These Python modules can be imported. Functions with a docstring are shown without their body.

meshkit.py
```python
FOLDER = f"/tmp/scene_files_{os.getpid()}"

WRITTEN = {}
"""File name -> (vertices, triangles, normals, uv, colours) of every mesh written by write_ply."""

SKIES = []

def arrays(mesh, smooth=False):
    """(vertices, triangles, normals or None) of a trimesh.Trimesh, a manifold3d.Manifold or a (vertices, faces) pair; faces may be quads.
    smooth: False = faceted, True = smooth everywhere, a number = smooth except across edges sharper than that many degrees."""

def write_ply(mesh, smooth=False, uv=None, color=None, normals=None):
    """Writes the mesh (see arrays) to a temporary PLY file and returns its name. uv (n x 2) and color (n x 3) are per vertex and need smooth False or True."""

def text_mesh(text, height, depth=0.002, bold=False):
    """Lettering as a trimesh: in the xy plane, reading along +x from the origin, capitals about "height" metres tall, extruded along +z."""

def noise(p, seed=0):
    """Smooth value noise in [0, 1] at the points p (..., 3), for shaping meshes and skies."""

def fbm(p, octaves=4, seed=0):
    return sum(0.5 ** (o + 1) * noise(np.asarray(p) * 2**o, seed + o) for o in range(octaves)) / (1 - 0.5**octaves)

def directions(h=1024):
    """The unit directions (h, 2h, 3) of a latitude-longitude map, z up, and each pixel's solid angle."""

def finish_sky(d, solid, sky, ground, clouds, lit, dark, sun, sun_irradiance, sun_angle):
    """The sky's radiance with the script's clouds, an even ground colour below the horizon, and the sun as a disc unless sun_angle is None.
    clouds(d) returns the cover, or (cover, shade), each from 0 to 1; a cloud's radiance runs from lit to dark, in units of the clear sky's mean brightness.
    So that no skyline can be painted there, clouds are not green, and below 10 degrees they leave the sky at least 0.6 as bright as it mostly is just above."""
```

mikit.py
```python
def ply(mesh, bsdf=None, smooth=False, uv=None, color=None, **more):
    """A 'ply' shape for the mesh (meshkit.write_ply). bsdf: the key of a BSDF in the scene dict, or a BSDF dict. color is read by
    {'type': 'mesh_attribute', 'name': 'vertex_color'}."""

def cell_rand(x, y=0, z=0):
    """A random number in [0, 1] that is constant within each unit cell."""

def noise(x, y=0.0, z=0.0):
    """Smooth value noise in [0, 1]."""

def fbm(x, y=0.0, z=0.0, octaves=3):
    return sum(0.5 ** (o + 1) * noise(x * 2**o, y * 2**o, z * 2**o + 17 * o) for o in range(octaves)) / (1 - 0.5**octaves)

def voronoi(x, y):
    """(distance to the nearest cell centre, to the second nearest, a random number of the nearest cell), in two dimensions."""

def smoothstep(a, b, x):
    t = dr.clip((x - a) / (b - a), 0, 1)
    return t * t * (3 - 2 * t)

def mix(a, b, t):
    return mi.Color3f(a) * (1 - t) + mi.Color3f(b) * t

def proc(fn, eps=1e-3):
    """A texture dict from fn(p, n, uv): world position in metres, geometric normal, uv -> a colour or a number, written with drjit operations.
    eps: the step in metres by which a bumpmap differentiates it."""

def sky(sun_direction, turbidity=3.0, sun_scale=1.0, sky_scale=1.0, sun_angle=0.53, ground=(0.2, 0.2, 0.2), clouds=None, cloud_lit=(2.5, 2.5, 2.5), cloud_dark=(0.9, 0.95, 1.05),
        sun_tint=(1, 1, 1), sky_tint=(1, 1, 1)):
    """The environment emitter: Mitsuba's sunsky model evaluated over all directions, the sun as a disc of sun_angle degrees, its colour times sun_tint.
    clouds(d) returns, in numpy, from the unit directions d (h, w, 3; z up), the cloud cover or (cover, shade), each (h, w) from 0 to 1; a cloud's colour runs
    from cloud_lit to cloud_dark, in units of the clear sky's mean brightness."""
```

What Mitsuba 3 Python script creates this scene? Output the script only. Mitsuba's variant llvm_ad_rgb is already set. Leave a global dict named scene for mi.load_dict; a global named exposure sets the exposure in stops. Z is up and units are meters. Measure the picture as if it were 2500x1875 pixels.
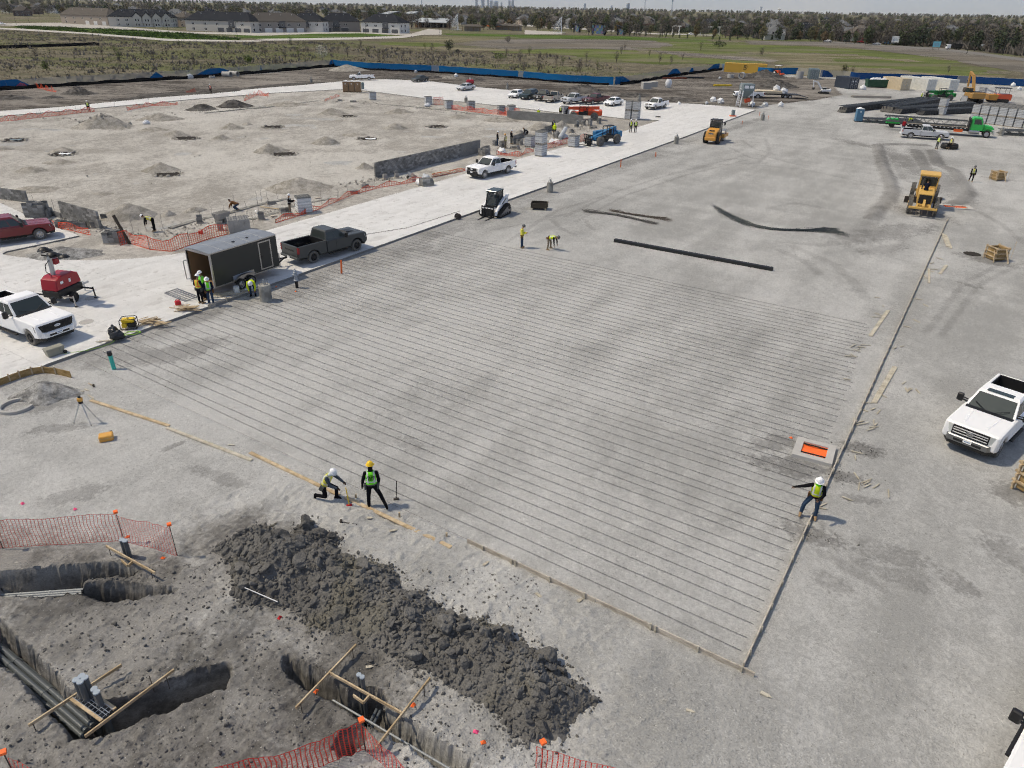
import math,random
import numpy as np,trimesh,shapely,drjit as dr,mitsuba as mi,manifold3d as m3
import mikit,meshkit
from shapely.geometry import Polygon,LineString,Point
T4=mi.ScalarTransform4f
scene,labels={},{}
# ---------------------------------------------------------------- camera, sky, exposure
CAM_H,PITCH,ROLL,HFOV=16.1,math.radians(27.9),math.radians(1.05),71.6
fw=np.array([0,math.cos(PITCH),-math.sin(PITCH)])
rt,u0=np.array([1.0,0,0]),np.array([0,math.sin(PITCH),math.cos(PITCH)])
up=-rt*math.sin(ROLL)+u0*math.cos(ROLL)
scene['camera']={'type': 'perspective','fov': HFOV,'fov_axis': 'x','near_clip': 0.5,'far_clip': 60000.0,
    'to_world': T4().look_at(origin=[0,0,CAM_H],target=(np.array([0,0,CAM_H])+fw).tolist(),up=up.tolist())}
def clouds(d):
    p=d/np.maximum(d[...,2:3],0.12)
    c=meshkit.fbm(np.stack([p[...,0]*1.1,p[...,1]*1.1,0*p[...,0]],-1),4,5)
    return 0.22+0.4*np.clip((c-0.42)*3,0,1),0.35
scene['sky_light']=mikit.sky([-0.551,0.03,0.834],turbidity=4.0,sun_scale=0.85,sun_angle=1.6,sun_tint=(.945,.99,1.01),sky_tint=(.86,.98,1.12),ground=(0.25,0.245,0.235),clouds=clouds,
    cloud_lit=(2.0,2.04,2.1),cloud_dark=(1.5,1.55,1.62))
exposure=1.42
# ---------------------------------------------------------------- helpers: meshes
R_=np.random.RandomState(7)
def cat(ms):
    vs,fs,n=[],[],0
    for v,f in ms:
        vs.append(v);fs.append(np.asarray(f)+n);n+=len(v)
    return np.vstack(vs),np.vstack(fs)
BF=np.array([[0,2,1],[0,3,2],[4,5,6],[4,6,7],[0,1,5],[0,5,4],[1,2,6],[1,6,5],[2,3,7],[2,7,6],[3,0,4],[3,4,7]])
def hexa(q):
    return np.array(q,float),BF
def box(x0,x1,y0,y1,z0,z1):
    return hexa([(x0,y0,z0),(x1,y0,z0),(x1,y1,z0),(x0,y1,z0),(x0,y0,z1),(x1,y0,z1),(x1,y1,z1),(x0,y1,z1)])
def cbox(c,s):
    return box(c[0]-s[0]/2,c[0]+s[0]/2,c[1]-s[1]/2,c[1]+s[1]/2,c[2]-s[2]/2,c[2]+s[2]/2)
def bbox(x0,x1,y0,y1,z0,z1,b=.03):
    pts=[]
    for sx,x in ((1,x0),(-1,x1)):
        for sy,y in ((1,y0),(-1,y1)):
            for sz,z in ((1,z0),(-1,z1)):
                pts+=[(x+sx*b,y+sy*b,z),(x+sx*b,y,z+sz*b),(x,y+sy*b,z+sz*b)]
    m=trimesh.convex.convex_hull(np.array(pts))
    return np.array(m.vertices),np.array(m.faces)
def hullp(pts):
    m=trimesh.convex.convex_hull(np.array(pts,float))
    return np.array(m.vertices),np.array(m.faces)
def xf(m,rz=0,loc=(0,0,0),rx=0,ry=0,s=1):
    v=np.array(m[0],float)*s
    for ang,i,j in ((rx,1,2),(ry,2,0),(rz,0,1)):
        if ang:
            c,n=math.cos(math.radians(ang)),math.sin(math.radians(ang))
            a,b=v[:,i].copy(),v[:,j].copy()
            v[:,i],v[:,j]=a*c-b*n,a*n+b*c
    return v+np.asarray(loc,float),m[1]
def frame(p,q):
    p,q=np.asarray(p,float),np.asarray(q,float)
    t=q-p;L=np.linalg.norm(t);t=t/max(L,1e-9)
    a=np.cross(t,[0,0,1.0])
    a=np.array([1.0,0,0])if np.linalg.norm(a)<1e-4 else a/np.linalg.norm(a)
    return p,q,a,np.cross(a,t)
def beam(p,q,w,h):
    p,q,a,b=frame(p,q)
    a,b=a*w/2,b*h/2
    return hexa([p-a-b,q-a-b,q+a-b,p+a-b,p-a+b,q-a+b,q+a+b,p+a+b])
def cyl(p,q,r,r2=None,n=10,cap=True):
    p,q,a,b=frame(p,q)
    r2=r if r2 is None else r2
    t=np.arange(n)*2*np.pi/n
    ring=np.cos(t)[:,None]*a+np.sin(t)[:,None]*b
    v=np.vstack([p+ring*r,q+ring*r2,[p],[q]])
    i=np.arange(n);j=(i+1) % n
    f=[np.stack([i,i+n,j],1),np.stack([j,i+n,j+n],1)]
    if cap: f+=[np.stack([i,j,i*0+2*n],1),np.stack([i+n,i*0+2*n+1,j+n],1)]
    return v,np.vstack(f)[:,::-1]
def tube(pts,r,n=5):
    return cat([cyl(pts[i],pts[i+1],r,n=n)for i in range(len(pts)-1)])
def lathe(prof,n=16,axis='z'):
    prof=np.array(prof,float);t=np.arange(n)*2*np.pi/n
    v=np.stack([np.outer(prof[:,0],np.cos(t)),np.outer(prof[:,0],np.sin(t)),np.outer(prof[:,1],np.ones(n))],-1).reshape(-1,3)
    i,j=np.meshgrid(np.arange(len(prof)-1),np.arange(n),indexing='ij')
    a,b,c,d=i*n+j,i*n+(j+1) % n,(i+1)*n+(j+1) % n,(i+1)*n+j
    f=np.vstack([np.stack([a,b,c],-1).reshape(-1,3),np.stack([a,c,d],-1).reshape(-1,3)])
    if axis=='y': v=v[:,[0,2,1]];f=f[:,::-1]
    if axis=='x': v=v[:,[2,0,1]]
    return v,f
def extr(poly,y0,y1,plane='xz',inset=0.0,b=0.04):
    p=np.array(poly,float)
    if np.sum(p[:,0]*np.roll(p[:,1],-1)-np.roll(p[:,0],-1)*p[:,1])<0: p=p[::-1]
    n=len(p)
    e0,e1=p-np.roll(p,1,0),np.roll(p,-1,0)-p
    nn=lambda e: np.stack([e[:,1],-e[:,0]],1)/np.maximum(np.linalg.norm(e,axis=1,keepdims=True),1e-9)
    m=nn(e0)+nn(e1);m /= np.maximum(np.linalg.norm(m,axis=1,keepdims=True),.35)
    secs=[(y0,inset),(y0+b,0),(y1-b,0),(y1,inset)]if inset else [(y0,0),(y1,0)]
    v=np.vstack([np.column_stack([(p-m*s),np.full(n,y)])for y,s in secs])
    i=np.arange(n);j=(i+1) % n;f=[]
    for k in range(len(secs)-1):
        o,u=k*n,(k+1)*n
        f+=[np.stack([i+o,j+o,j+u],1),np.stack([i+o,j+u,i+u],1)]
    tv,tf=trimesh.creation.triangulate_polygon(Polygon(p).buffer(0)if not Polygon(p).is_valid else Polygon(p),engine='earcut')
    if len(tv) != n or not np.allclose(tv,p):
        idx=np.argmin(((tv[:,None]-p[None])**2).sum(-1),1);tf=idx[tf]
    cr=p[tf[:,1]]-p[tf[:,0]];cr2=p[tf[:,2]]-p[tf[:,0]]
    flip=(cr[:,0]*cr2[:,1]-cr[:,1]*cr2[:,0])<0
    tf=np.where(flip[:,None],tf[:,::-1],tf)
    f+=[tf[:,::-1],tf+(len(secs)-1)*n]
    f=np.vstack(f)
    if plane=='xz': v=v[:,[0,2,1]];f=f[:,::-1]
    if plane=='yz': v=v[:,[2,0,1]]
    return v,f
def sheet(poly,z=0.0):
    tv,tf=trimesh.creation.triangulate_polygon(poly,engine='earcut')
    cr=tv[tf[:,1]]-tv[tf[:,0]];c2=tv[tf[:,2]]-tv[tf[:,0]]
    tf=np.where(((cr[:,0]*c2[:,1]-cr[:,1]*c2[:,0])<0)[:,None],tf[:,::-1],tf)
    return np.column_stack([tv,np.full(len(tv),z)]),tf
def slab(poly,z0,z1):
    m=trimesh.creation.extrude_polygon(poly,z1-z0,engine='earcut')
    return np.array(m.vertices)+[0,0,z0],np.array(m.faces)
def grid(xs,ys,fz):
    X,Y=np.meshgrid(xs,ys)
    v=np.stack([X,Y,fz(X,Y)],-1).reshape(-1,3)
    n=len(xs);i,j=np.meshgrid(np.arange(len(ys)-1),np.arange(n-1),indexing='ij')
    a=(i*n+j).ravel()
    return v,np.vstack([np.stack([a,a+1,a+n+1],1),np.stack([a,a+n+1,a+n],1)])
def clipgrid(poly,cell,fz):
    x0,y0,x1,y1=poly.bounds
    v,f=grid(np.arange(x0,x1+cell,cell),np.arange(y0,y1+cell,cell),fz)
    c=v[f].mean(1);k=shapely.contains_xy(poly,c[:,0],c[:,1])
    f=f[k];u,inv=np.unique(f,return_inverse=True)
    return v[u],inv.reshape(-1,3)
def ico(sub=1):
    m=trimesh.creation.icosphere(subdivisions=sub);return np.array(m.vertices),np.array(m.faces)
def quad(a,b,c,d):
    return np.array([a,b,c,d],float),np.array([[0,1,2],[0,2,3]])
# ---------------------------------------------------------------- helpers: things
def numbered(k,used):
    if k not in used: used.add(k);return k
    i=1
    while f'{k}_{i:03d}' in used: i+=1
    used.add(f'{k}_{i:03d}');return f'{k}_{i:03d}'
USED=set();NEXT={}
def newkey(name):
    i=NEXT.get(name,0);NEXT[name]=i+1
    return name if i==0 else f'{name}_{i:03d}'
class B:
    """The parts of one kind of thing, in its own coordinates."""
    def __init__(self): self.parts,self.cnt,self.lab=[],{},{}
    def add(self,name,mesh,mat,smooth=False,parent='',label=None,kind=None):
        k0=f'{parent}__{name}';i=self.cnt.get(k0,0);self.cnt[k0]=i+1
        k=k0 if i==0 else f'{k0}_{i:03d}'
        self.parts.append([k,mikit.ply(mesh,None,smooth=smooth)if not isinstance(mesh,dict)else mesh,mat])
        if label or kind: self.lab[k]={**({'label': label} if label else {}),**({'kind': kind} if kind else {})}
        return k
def place(b,name,label,cat_,loc=(0,0,0),rz=0,group=None,mats={},rx=0,ry=0,s=None,kind=None):
    key=newkey(name)
    loc=list(loc)+[0]*(3-len(loc))
    M=T4().translate([float(x)for x in loc])
    if rz: M=M@T4().rotate([0,0,1],float(rz))
    if ry: M=M@T4().rotate([0,1,0],float(ry))
    if rx: M=M@T4().rotate([1,0,0],float(rx))
    if s is not None: M=M@T4().scale(s if isinstance(s,(list,tuple))else [s,s,s])
    for k,p,m in b.parts:
        scene[key+k]={**p,'to_world': M,'bsdf': {'type': 'ref','id': 'mat_'+mats.get(m,m)}}
    for k,l in b.lab.items(): labels[key+k]=dict(l)
    labels[key]={'label': label,'category': cat_,**({'group': group} if group else {}),**({'kind': kind} if kind else {})}
    return key
def single(name,mesh,mat,label=None,cat_=None,group=None,kind=None,smooth=False):
    key=newkey(name)
    scene[key]=mikit.ply(mesh,'mat_'+mat,smooth=smooth)
    L={}
    if label: L['label']=label
    if cat_: L['category']=cat_
    if group: L['group']=group
    if kind: L['kind']=kind
    labels[key]=L
    return key
# ---------------------------------------------------------------- materials
def mat(name,c,rough=.6,metal=0.0,spec=.4,coat=0.0,two=True):
    b={'type': 'principled','base_color': {'type': 'rgb','value': list(c)if not np.isscalar(c)else [c]*3} if not isinstance(c,dict)else c,
         'roughness': rough,'metallic': metal,'specular': spec}
    if coat: b['clearcoat']=coat;b['clearcoat_gloss']=.92
    scene['mat_'+name]={'type': 'twosided','b': b} if two else b
def dull(name,c,bump=None,bscale=1.0,eps=None):
    d={'type': 'diffuse','reflectance': {'type': 'rgb','value': list(c)if not np.isscalar(c)else [c]*3} if not isinstance(c,dict)else c}
    if bump: d={'type': 'bumpmap','arbitrary': mikit.proc(bump,eps or 5e-3),'scale': bscale,'b': d}
    scene['mat_'+name]={'type': 'twosided','b': d}
N,FB,MX,SS=mikit.noise,mikit.fbm,mikit.mix,mikit.smoothstep
for n,c,r,k in (('white_paint',(.80,.80,.80),.28,.6),('dark_grey_paint',(.05,.056,.058),.38,.35),('silver_paint',(.5,.51,.53),.3,.6),('red_paint',(.16,.012,.018),.26,.8),
        ('maroon_paint',(.09,.02,.028),.3,.6),('black_paint',(.012,.012,.013),.25,.7),('dark_green_paint',(.018,.032,.032),.25,.7),('beige_paint',(.34,.31,.27),.3,.6),
        ('machine_yellow',(.55,.27,.05),.4,.2),('grader_yellow',(.55,.34,.09),.5,.1),('machine_red',(.62,.085,.025),.4,.2),('machine_blue',(.03,.15,.31),.4,.2),('excavator_orange',(.36,.2,.055),.5,.1),('machine_green',(.015,.2,.045),.4,.2),
        ('truck_green',(.02,.36,.06),.35,.4),('light_tower_red',(.32,.008,.02),.35,.4),('trailer_grey',(.028,.03,.028),.42,.25),('trailer_roof',(.2,.22,.25),.5,0),
        ('plastic_black',(.013,.013,.014),.45,0),('rubber',(.025,.024,.023),.85,0),('dusty_rubber',(.12,.115,.105),.9,0),('glass_dark',(.026,.036,.034),.05,1.0),('glass_tint',(.035,.05,.048),.05,.9),
        ('lamp_glass',(.5,.52,.5),.12,.8),('amber_lens',(.6,.22,.1),.2,.5),('red_lens',(.3,.01,.015),.2,.5),('tan_plastic',(.28,.27,.22),.5,0),('case_yellow',(.62,.33,.07),.5,0),
        ('bag_black',(.018,.019,.022),.3,.1),('hat_white',(.82,.82,.83),.3,.3),('hat_yellow',(.8,.52,.02),.3,.3),('hat_grey',(.1,.1,.1),.4,.1),('hat_orange',(.75,.4,.1),.3,.3),('porta_brown',(.24,.15,.08),.5,0),('porta_roof',(.75,.74,.72),.5,0),('porta_blue',(.07,.17,.27),.5,0),
        ('pvc_grey',(.095,.108,.118),.35,.1),('pvc_light',(.3,.32,.33),.4,.1),('cap_grey',(.33,.38,.43),.4,.1),('pipe_teal',(.04,.42,.35),.4,.1),('orange_plastic',(.8,.16,.04),.5,0),('flag_orange',(.95,.16,.03),.5,0),('pink_flag',(.9,.1,.25),.5,0),
        ('fuel_red',(.5,.015,.02),.4,.1),('hydrant_silver',(.3,.33,.37),.45,.1),('generator_yellow',(.72,.5,.02),.4,.2),('bucket_white',(.75,.76,.76),.4,.1),('film_wrap',(.46,.48,.5),.3,.2),('white_wrap',(.68,.69,.7),.5,0),('black_film',(.018,.019,.021),.55,0),
        ('container_yellow',(.6,.36,.05),.5,.1),('container_slate',(.035,.045,.065),.5,.1),('container_grey',(.15,.19,.2),.5,.1),('container_tan',(.55,.46,.32),.5,.1),('container_white',(.62,.62,.58),.5,.1),('dumpster_green',(.008,.06,.03),.45,.1),
        ('hose_green',(.3,.55,.05),.5,0),('cobalt',(.02,.1,.5),.5,0),('decal_white',(.8,.8,.8),.5,0),('sign_green',(.2,.5,.3),.5,0),('drum_grey',(.33,.34,.35),.5,0)):
    mat(n,c,r,coat=k)
mat('bumper_metal',(.30,.31,.32),.32,1.0);mat('chrome',(.62,.63,.64),.18,1.0);mat('alloy',(.45,.45,.46),.3,1.0);mat('steel',(.3,.3,.31),.4,.8);mat('galvanized',(.48,.5,.52),.42,.75);mat('rust_steel',(.075,.062,.052),.75);mat('rebar_steel',(.085,.082,.08),.75);mat('epoxy_rebar',(.035,.045,.05),.6)
for n,c in (('hivis',(.62,.78,.03)),('hivis_green',(.2,.8,.04)),('hivis_orange',(.85,.2,.05)),('vest_yellow',(.7,.66,.1)),('reflective',(.6,.62,.62)),('denim',(.035,.06,.105)),('black_cloth',(.012,.012,.014)),('navy_cloth',(.015,.018,.035)),('khaki_cloth',(.2,.17,.13)),('grey_cloth',(.1,.105,.1)),
        ('white_cloth',(.6,.66,.68)),('red_cloth',(.35,.02,.03)),('plaid_cloth',(.06,.075,.1)),('leather',(.16,.08,.035)),('tan_boot',(.32,.22,.13)),('skin',(.36,.2,.13)),('hair',(.015,.011,.009)),('glove',(.02,.02,.02)),
        ('screen_blue',(.012,.12,.30)),('screen_navy',(.012,.05,.16)),('silt_black',(.012,.012,.013)),('soil_dark',(.05,.046,.043)),('paper',(.7,.72,.7)),('brick_red',(.2,.07,.045)),('trunk',(.06,.05,.042)),('twig',(.075,.062,.055)),
        ('stucco_white',(.62,.61,.58)),('brick_white',(.5,.48,.44)),('brick_grey',(.27,.25,.235)),('brick_tan',(.36,.31,.26)),('brick_brown',(.12,.09,.08)),('roof_dark',(.032,.035,.042)),('roof_brown',(.12,.108,.096)),('roof_grey',(.16,.165,.17)),('garage_white',(.66,.66,.65)),('garage_grey',(.11,.115,.125)),('window_dark',(.012,.015,.02)),('trim_white',(.68,.68,.66)),
        ('metal_roof',(.42,.45,.47)),('timber',(.26,.16,.09)),('mural_blue',(.3,.45,.75)),('mural_yellow',(.7,.7,.35)),('mural_teal',(.3,.6,.6)),('mural_pink',(.6,.4,.55)),('awning_orange',(.65,.17,.05)),('pole_wood',(.14,.115,.09)),('pole_dark',(.02,.025,.024)),('tarp_blue',(.15,.4,.5)),
        ('tower_blue',(.2,.29,.43)),('tower_pale',(.36,.42,.5)),('tower_tan',(.42,.4,.38)),('fountain_white',(.85,.87,.9))):  # distance haze is mixed into the blue of the skyline towers
    dull(n,c)
# ---------------------------------------------------------------- the setting: ground, concrete, building pad, mud, field
RD=math.radians(57.6);RC,RS=math.cos(RD),math.sin(RD)
TRENCH=[Polygon(p)for p in (
    [(-16.39,16.87),(-13.97,17.35),(-12.48,17.49),(-11.73,17.28),(-11.89,16.94),(-12.41,16.91),(-13.17,16.77),(-13.28,16.51),(-13.00,16.06),(-14.17,15.89),(-15.85,16.05)],
    [(-13.20,16.38),(-12.93,16.50),(-11.17,16.52),(-10.24,16.28),(-10.87,16.20),(-11.27,15.96),(-11.99,15.87),(-12.98,16.02)],
    [(-15.22,15.10),(-14.77,14.85),(-13.23,13.92),(-11.63,12.72),(-10.37,12.33),(-9.50,12.68),(-8.56,13.29),(-7.66,13.56),(-7.46,13.15),(-7.48,12.83),(-8.02,12.51),(-8.70,12.07),(-9.15,11.94),(-9.50,11.60),(-9.89,11.39),(-10.32,11.27),(-10.68,11.26),(-11.60,11.92),(-12.82,12.87),(-14.28,13.66)],
    [(-6.25,14.02),(-4.95,13.26),(-4.13,12.80),(-3.56,12.86),(-3.28,12.79),(-3.16,12.31),(-2.22,11.71),(-1.34,11.13),(-0.90,10.80),(-0.87,10.30),(-1.70,10.78),(-2.81,11.46),(-3.50,11.82),(-4.49,12.46),(-5.41,12.96),(-5.83,13.20),(-6.20,13.68)],
    [(-4.27,11.16),(-4.05,11.62),(-3.57,11.73),(-3.39,11.45),(-3.74,10.96),(-3.97,10.91)])]
TDEPTH=(1.05,.95,1.35,1.15,.6)
SOIL=[[(-17.47,17.38),(-13.24,16.51),(-10.19,16.16)],[(-9.30,18.65),(-6.43,16.40),(-4.00,14.49),(-4.45,12.29),(-7.39,13.26),(-6.93,10.85)],[(-13.33,14.88),(-10.17,14.34),(-10.28,12.67),(-8.85,11.48),(-10.14,10.79),(-12.57,12.11)]]
WINDROW=[[(50.3,103.3),(44.5,89.0),(41.9,81.8),(38.9,74.4),(36.5,70.1),(33.7,66.2),(31.9,63.1)],[(50.7,103.8),(53.1,104.6),(55.2,104.6),(57.4,104.0)],[(54.1,100.3),(50.4,91.1),(47.3,83.6)],
           [(56.2,100.1),(51.6,89.7),(51.8,86.7),(48.8,79.3),(46.7,74.0),(44.1,70.7),(41.9,68.8)]]
PILE=Polygon([(-9.58,18.65),(-9.19,19.00),(-8.95,19.32),(-8.52,19.42),(-7.97,19.12),(-7.47,18.96),(-7.33,19.50),(-6.94,19.78),(-6.66,19.16),(-5.82,19.01),(-5.73,18.33),(-5.20,17.94),(-3.83,17.58),(-3.54,17.13),(-3.33,16.40),(-2.60,16.35),(-1.92,15.68)] +
    [(-1.95,15.58),(-1.20,15.42),(0.00,15.03),(0.23,14.58),(0.80,14.26),(1.28,14.11),(1.52,13.74),(1.70,13.28),(2.17,12.90),(2.35,12.62),(2.00,12.29),(1.62,11.96),(1.43,11.40),(0.44,11.38),(0.13,11.63),(-0.16,12.15),(-0.61,12.42),(-1.20,12.83),(-1.82,13.26),(-2.35,13.50),(-2.82,13.54)] +
    [(-3.56,14.14),(-4.53,14.72),(-5.21,14.76),(-6.00,15.19),(-6.54,15.70),(-7.16,15.75),(-8.01,15.73),(-8.48,16.20),(-8.68,16.92),(-9.06,17.68),(-9.86,18.22)]).buffer(0)
rough_zone=PILE.buffer(2.2).union(Polygon([(-18.28,17.75),(-12.05,17.84),(-8.92,16.05),(-7.46,14.41)]+[(-4.82,13.88),(-1.36,11.40),(-0.83,9.75)]+[(-9.49,9.59),(-12.83,9.53)]).buffer(0.01))
def pts(X,Y): return np.stack([X,Y,np.zeros_like(X)],-1)
def gh(X,Y):
    """Height of the ground in metres."""
    X,Y=np.asarray(X,float),np.asarray(Y,float)
    h=(meshkit.fbm(pts(X*.45,Y*.45),3,3)-.5)*.05+(meshkit.fbm(pts(X*3.1,Y*3.1),3,9)-.5)*.022
    near=np.clip((60-Y)/40,0,1);h=h*(.4+.6*near)
    m=(X>-18) & (X<8) & (Y<24)
    if m.any():
        x,y=X[m],Y[m];q=shapely.points(x,y);hh=h[m]
        rz=np.clip(1-shapely.distance(rough_zone,q)/.9,0,1)
        hh=hh+rz*((meshkit.fbm(pts(x*1.1,y*1.1),4,21)-.45)*.17+np.maximum(meshkit.fbm(pts(x*5.3,y*5.3),3,33)-.52,0)*.26)
        wob=(meshkit.fbm(pts(x*.9,y*.9),2,41)-.5)*.25+(meshkit.fbm(pts(x*9,y*9),3,43)-.5)*.11
        for t,dep in zip(TRENCH,TDEPTH):
            d=shapely.distance(t,q);di=shapely.distance(t.exterior,q)
            sd=np.where(d>0,d,-di)+wob
            hh=hh+.07*np.exp(-np.maximum(sd,0)/.25)*(sd>0)
            k=np.clip((-sd+.05)/.24,0,1);k=np.clip(k+(k>0)*(k<1)*(meshkit.noise(pts(x*13,y*13),6)-.5)*.35,0,1)
            hh=np.where(k>0,np.minimum(hh,hh*(1-k)-dep*k+.05*meshkit.noise(pts(x*4,y*4),4)),hh)
        h[m]=hh
    m=(X>15) & (X<60) & (Y>35) & (Y<110)
    if m.any():
        q=shapely.points(X[m],Y[m]);hh=h[m]
        for w_,(ht,wd)in zip(WINDROW,((.3,.9),(.22,1.0),(.12,.45),(.14,.8))):
            d=shapely.distance(LineString(w_),q)
            hh=hh+ht*np.clip(1-d/wd,0,1)**1.2*(.5+meshkit.fbm(pts(X[m]*1.5,Y[m]*1.5),2,5))
        h[m]=hh
    return h
def spaced(*segs):
    return np.concatenate([np.arange(a,b,s)for a,b,s in segs]+[[segs[-1][1]]])
gx=np.concatenate([[-22000,-6000,-2000,-700,-300,-160,-100],spaced((-70,-40,1.2),(-40,-15,.35),(-15,2.5,.062),(2.5,16,.14),(16,60,.5),(60,90,2)),[110,160,300,700,2000,6000,22000]])
gy=np.concatenate([[-400,-60,-10,2,6],spaced((7.5,20.5,.062),(20.5,36,.13),(36,62,.35),(62,110,.6),(110,170,3)),[200,300,600,1200,2500,6000,22000]])
key=single('ground',grid(gx,gy,gh),'gravel','grey crushed gravel and clay ground of the construction site',kind='structure',smooth=True)
STAINS=[(*a,b,c,d)for a,b,c,d in (
    ((11.39,23.78,-16.1,2.71),1.0,.6,.9),((14.68,25.19,-19.1,1.26),.8,.5,1),((13.16,23.11,-11.3,0.88),.8,.4,1),((10.44,19.65,-30.5,1.49),.8,.5,.9),((11.13,25.53,19.9,1.51),.9,.5,.8),
    ((-17.32,33.37,40.8,4.36),1.3,.9,.9),((-20.33,32.28,40.8,3.46),1.2,.7,.8),((-18.41,37.60,55.2,3.52),1.2,.9,.85),((-13.71,42.75,62.8,6.06),1.3,.9,.8),((-10.63,49.40,58.6,9.34),1.2,.8,.7),((-8.75,51.54,51.3,5.58),1.0,.8,.7),((-6.57,55.11,50.2,8.49),1.0,.7,.6),
    ((4.59,72.14,54.6,16.53),1.2,.7,.6),((14.52,88.72,52.3,14.62),1.4,.8,.65),((23.50,103.82,53.1,19.26),1.4,.9,.7),((36.17,120.99,57.5,22.20),1.2,.8,.6),
    ((47.83,105.13,-72.2,8.22),2.2,1.0,.7),((48.28,90.83,-100.8,17.53),3.2,1.5,.75),((46.94,78.88,-106.9,15.96),2.6,1.5,.9),((37.60,65.67,-64.0,5.62),2.6,1.4,.85),((30.69,58.41,29.5,10.58),2.2,1.6,.8),((28.63,53.90,28.1,4.13),1.4,.9,.7),
    ((35.54,51.44,-50.6,3.58),1.4,.8,.85),((54.55,81.93,-28.2,3.22),1.5,.6,.7),((30.88,45.93,-55.4,1.14),.5,.3,.8),((29.41,59.34,-126.6,7.22),1.6,.6,.6),
    ((-19.34,25.61,15.0,1.88),.8,.35,.7),((-16.05,21.07,31.5,1.59),.9,.5,.6),((-13.91,24.38,51.1,0.77),.4,.16,.9),((-11.15,22.33,-23.5,2.59),.7,.3,.55),((-21.13,27.49,4.5,2.78),1.0,.5,.6),((-14.15,17.09,-10.1,6.00),3.0,.9,.45),((-7.43,14.92,-32.2,3.98),1.6,.9,.6),
    ((-1.64,12.37,-30.5,3.94),2.6,1.2,.5),((12.91,18.63,-21.6,1.69),1.0,.5,.6),((14.49,17.33,-65.0,0.82),.6,.35,.7),((10.38,17.11,-42.7,0.74),.6,.4,.55),((17.07,18.83,-85.7,1.34),1.0,.7,.7),((12.61,17.59,-36.4,1.50),.9,.4,.5),
    ((-4.55,20.87,1.7,0.67),.5,.3,.3),((13.20,21.64,-16.4,0.88),.6,.3,.7),((19.13,22.23,-21.7,0.94),1.2,.8,.8),((-6.99,51.72,-33.9,2.73),1.3,.7,.5),((-4.19,24.87,-43.0,0.72),.7,.4,.5))]
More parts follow.
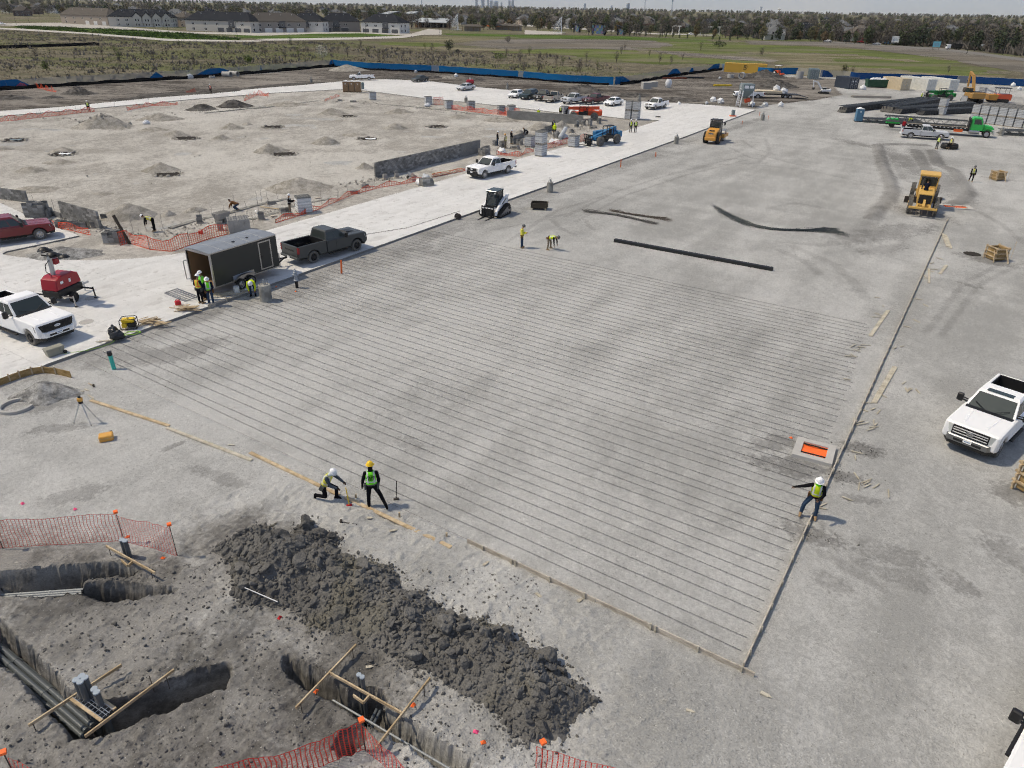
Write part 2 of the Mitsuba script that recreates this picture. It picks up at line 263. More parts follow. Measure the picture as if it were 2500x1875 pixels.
EDGE=[(-23.35,30.94)]+[(-15.42,43.34)]+[(24.3,106.5)]
TRACKS=[([(4.4,62.0),(10.1,72.1),(18.2,82.3),(27.6,92.0)],.3),([(5.2,60.4),(10.9,70.6),(18.9,80.8),(28.8,90.9)],.3),([(16.0,79.6),(23.4,87.0),(31.4,89.3)],.3),([(-0.55,54.12),(3.8,64.1),(9.9,71.5)],.3),([(28.34,52.19),(32.45,58.11),(36.3,62.5)],.5),([(23.80,37.72),(30.73,46.40),(37.70,52.24)],.3),([(24.55,37.40),(31.49,45.95),(37.99,51.37)],.3),([(28.7,99.1),(29.3,92.2),(31.7,90.1)],.35),([(32.0,105.3),(31.9,98.5),(33.3,95.1)],.35),([(31.1,94.9),(33.6,88.7),(38.2,85.5)],.4),([(28.9,87.5),(33.8,85.1),(39.0,76.7)],.4),([(23.5,66.3),(26.8,68.7),(30.1,65.9)],.4),
          ([(21.00,55.48),(24.22,54.63),(26.45,55.37)],.5),([(20.40,53.10),(21.48,49.94),(21.38,47.74)],.5),([(21.76,54.33),(23.30,50.05),(23.17,46.23),(22.56,43.06)],.55),([(43.3,66.5),(42.8,62.2),(40.99,56.13)],.4),([(27.30,57.45),(30.1,60.7),(32.7,63.8)],.9),
          ([(3.1,61.0),(3.82,58.21),(4.89,56.32)],.3),([(6.1,61.2),(6.20,59.05),(6.56,57.89)],.3),([(-1.96,57.16),(1.7,60.1),(5.8,64.2)],.3),([(51.2,100.5),(43.4,81.9),(43.0,79.4)],.6),([(10.59,18.64),(11.84,17.03)],.3),([(12.54,19.38),(13.55,17.37)],.3),([(36.0,107.8),(33.0,95.9),(29.4,89.1)],.4)]
def ell(x,y,s):
    cx,cy,ang,ln,fr,wd,k=s
    a=math.radians(ang);c,n=math.cos(a),math.sin(a)
    u=((x-cx)*c+(y-cy)*n)/(ln*.62+.25);v=(-(x-cx)*n+(y-cy)*c)/(wd*1.25)
    return u*u+v*v,k
def segdist(x,y,P_):
    d=None
    for (ax,ay),(bx,by)in zip(P_[:-1],P_[1:]):
        L2=(bx-ax)**2+(by-ay)**2
        t=dr.clip(((x-ax)*(bx-ax)+(y-ay)*(by-ay))/L2,0,1)
        e=dr.square(x-ax-t*(bx-ax))+dr.square(y-ay-t*(by-ay))
        d=e if d is None else dr.minimum(d,e)
    return dr.sqrt(d)
def gravel(p,n,uv):
    x,y=p.x,p.y
    u,v=x*RC+y*RS,-x*RS+y*RC
    big=FB(x*.075,y*.075,3.1,2);streak=FB(u*.16,v*.62,1.7,3);cross=FB(u*.55+9,v*.14,5.0,2)
    mid=FB(x*1.3,y*1.3,p.z*2.5+.5,3);fine=FB(x*9.0,y*9.0,p.z*9+2.0,2);grit=N(x*34,y*34,p.z*30+.3);chip=N(x*23+5,y*23,p.z*23+7.7)
    t=.5+(big-.5)*.5+(streak-.5)*.85+(cross-.5)*.3+(mid-.5)*.42+(fine-.5)*.36
    edge=(mid-.5)*1.5+(fine-.5)*1.1
    st=mi.Float(0)
    for s in STAINS:
        d,k=ell(x,y,s);st=dr.maximum(st,k*SS(1.25,.25,d+edge))
    for P_,w in TRACKS:
        st=dr.maximum(st,.4*SS(w,w*.35,segdist(x,y,P_)+edge*w*.35))
    for w_ in WINDROW:
        st=dr.maximum(st,SS(1.1,.5,segdist(x,y,w_)+edge*.3))
    st=dr.maximum(st,.62*SS(3.4,.2,segdist(x,y,EDGE)+edge*1.7+(streak-.5)*2.0))
    so=mi.Float(0)
    for s_ in SOIL:
        so=dr.maximum(so,SS(2.6,.8,segdist(x,y,s_)+edge*.6))
    c=MX((.305,.304,.293),(.475,.473,.459),SS(.1,.9,t))
    c=MX(c,MX((.165,.162,.157),(.27,.266,.258),SS(.2,.8,t)),st*.85)
    c=MX(c,MX((.105,.101,.095),(.265,.257,.243),SS(.15,.85,t+(mid-.5)*.5)),so)
    return c*(1+(grit-.5)*.36+SS(.8,.95,chip)*.34-SS(.26,.1,chip)*.24)
def gravel_bump(p,n,uv):
    x,y=p.x,p.y
    return FB(x*14,y*14,1.0,2)*.020+SS(.6,.9,N(x*27,y*27,3.0))*.014+FB(x*3.3,y*3.3,8.0,2)*.03
dull('gravel',mikit.proc(gravel),gravel_bump,1.0,6e-3)
PAD=Polygon([(-83.7,113.1),(-79.6,115.2),(-71.8,124.7),(-60.5,141.1),(-50.6,153.3)]+[(-37.4,163.9),(-33.0,162.4),(-18.2,150.0),(-8.8,144.0),(0.6,137.0)]+[(9.6,129.7),(14.6,128.1),(17.8,125.5),(23.6,124.0),(19.2,116.6),(15.5,110.5),(6.5,97.0),(-1.0,85.9)]+[(-8.0,74.5),(-11.5,68.9),(-19.52,55.77)] +
    [(-23.58,49.47),(-25.82,48.14),(-28.11,47.51),(-29.71,47.28),(-32.15,47.36),(-34.72,47.76),(-36.03,48.19),(-36.31,48.51),(-36.35,48.97),(-34.65,51.34),(-33.64,52.85),(-33.44,53.16)]+[(-33.73,53.42),(-37.48,55.94),(-45.7,62.7),(-52.1,67.4)]).buffer(0)
OUTER=Polygon([(44.3,140.6),(24.5,107.7)]+[(-23.06,31.36),(-23.26,30.78),(-23.65,30.04),(-24.19,29.51),(-25.89,27.82)]+[(-86.5,117.2),(-83.0,120.6),(-76.9,126.8),(-66.6,145.0),(-53.8,163.6)]+[(-40.8,182.2),(-36.9,187.2),(-32.2,188.8),(-21.9,186.1),(-9.2,173.6)]+[(-2.1,168.2),(13.5,154.2),(29.4,149.5),(37.8,146.8)]).buffer(0)
CONC=OUTER.difference(PAD.buffer(-.02)).buffer(0)
if CONC.geom_type=='MultiPolygon': CONC=max(CONC.geoms,key=lambda g: g.area)
def concrete(p,n,uv):
    x,y=p.x,p.y
    u,v=x*RC+y*RS,-x*RS+y*RC
    a=FB(x*.12,y*.12,1.3,3);b=FB(u*.3,v*2.2,.7,3);c=FB(x*2.2,y*2.2,4.0,3);f=N(x*17,y*17,1.0)
    t=.5+(a-.5)*.7+(b-.5)*.6+(c-.5)*.4
    col=MX((.575,.572,.558),(.68,.678,.668),SS(.2,.8,t))
    scuff=SS(.62,.8,FB(u*.5+30,v*1.6,9.0,4))*SS(.45,.6,N(x*.3,y*.3,2.0))
    spot=SS(.77,.83,FB(x*2.6+7,y*2.6,6.0,2))
    col=MX(col,(.38,.37,.355),dr.maximum(scuff*.38,spot*.45))
    ju=dr.abs(u/4.6-dr.round(u/4.6))*4.6;jv=dr.abs((v+1.1)/3.66-dr.round((v+1.1)/3.66))*3.66
    saw=dr.maximum(SS(.022,.010,ju),SS(.022,.010,jv))
    col=col*(1-saw*.22)
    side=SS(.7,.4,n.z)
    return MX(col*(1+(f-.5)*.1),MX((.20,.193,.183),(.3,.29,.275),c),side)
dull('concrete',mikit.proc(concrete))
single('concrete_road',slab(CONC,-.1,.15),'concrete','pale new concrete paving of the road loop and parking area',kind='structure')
def limestone(p,n,uv):
    x,y=p.x,p.y
    a=FB(x*.06,y*.06,2.3,3);b=FB(x*.5,y*.35,.7,3);c=FB(x*3.0,y*3.0,4.0,3);f=N(x*19,y*19,1.0)
    t=.5+(a-.5)*.8+(b-.5)*.95+(c-.5)*.6
    return MX((.31,.293,.265),(.505,.487,.45),SS(.15,.85,t))*(1+(f-.5)*.34)
def lime_bump(p,n,uv): return FB(p.x*2.1,p.y*2.1,1.0,3)*.09+N(p.x*16,p.y*16,2.)*.02
dull('limestone',mikit.proc(limestone),lime_bump,1.0,1e-2)
pad_h=lambda X,Y: .055+(meshkit.fbm(pts(X*.25,Y*.25),3,17)-.5)*.2*np.clip(shapely.distance(PAD.exterior,shapely.points(X,Y))/4,0,1)
single('building_pad',clipgrid(PAD,.6,pad_h),'limestone','beige crushed limestone pad of the future building inside the road loop',kind='structure',smooth=True)
MUD=Polygon([(-106.5,146.1),(-103.2,151.7),(-92.9,168.7),(-77.3,182.5),(-65.6,201.0)]+[(-54.1,227.0),(-42.1,218.0),(-22.8,211.8),(0.7,198.7)]+[(10.4,189.9),(23.1,184.0),(39.9,209.9),(62.6,240.5),(73.5,221.7)]+[(68.4,220.2),(80.0,221.1),(90.1,215.4),(78.2,189.6),(73.1,172.2),(63.0,161.1),(56.6,155.8),(47.0,148.3)]+[(45.4,143.3),(38.2,148.5),(29.8,151.6),(13.7,156.4),(-2.1,170.4)]+[(-9.4,175.6),(-22.1,188.3),(-32.6,191.1),(-37.4,189.4),(-41.3,184.4),(-55.4,160.3)]+[(-53.9,163.8),(-66.7,145.1),(-77.3,127.4),(-84.1,122.1),(-87.5,118.6)]).buffer(0)
def mudcol(p,n,uv):
    x,y=p.x,p.y
    a=FB(x*.035,y*.07,2.3,3);b=FB(x*.16,y*.7,.7,4);c=FB(x*1.6,y*1.9,4.0,3)
    t=.5+(a-.5)*1.1+(b-.5)*1.0+(c-.5)*.5
    return MX((.075,.067,.06),(.27,.25,.225),SS(.2,.85,t))
dull('mud',mikit.proc(mudcol),lambda p,n,uv: FB(p.x*.7,p.y*1.3,1.0,4)*.35,1.0,4e-2)
single('mud_ground',clipgrid(MUD,1.2,lambda X,Y: .04+(meshkit.fbm(pts(X*.3,Y*.6),3,27)-.3)*.3*np.clip(shapely.distance(MUD.exterior,shapely.points(X,Y))/5,0,1)),'mud','dark rutted mud between the concrete and the site fence',kind='structure',smooth=True)
FENCE_LINE=[(-107.2,143.8),(-102.9,151.3),(-91.6,166.1),(-77.9,184.0),(-66.5,203.9)]+[(-54.5,228.9)]+[(-42.5,219.7),(-23.0,213.9),(0.7,199.8)]+[(10.5,191.2),(23.3,185.9),(28.9,192.6),(40.3,212.2),(63.5,244.1)]+[(74.0,227.2),(83.6,231.5),(87.3,222.3),(92.7,221.8),(94.1,216.3),(100.1,214.5),(121.1,210.7),(133.3,202.9),(141.2,196.6)]
FIELD=Polygon([tuple(q)for q in FENCE_LINE]+[(2500,100),(22000,1000),(22000,22000),(-22000,22000),(-22000,2000),(-700,100)]).buffer(0)
def fieldcol(p,n,uv):
    x,y=p.x,p.y
    a=FB(x*.012,y*.03,2.3,3);b=FB(x*.06,y*.2,.7,4);c=FB(x*.8,y*.8,4.0,2)
    t=.5+(a-.5)*.8+(b-.5)*.9+(c-.5)*.7
    col=MX((.11,.10,.075),(.21,.19,.14),SS(.2,.85,t))
    return MX(col,(.125,.14,.062),SS(.45,.66,FB(x*.025+5,y*.05,3.0,3))*.7)
dull('field',mikit.proc(fieldcol))
def rise(x,y):
    t=np.clip((np.hypot(x,y)-1000)/3600,0,1);return 13*t*t*(3-2*t)*np.clip((np.asarray(y)-300)/500,0,1)
_d=np.concatenate([np.geomspace(980,6000,40),[9000,22000]]);_a=np.radians(np.linspace(-64,64,80));_D,_A=np.meshgrid(_d,_a)
_i,_j=np.meshgrid(np.arange(79),np.arange(41),indexing='ij');_k=(_i*42+_j).ravel()
single('hills',(np.stack([_D*np.sin(_A),_D*np.cos(_A),.12+rise(_D*np.sin(_A),_D*np.cos(_A))],-1).reshape(-1,3),np.vstack([np.stack([_k,_k+1,_k+43],1),np.stack([_k,_k+43,_k+42],1)])),'field','gently rising wooded land on the horizon',kind='structure',smooth=True)
single('field',sheet(FIELD,.02),'field','brown and olive scrubby field beyond the site fence',kind='structure')
def grasscol(lo,hi,dry):
    def fn(p,n,uv):
        x,y=p.x,p.y
        t=FB(x*.05,y*.15,1.0,4);c=FB(x*.9,y*.9,4.0,2)
        return MX(MX(lo,hi,SS(.3,.7,t+(c-.5)*.4)),dry,SS(.5,.75,FB(x*.02+4,y*.06,8.0,3))*.75)
    return fn
dull('grass_vivid',mikit.proc(grasscol((.05,.085,.022),(.10,.16,.04),(.12,.14,.06))))
dull('grass_meadow',mikit.proc(grasscol((.095,.115,.045),(.14,.165,.06),(.18,.165,.11))))
dull('grass_dry',mikit.proc(grasscol((.15,.135,.085),(.22,.2,.14),(.12,.135,.06))))
dull('plowed',mikit.proc(grasscol((.13,.12,.105),(.21,.195,.175),(.17,.15,.12))))
dull('path_concrete',(.48,.46,.42));dull('asphalt',(.2,.195,.185));dull('lot_concrete',(.44,.42,.38))
def ragged(P_,amp,seed):
    P_=Polygon(P_).buffer(0);L=P_.exterior.length;n=int(min(max(L/6,20),220))
    q=[P_.exterior.interpolate(i/n,normalized=True)for i in range(n)]
    r=np.random.RandomState(seed)
    return Polygon([(a.x+r.normal()*amp*1.5,a.y+r.normal()*amp)for a in q]).buffer(0)
def strip(name,P_,m,z,label,amp=0,seed=0):
    P_=ragged(P_,amp,seed)if amp else Polygon(P_).buffer(0)
    for g in getattr(P_,'geoms',[P_]):
        if g.area>20: single(name,sheet(g,z),m,label,kind='structure')
strip('meadow',[(-70.6,399.2),(-37.3,409.4),(-34.5,353.7),(-64.2,365.5)],'grass_meadow',.05,'green meadow patch',2,1)
strip('meadow',[(-9.6,338.4),(34.4,364.7),(55.5,356.1),(66.8,306.4),(83.0,296.4),(92.8,282.3),(74.6,265.5),(67.1,275.4),(48.8,258.8),(35.2,279.5),(23.6,297.3),(10.5,317.4),(-8.8,311.1)],'grass_meadow',.05,'green meadow band behind the scrub',3,2)
strip('meadow',[(77.3,476.8),(116.4,473.1),(156.1,481.6)]+[(167.1,439.5),(188.1,351.1),(168.6,280.5),(154.1,285.8),(153.7,358.9),(111.4,364.9)]+[(81.2,326.9),(67.1,360.2),(83.1,413.7)],'grass_meadow',.05,'green meadow below the far road',3,3)
strip('dry_meadow',[(110.7,362.7),(151.4,353.4),(152.9,283.7),(148.8,227.6),(143.8,204.9),(135.2,205.9),(123.3,214.7),(102.5,219.9),(94.3,225.8),(89.2,227.2),(85.6,237.4),(73.3,236.8)]+[(91.7,278.9)],'grass_dry',.06,'dry tan meadow behind the containers',3,4)
strip('meadow',[(139.0,336.2),(159.8,296.9),(153.5,248.0),(137.5,239.9),(119.3,257.4),(122.8,307.6)],'grass_meadow',.08,'green streaks in the dry meadow',3,14)
strip('plowed_strip',[(-10.3,459.6),(45.5,486.2),(81.6,480.5),(83.1,413.7),(50.5,359.6),(28.6,362.6),(-7.7,344.2)]+[(-30.7,388.2),(-19.4,429.7)],'plowed',.07,'bare grey plowed strip in the field',2,5)
strip('plowed_strip',[(59.2,362.7),(74.1,340.7),(99.1,302.4),(93.9,285.8),(65.5,323.7)],'mud',.08,'dark bare strip across the meadow',1,6)
strip('dry_meadow',[(-62.5,359.0),(-37.6,352.5),(0.9,345.2),(0.9,327.6),(-35.5,332.3),(-59.4,341.0)],'grass_dry',.08,'pale dry strip in the scrub',1.2,7)
strip('dry_meadow',[(-188.5,283.8),(-171.4,308.8),(-149.3,312.3),(-140.7,303.9),(-164.1,295.4),(-179.9,270.4)],'grass_dry',.08,'pale dry strip along the low black silt fence',1,8)
strip('dry_meadow',[(-58.9,484.5),(1.2,516.1)]+[(-10.5,468.8)]+[(1.1,447.3),(-30.5,402.1),(-57.6,420.4)],'grass_dry',.05,'dry tan rise beside the path',2,9)
strip('grass_strip',[(-340.4,535.3),(-305.9,527.6),(-264.8,510.0),(-197.8,461.9),(-142.8,404.6),(-137.7,386.7),(-170.6,383.3),(-246.9,448.3),(-307.6,485.3)],'grass_vivid',.09,'bright green grass strip along the path',1.5,10)
strip('grass_strip',[(-170.2,455.8),(-142.2,444.5)]+[(-148.1,441.3),(-127.2,491.6),(-103.8,517.5),(-77.0,496.7),(-88.9,448.9),(-134.1,399.1)]+[(-128.3,400.3),(-146.8,414.4)],'grass_vivid',.09,'bright green lawn in front of the townhouses',1.5,11)
strip('grass_strip',[(-50.3,535.9),(1.2,539.8)]+[(68.2,551.5),(124.8,507.8),(112.4,471.3),(67.3,483.1),(-6.3,474.7)]+[(1.2,498.6),(-47.8,508.1)],'grass_vivid',.09,'green verge below the pond and shelters',1.5,12)
strip('grass_strip',[(108.2,612.7),(211.4,655.6)]+[(243.2,643.7),(199.8,518.6),(152.6,503.3)]+[(125.4,510.0),(98.2,555.1)],'grass_meadow',.10,'park lawn with small conifers',1.5,13)
strip('field_path',[(-328.7,493.8),(-309.4,486.9),(-243.3,441.6),(-170.6,383.3),(-134.5,380.8),(-125.7,392.2)]+[(-134.1,399.1),(-88.5,447.2),(-72.6,477.2),(-69.1,505.7),(-60.4,510.5),(-65.8,445.6),(-93.2,407.2),(-127.7,379.6)]+[(-118.7,369.8),(-161.2,361.8),(-232.9,422.4),(-314.4,471.9)],'path_concrete',.12,'pale concrete footpath across the field')
strip('house_lot',[(-384.3,578.7),(-361.7,625.4),(-296.4,571.9),(-203.5,482.3),(-181.2,483.6),(-164.2,514.6)]+[(-151.1,522.9),(-105.4,529.5),(-70.8,524.1),(-73.4,646.1),(-60.0,619.2),(-49.7,511.7),(-76.3,492.5),(-102.9,512.9),(-126.1,487.5),(-147.0,438.0)]+[(-141.1,441.1),(-168.9,452.3),(-196.3,458.3),(-262.5,505.7),(-338.9,532.9),(-355.1,534.1)],'lot_concrete',.10,'pale driveways and street by the townhouses')
strip('far_road',[(-21.8,966.2),(26.9,840.9),(69.3,747.6),(108.6,643.0),(152.6,623.2),(146.6,598.0),(103.1,609.8),(64.5,695.1),(24.7,770.2),(-19.4,861.6)],'path_concrete',.12,'pale far street beyond the pond')
strip('far_road',[(204.2,530.2),(218.5,479.3),(236.5,450.3),(236.4,419.0),(223.9,347.0),(215.7,304.9),(197.9,279.0),(209.8,324.6),(220.9,390.9),(223.1,424.2),(209.3,458.7),(195.5,507.4)],'asphalt',.14,'grey road along the right tree line')
strip('road_verge',[(146.2,508.0),(195.5,507.4),(209.3,458.7),(223.1,424.2),(220.9,390.9),(209.8,324.6),(197.9,279.0),(158.6,221.8),(164.8,252.9),(182.8,340.8),(181.0,440.6),(128.8,446.2)],'plowed',.11,'bare grey verge below the right road',1,15)
strip('pond',[(5.2,663.0),(34.1,620.2),(31.3,566.7),(4.4,551.6)],'lot_concrete',.11,'pale paved edge of the fountain pond')
# ---------------------------------------------------------------- vehicles
def lerp4(q,u,v):
    a,b,c,d=[np.array(t,float)for t in q]
    return (a*(1-u)+b*u)*(1-v)+(d*(1-u)+c*u)*v
def panel(q,u0,u1,v0,v1,off=.004,th=.012):
    a,b,c,d=[lerp4(q,u,v)for u,v in ((u0,v0),(u1,v0),(u1,v1),(u0,v1))]
    n=np.cross(b-a,d-a);n=n/np.linalg.norm(n)
    lo,hi=n*(off-th),n*off
    return hexa([a+lo,b+lo,c+lo,d+lo,a+hi,b+hi,c+hi,d+hi])
def wheel(b,x,y,r,w,side,tyre='dusty_rubber',rim='alloy',spokes=6,near=True,hub=.62):
    o=side*w/2
    prof=[(r*hub,-w/2+.02),(r*.9,-w/2),(r*.985,-w/2+.03),(r,-w*.28),(r,w*.28),(r*.985,w/2-.03),(r*.9,w/2),(r*hub,w/2-.02)]
    k=b.add('wheel',xf(lathe(prof,22 if near else 12,'y'),loc=(x,y,r)),tyre,40)
    d=[(0.001,.02),(r*.2,.03),(r*.25,0),(r*.5,-.05),(r*.58,-.01),(r*hub+.01,0)]if near else [(.001,.01),(r*hub+.01,0)]
    m=lathe(d,18 if near else 10,'y');m=(m[0]*[1,side,1],m[1])
    ms=[xf(m,loc=(x,y+side*(w/2-.02),r))]
    if near:
        for i in range(spokes):
            a=2*math.pi*i/spokes
            ms.append(beam((x+math.cos(a)*r*.16,y+side*(w/2-.012),r+math.sin(a)*r*.16),(x+math.cos(a)*r*.56,y+side*(w/2-.025),r+math.sin(a)*r*.56),.05,.06))
    b.add('rim',cat(ms),rim,parent=k)
    return k
def arch(x,r,z0,n=10,rev=False):
    t=np.linspace(math.pi,0,n)if not rev else np.linspace(0,math.pi,n)
    return [(x+math.cos(a)*r,max(z0,r*.80+math.sin(a)*r))for a in t]
def cabin(b,q,bodymat,glass,doors=2,roofz=None,near=True,rear_glass=True,split=.5,belt_in=.02,v=(.10,.88)):
    """q: x of rear and front at the belt, half width, z; x of rear and front at the roof, half width, z."""
    xr,xf_,w,z,xr2,xf2,w2,z2=q
    rd=.07
    top=[(xr2+rd,-w2+rd,z2),(xf2-rd*2,-w2+rd,z2),(xf2-rd*2,w2-rd,z2),(xr2+rd,w2-rd,z2),(xr2,-w2,z2-.07),(xf2,-w2,z2-.07),(xf2,w2,z2-.07),(xr2,w2,z2-.07)]
    b.add('cab',hullp([(xr,-w,z),(xf_,-w,z),(xf_,w,z),(xr,w,z)]+top+[(xr,-w,z-.08),(xf_,-w,z-.08),(xf_,w,z-.08),(xr,w,z-.08)]),bodymat,25)
    zt=z2-.07
    for s in (-1,1):
        f=[(xr,s*w,z),(xf_,s*w,z),(xf2,s*w2,zt),(xr2,s*w2,zt)]
        if s>0: f=[f[1],f[0],f[3],f[2]]
        if doors==2: cuts=((.04,split-.015),(split+.015,.93))
        elif doors==3: cuts=((.03,.27),(.3,.6),(.63,.93))
        else: cuts=((.06,.9),)
        for u0,u1 in cuts:
            if s>0: u0,u1=1-u1,1-u0
            b.add('side_window',panel(f,u0,u1,v[0],v[1]),glass)
    f=[(xf_,-w,z),(xf_,w,z),(xf2,w2,zt),(xf2,-w2,zt)]
    b.add('windshield',panel(f,.05,.95,.06,.95),glass)
    if rear_glass:
        f=[(xr,w,z),(xr,-w,z),(xr2,-w2,zt),(xr2,w2,zt)]
        b.add('rear_window',panel(f,.08,.92,.12,.92),glass)
def pickup(body='white_paint',L=(.98,1.25),wb=3.9,W=2.0,hz=1.22,roof=1.93,rail=1.32,cabx=(-.75,1.05),crew=True,r=.4,near=True,trim='plastic_black',bumper=None,grille='plastic_black',rim='alloy',sun=False,bed='plastic_black',chrome=False,glass='glass_dark',light='lamp_glass',fordlogo=False,tail_text=False,scoop=False,steps=False):
    b=B();xa,xb=wb/2+L[0],-wb/2-L[1];fa,ra=wb/2,-wb/2;hw=W/2
    xr,xc=cabx;z0=.5;belt=hz+.04;ar=r*1.24
    prof=[(xa-.02,.62),(xa,.8),(xa-.02,1.0),(xa-.05,hz-.1),(xa-.12,hz-.03),(xa-.3,hz),(xc+.1,hz+.05),(xc,belt),(xr,belt),(xr,z0)]+arch(fa,ar,z0)+[(xa-.1,z0+.05)]
    b.add('body',extr(prof,-hw,hw,inset=.05,b=.07),body,30)
    pb=[(xr-.025,z0+.02),(xr-.025,rail),(xb+.02,rail),(xb,rail-.06),(xb,.62)]+arch(ra,ar,z0+.02,rev=False)[::1]
    pb=[(xb,.62),(xb,rail-.05),(xb+.03,rail),(xr-.025,rail),(xr-.025,z0+.02)]+arch(ra,ar,z0+.02,rev=True)
    b.add('bed_side',extr(pb,hw-.11,hw,inset=.03,b=.05),body,30)
    b.add('bed_side',extr(pb,-hw,-hw+.11,inset=.03,b=.05),body,30)
    b.add('tailgate',bbox(xb-.01,xb+.07,-hw+.115,hw-.115,.68,rail-.01,.02),body)
    b.add('bed',cat([box(xb+.072,xb+.10,-hw+.113,hw-.113,.84,rail-.02),box(xb+.075,xr-.03,-hw+.115,hw-.115,.78,.84),box(xr-.1,xr-.03,-hw+.115,hw-.115,.84,rail-.03),box(xb+.075,xr-.1,hw-.16,hw-.113,.84,rail-.03),box(xb+.075,xr-.1,-hw+.113,-hw+.16,.84,rail-.03),box(ra-.42,ra+.42,hw-.36,hw-.16,.84,1.06),box(ra-.42,ra+.42,-hw+.16,-hw+.36,.84,1.06)]),bed)
    cabin(b,(xr+.02,xc+.02,hw-.07,belt-.01,xr+.14,xc-.62,hw-.24,roof),body,glass,2 if crew else 1)
    b.add('chassis',cat([box(xb+.2,xa-.3,-hw+.3,hw-.3,.36,.6),cyl((fa,-hw+.2,r),(fa,hw-.2,r),.08),cyl((ra,-hw+.2,r),(ra,hw-.2,r),.1),box(fa-ar,fa+ar,-hw+.3,hw-.3,.5,.95),box(ra-ar,ra+ar,-hw+.3,hw-.3,.5,.77)]),'plastic_black')
    for x in (fa,ra):
        for s in (-1,1): wheel(b,x,s*(hw-.17),r,.28,s,rim=rim,near=near)
    bm=bumper or body
    kb=b.add('front_bumper',hullp([(xa+.1,-hw+.3,.55),(xa+.1,hw-.3,.55),(xa-.25,hw-.01,.55),(xa-.25,-hw+.01,.55),(xa+.1,-hw+.3,.78),(xa+.1,hw-.3,.78),(xa-.25,hw-.01,.8),(xa-.25,-hw+.01,.8),(xa+.06,-hw+.25,.82),(xa+.06,hw-.25,.82)]),bm,20)
    b.add('air_dam',hullp([(xa+.04,-hw+.3,.38),(xa+.04,hw-.3,.38),(xa-.3,hw-.06,.38),(xa-.3,-hw+.06,.38),(xa+.07,-hw+.3,.545),(xa+.07,hw-.3,.545),(xa-.25,hw-.03,.545),(xa-.25,-hw+.03,.545)]),trim)
    gz0,gz1=.84,hz-.1
    kg=b.add('grille',box(xa-.03,xa+.035,-hw+.34,hw-.34,gz0,gz1),grille)
    if near:
        for z in (gz0+.08,gz0+.2,gz1-.08):
            b.add('bar',bbox(xa+.02,xa+.06,-hw+.37,hw-.37,z-.025,z+.025,.01),'chrome' if chrome else grille,parent=kg)
        b.add('intake',box(xa+.08,xa+.104,-.52,.52,.60,.70),'plastic_black',parent=kb)
        for s in (-1,1): b.add('fog_light',xf(lathe([(.001,.02),(.07,.02),(.085,0)],10,'x'),loc=(xa-.08,s*(hw-.2),.67),rz=s*30),'plastic_black',parent=kb)
        b.add('license_plate',box(xa+.105,xa+.115,-.16,.16,.63,.77),'decal_white',parent=kb)
        b.add('lettering',box(xa+.116,xa+.118,-.11,.11,.68,.72),'tower_blue',parent=kb)
        ke=b.add('emblem',xf((lathe([(.001,.025),(.12,.02),(.13,0)],16,'x')[0]*[1,1.25,.55],lathe([(.001,.025),(.12,.02),(.13,0)],16,'x')[1]),loc=(xa+.06,0,(gz0+gz1)/2+.02)),'chrome' if chrome else 'decal_white',parent=kg)
        if fordlogo:
            t=meshkit.text_mesh('Ford',.06,.004);v=np.array(t.vertices);v=v-[v[:,0].mean(),v[:,1].mean(),0]
            b.add('emblem_lettering',(np.stack([v[:,2]+xa+.086,v[:,0],v[:,1]+(gz0+gz1)/2+.02],1),np.array(t.faces)),'plastic_black',parent=kg)
        b.add('cowl',hullp([(xc+.04,-hw+.12,belt+.0),(xc+.04,hw-.12,belt+.0),(xc+.2,hw-.14,hz+.055),(xc+.2,-hw+.14,hz+.055),(xc+.0,-hw+.12,belt+.05),(xc+.0,hw-.12,belt+.05)]),'plastic_black')
        for s in (-1,1):
            b.add('wiper',beam((xc+.12,s*.1,belt+.05),(xc-.16,s*.1+s*.55,belt+.22),.02,.02),'plastic_black')
            mk_=b.add('mirror',bbox(xc-.32,xc-.16,s*(hw+.24)-.12,s*(hw+.24)+.12,belt-.02,belt+.34,.035),trim)
            b.add('mirror_arm',cat([beam((xc-.22,s*(hw-.08),belt+.06),(xc-.24,s*(hw+.15),belt+.08),.06,.05),beam((xc-.22,s*(hw-.08),belt+.16),(xc-.24,s*(hw+.15),belt+.18),.04,.04)]),trim,parent=mk_)
            xs=[xr+.03,(xr+xc)/2-.12,xc-.02]if crew else [xr+.1,xc-.02]
            for i in range(len(xs)-1):
                y=s*hw
                kd=b.add('door',box(xs[i]+.012,xs[i+1]-.012,min(y,y+s*.012),max(y,y+s*.012),z0+.1,belt-.075),body)
                b.add('handle',bbox(xs[i]+.08,xs[i]+.26,min(y+s*.012,y+s*.045),max(y+s*.012,y+s*.045),belt-.2,belt-.16,.008),body if not chrome else 'chrome',parent=kd)
            b.add('sill_step',box(xr+.1,xc-.1,min(s*(hw-.05),s*(hw+.1)),max(s*(hw-.05),s*(hw+.1)),.38,.44),'plastic_black')
        b.add('hood_crease',cat([beam((xa-.35,s*.42,hz+.006),(xc+.25,s*.52,hz+.05),.05,.02)for s in (-1,1)]),body)
    for s in (-1,1):
        b.add('headlight',hullp([(xa+.02,s*(hw-.33),gz0+.02),(xa+.02,s*(hw-.33),gz1),(xa-.2,s*(hw+.012),gz0+.05),(xa-.26,s*(hw+.012),gz1),(xa-.2,s*(hw-.33),gz0),(xa-.06,s*(hw-.05),gz0+.02),(xa-.08,s*(hw-.05),gz1)]),light)
        b.add('tail_light',bbox(xb-.015,xb+.12,min(s*(hw-.1),s*(hw+.008)),max(s*(hw-.1),s*(hw+.008)),.9,rail-.06,.01),'red_lens')
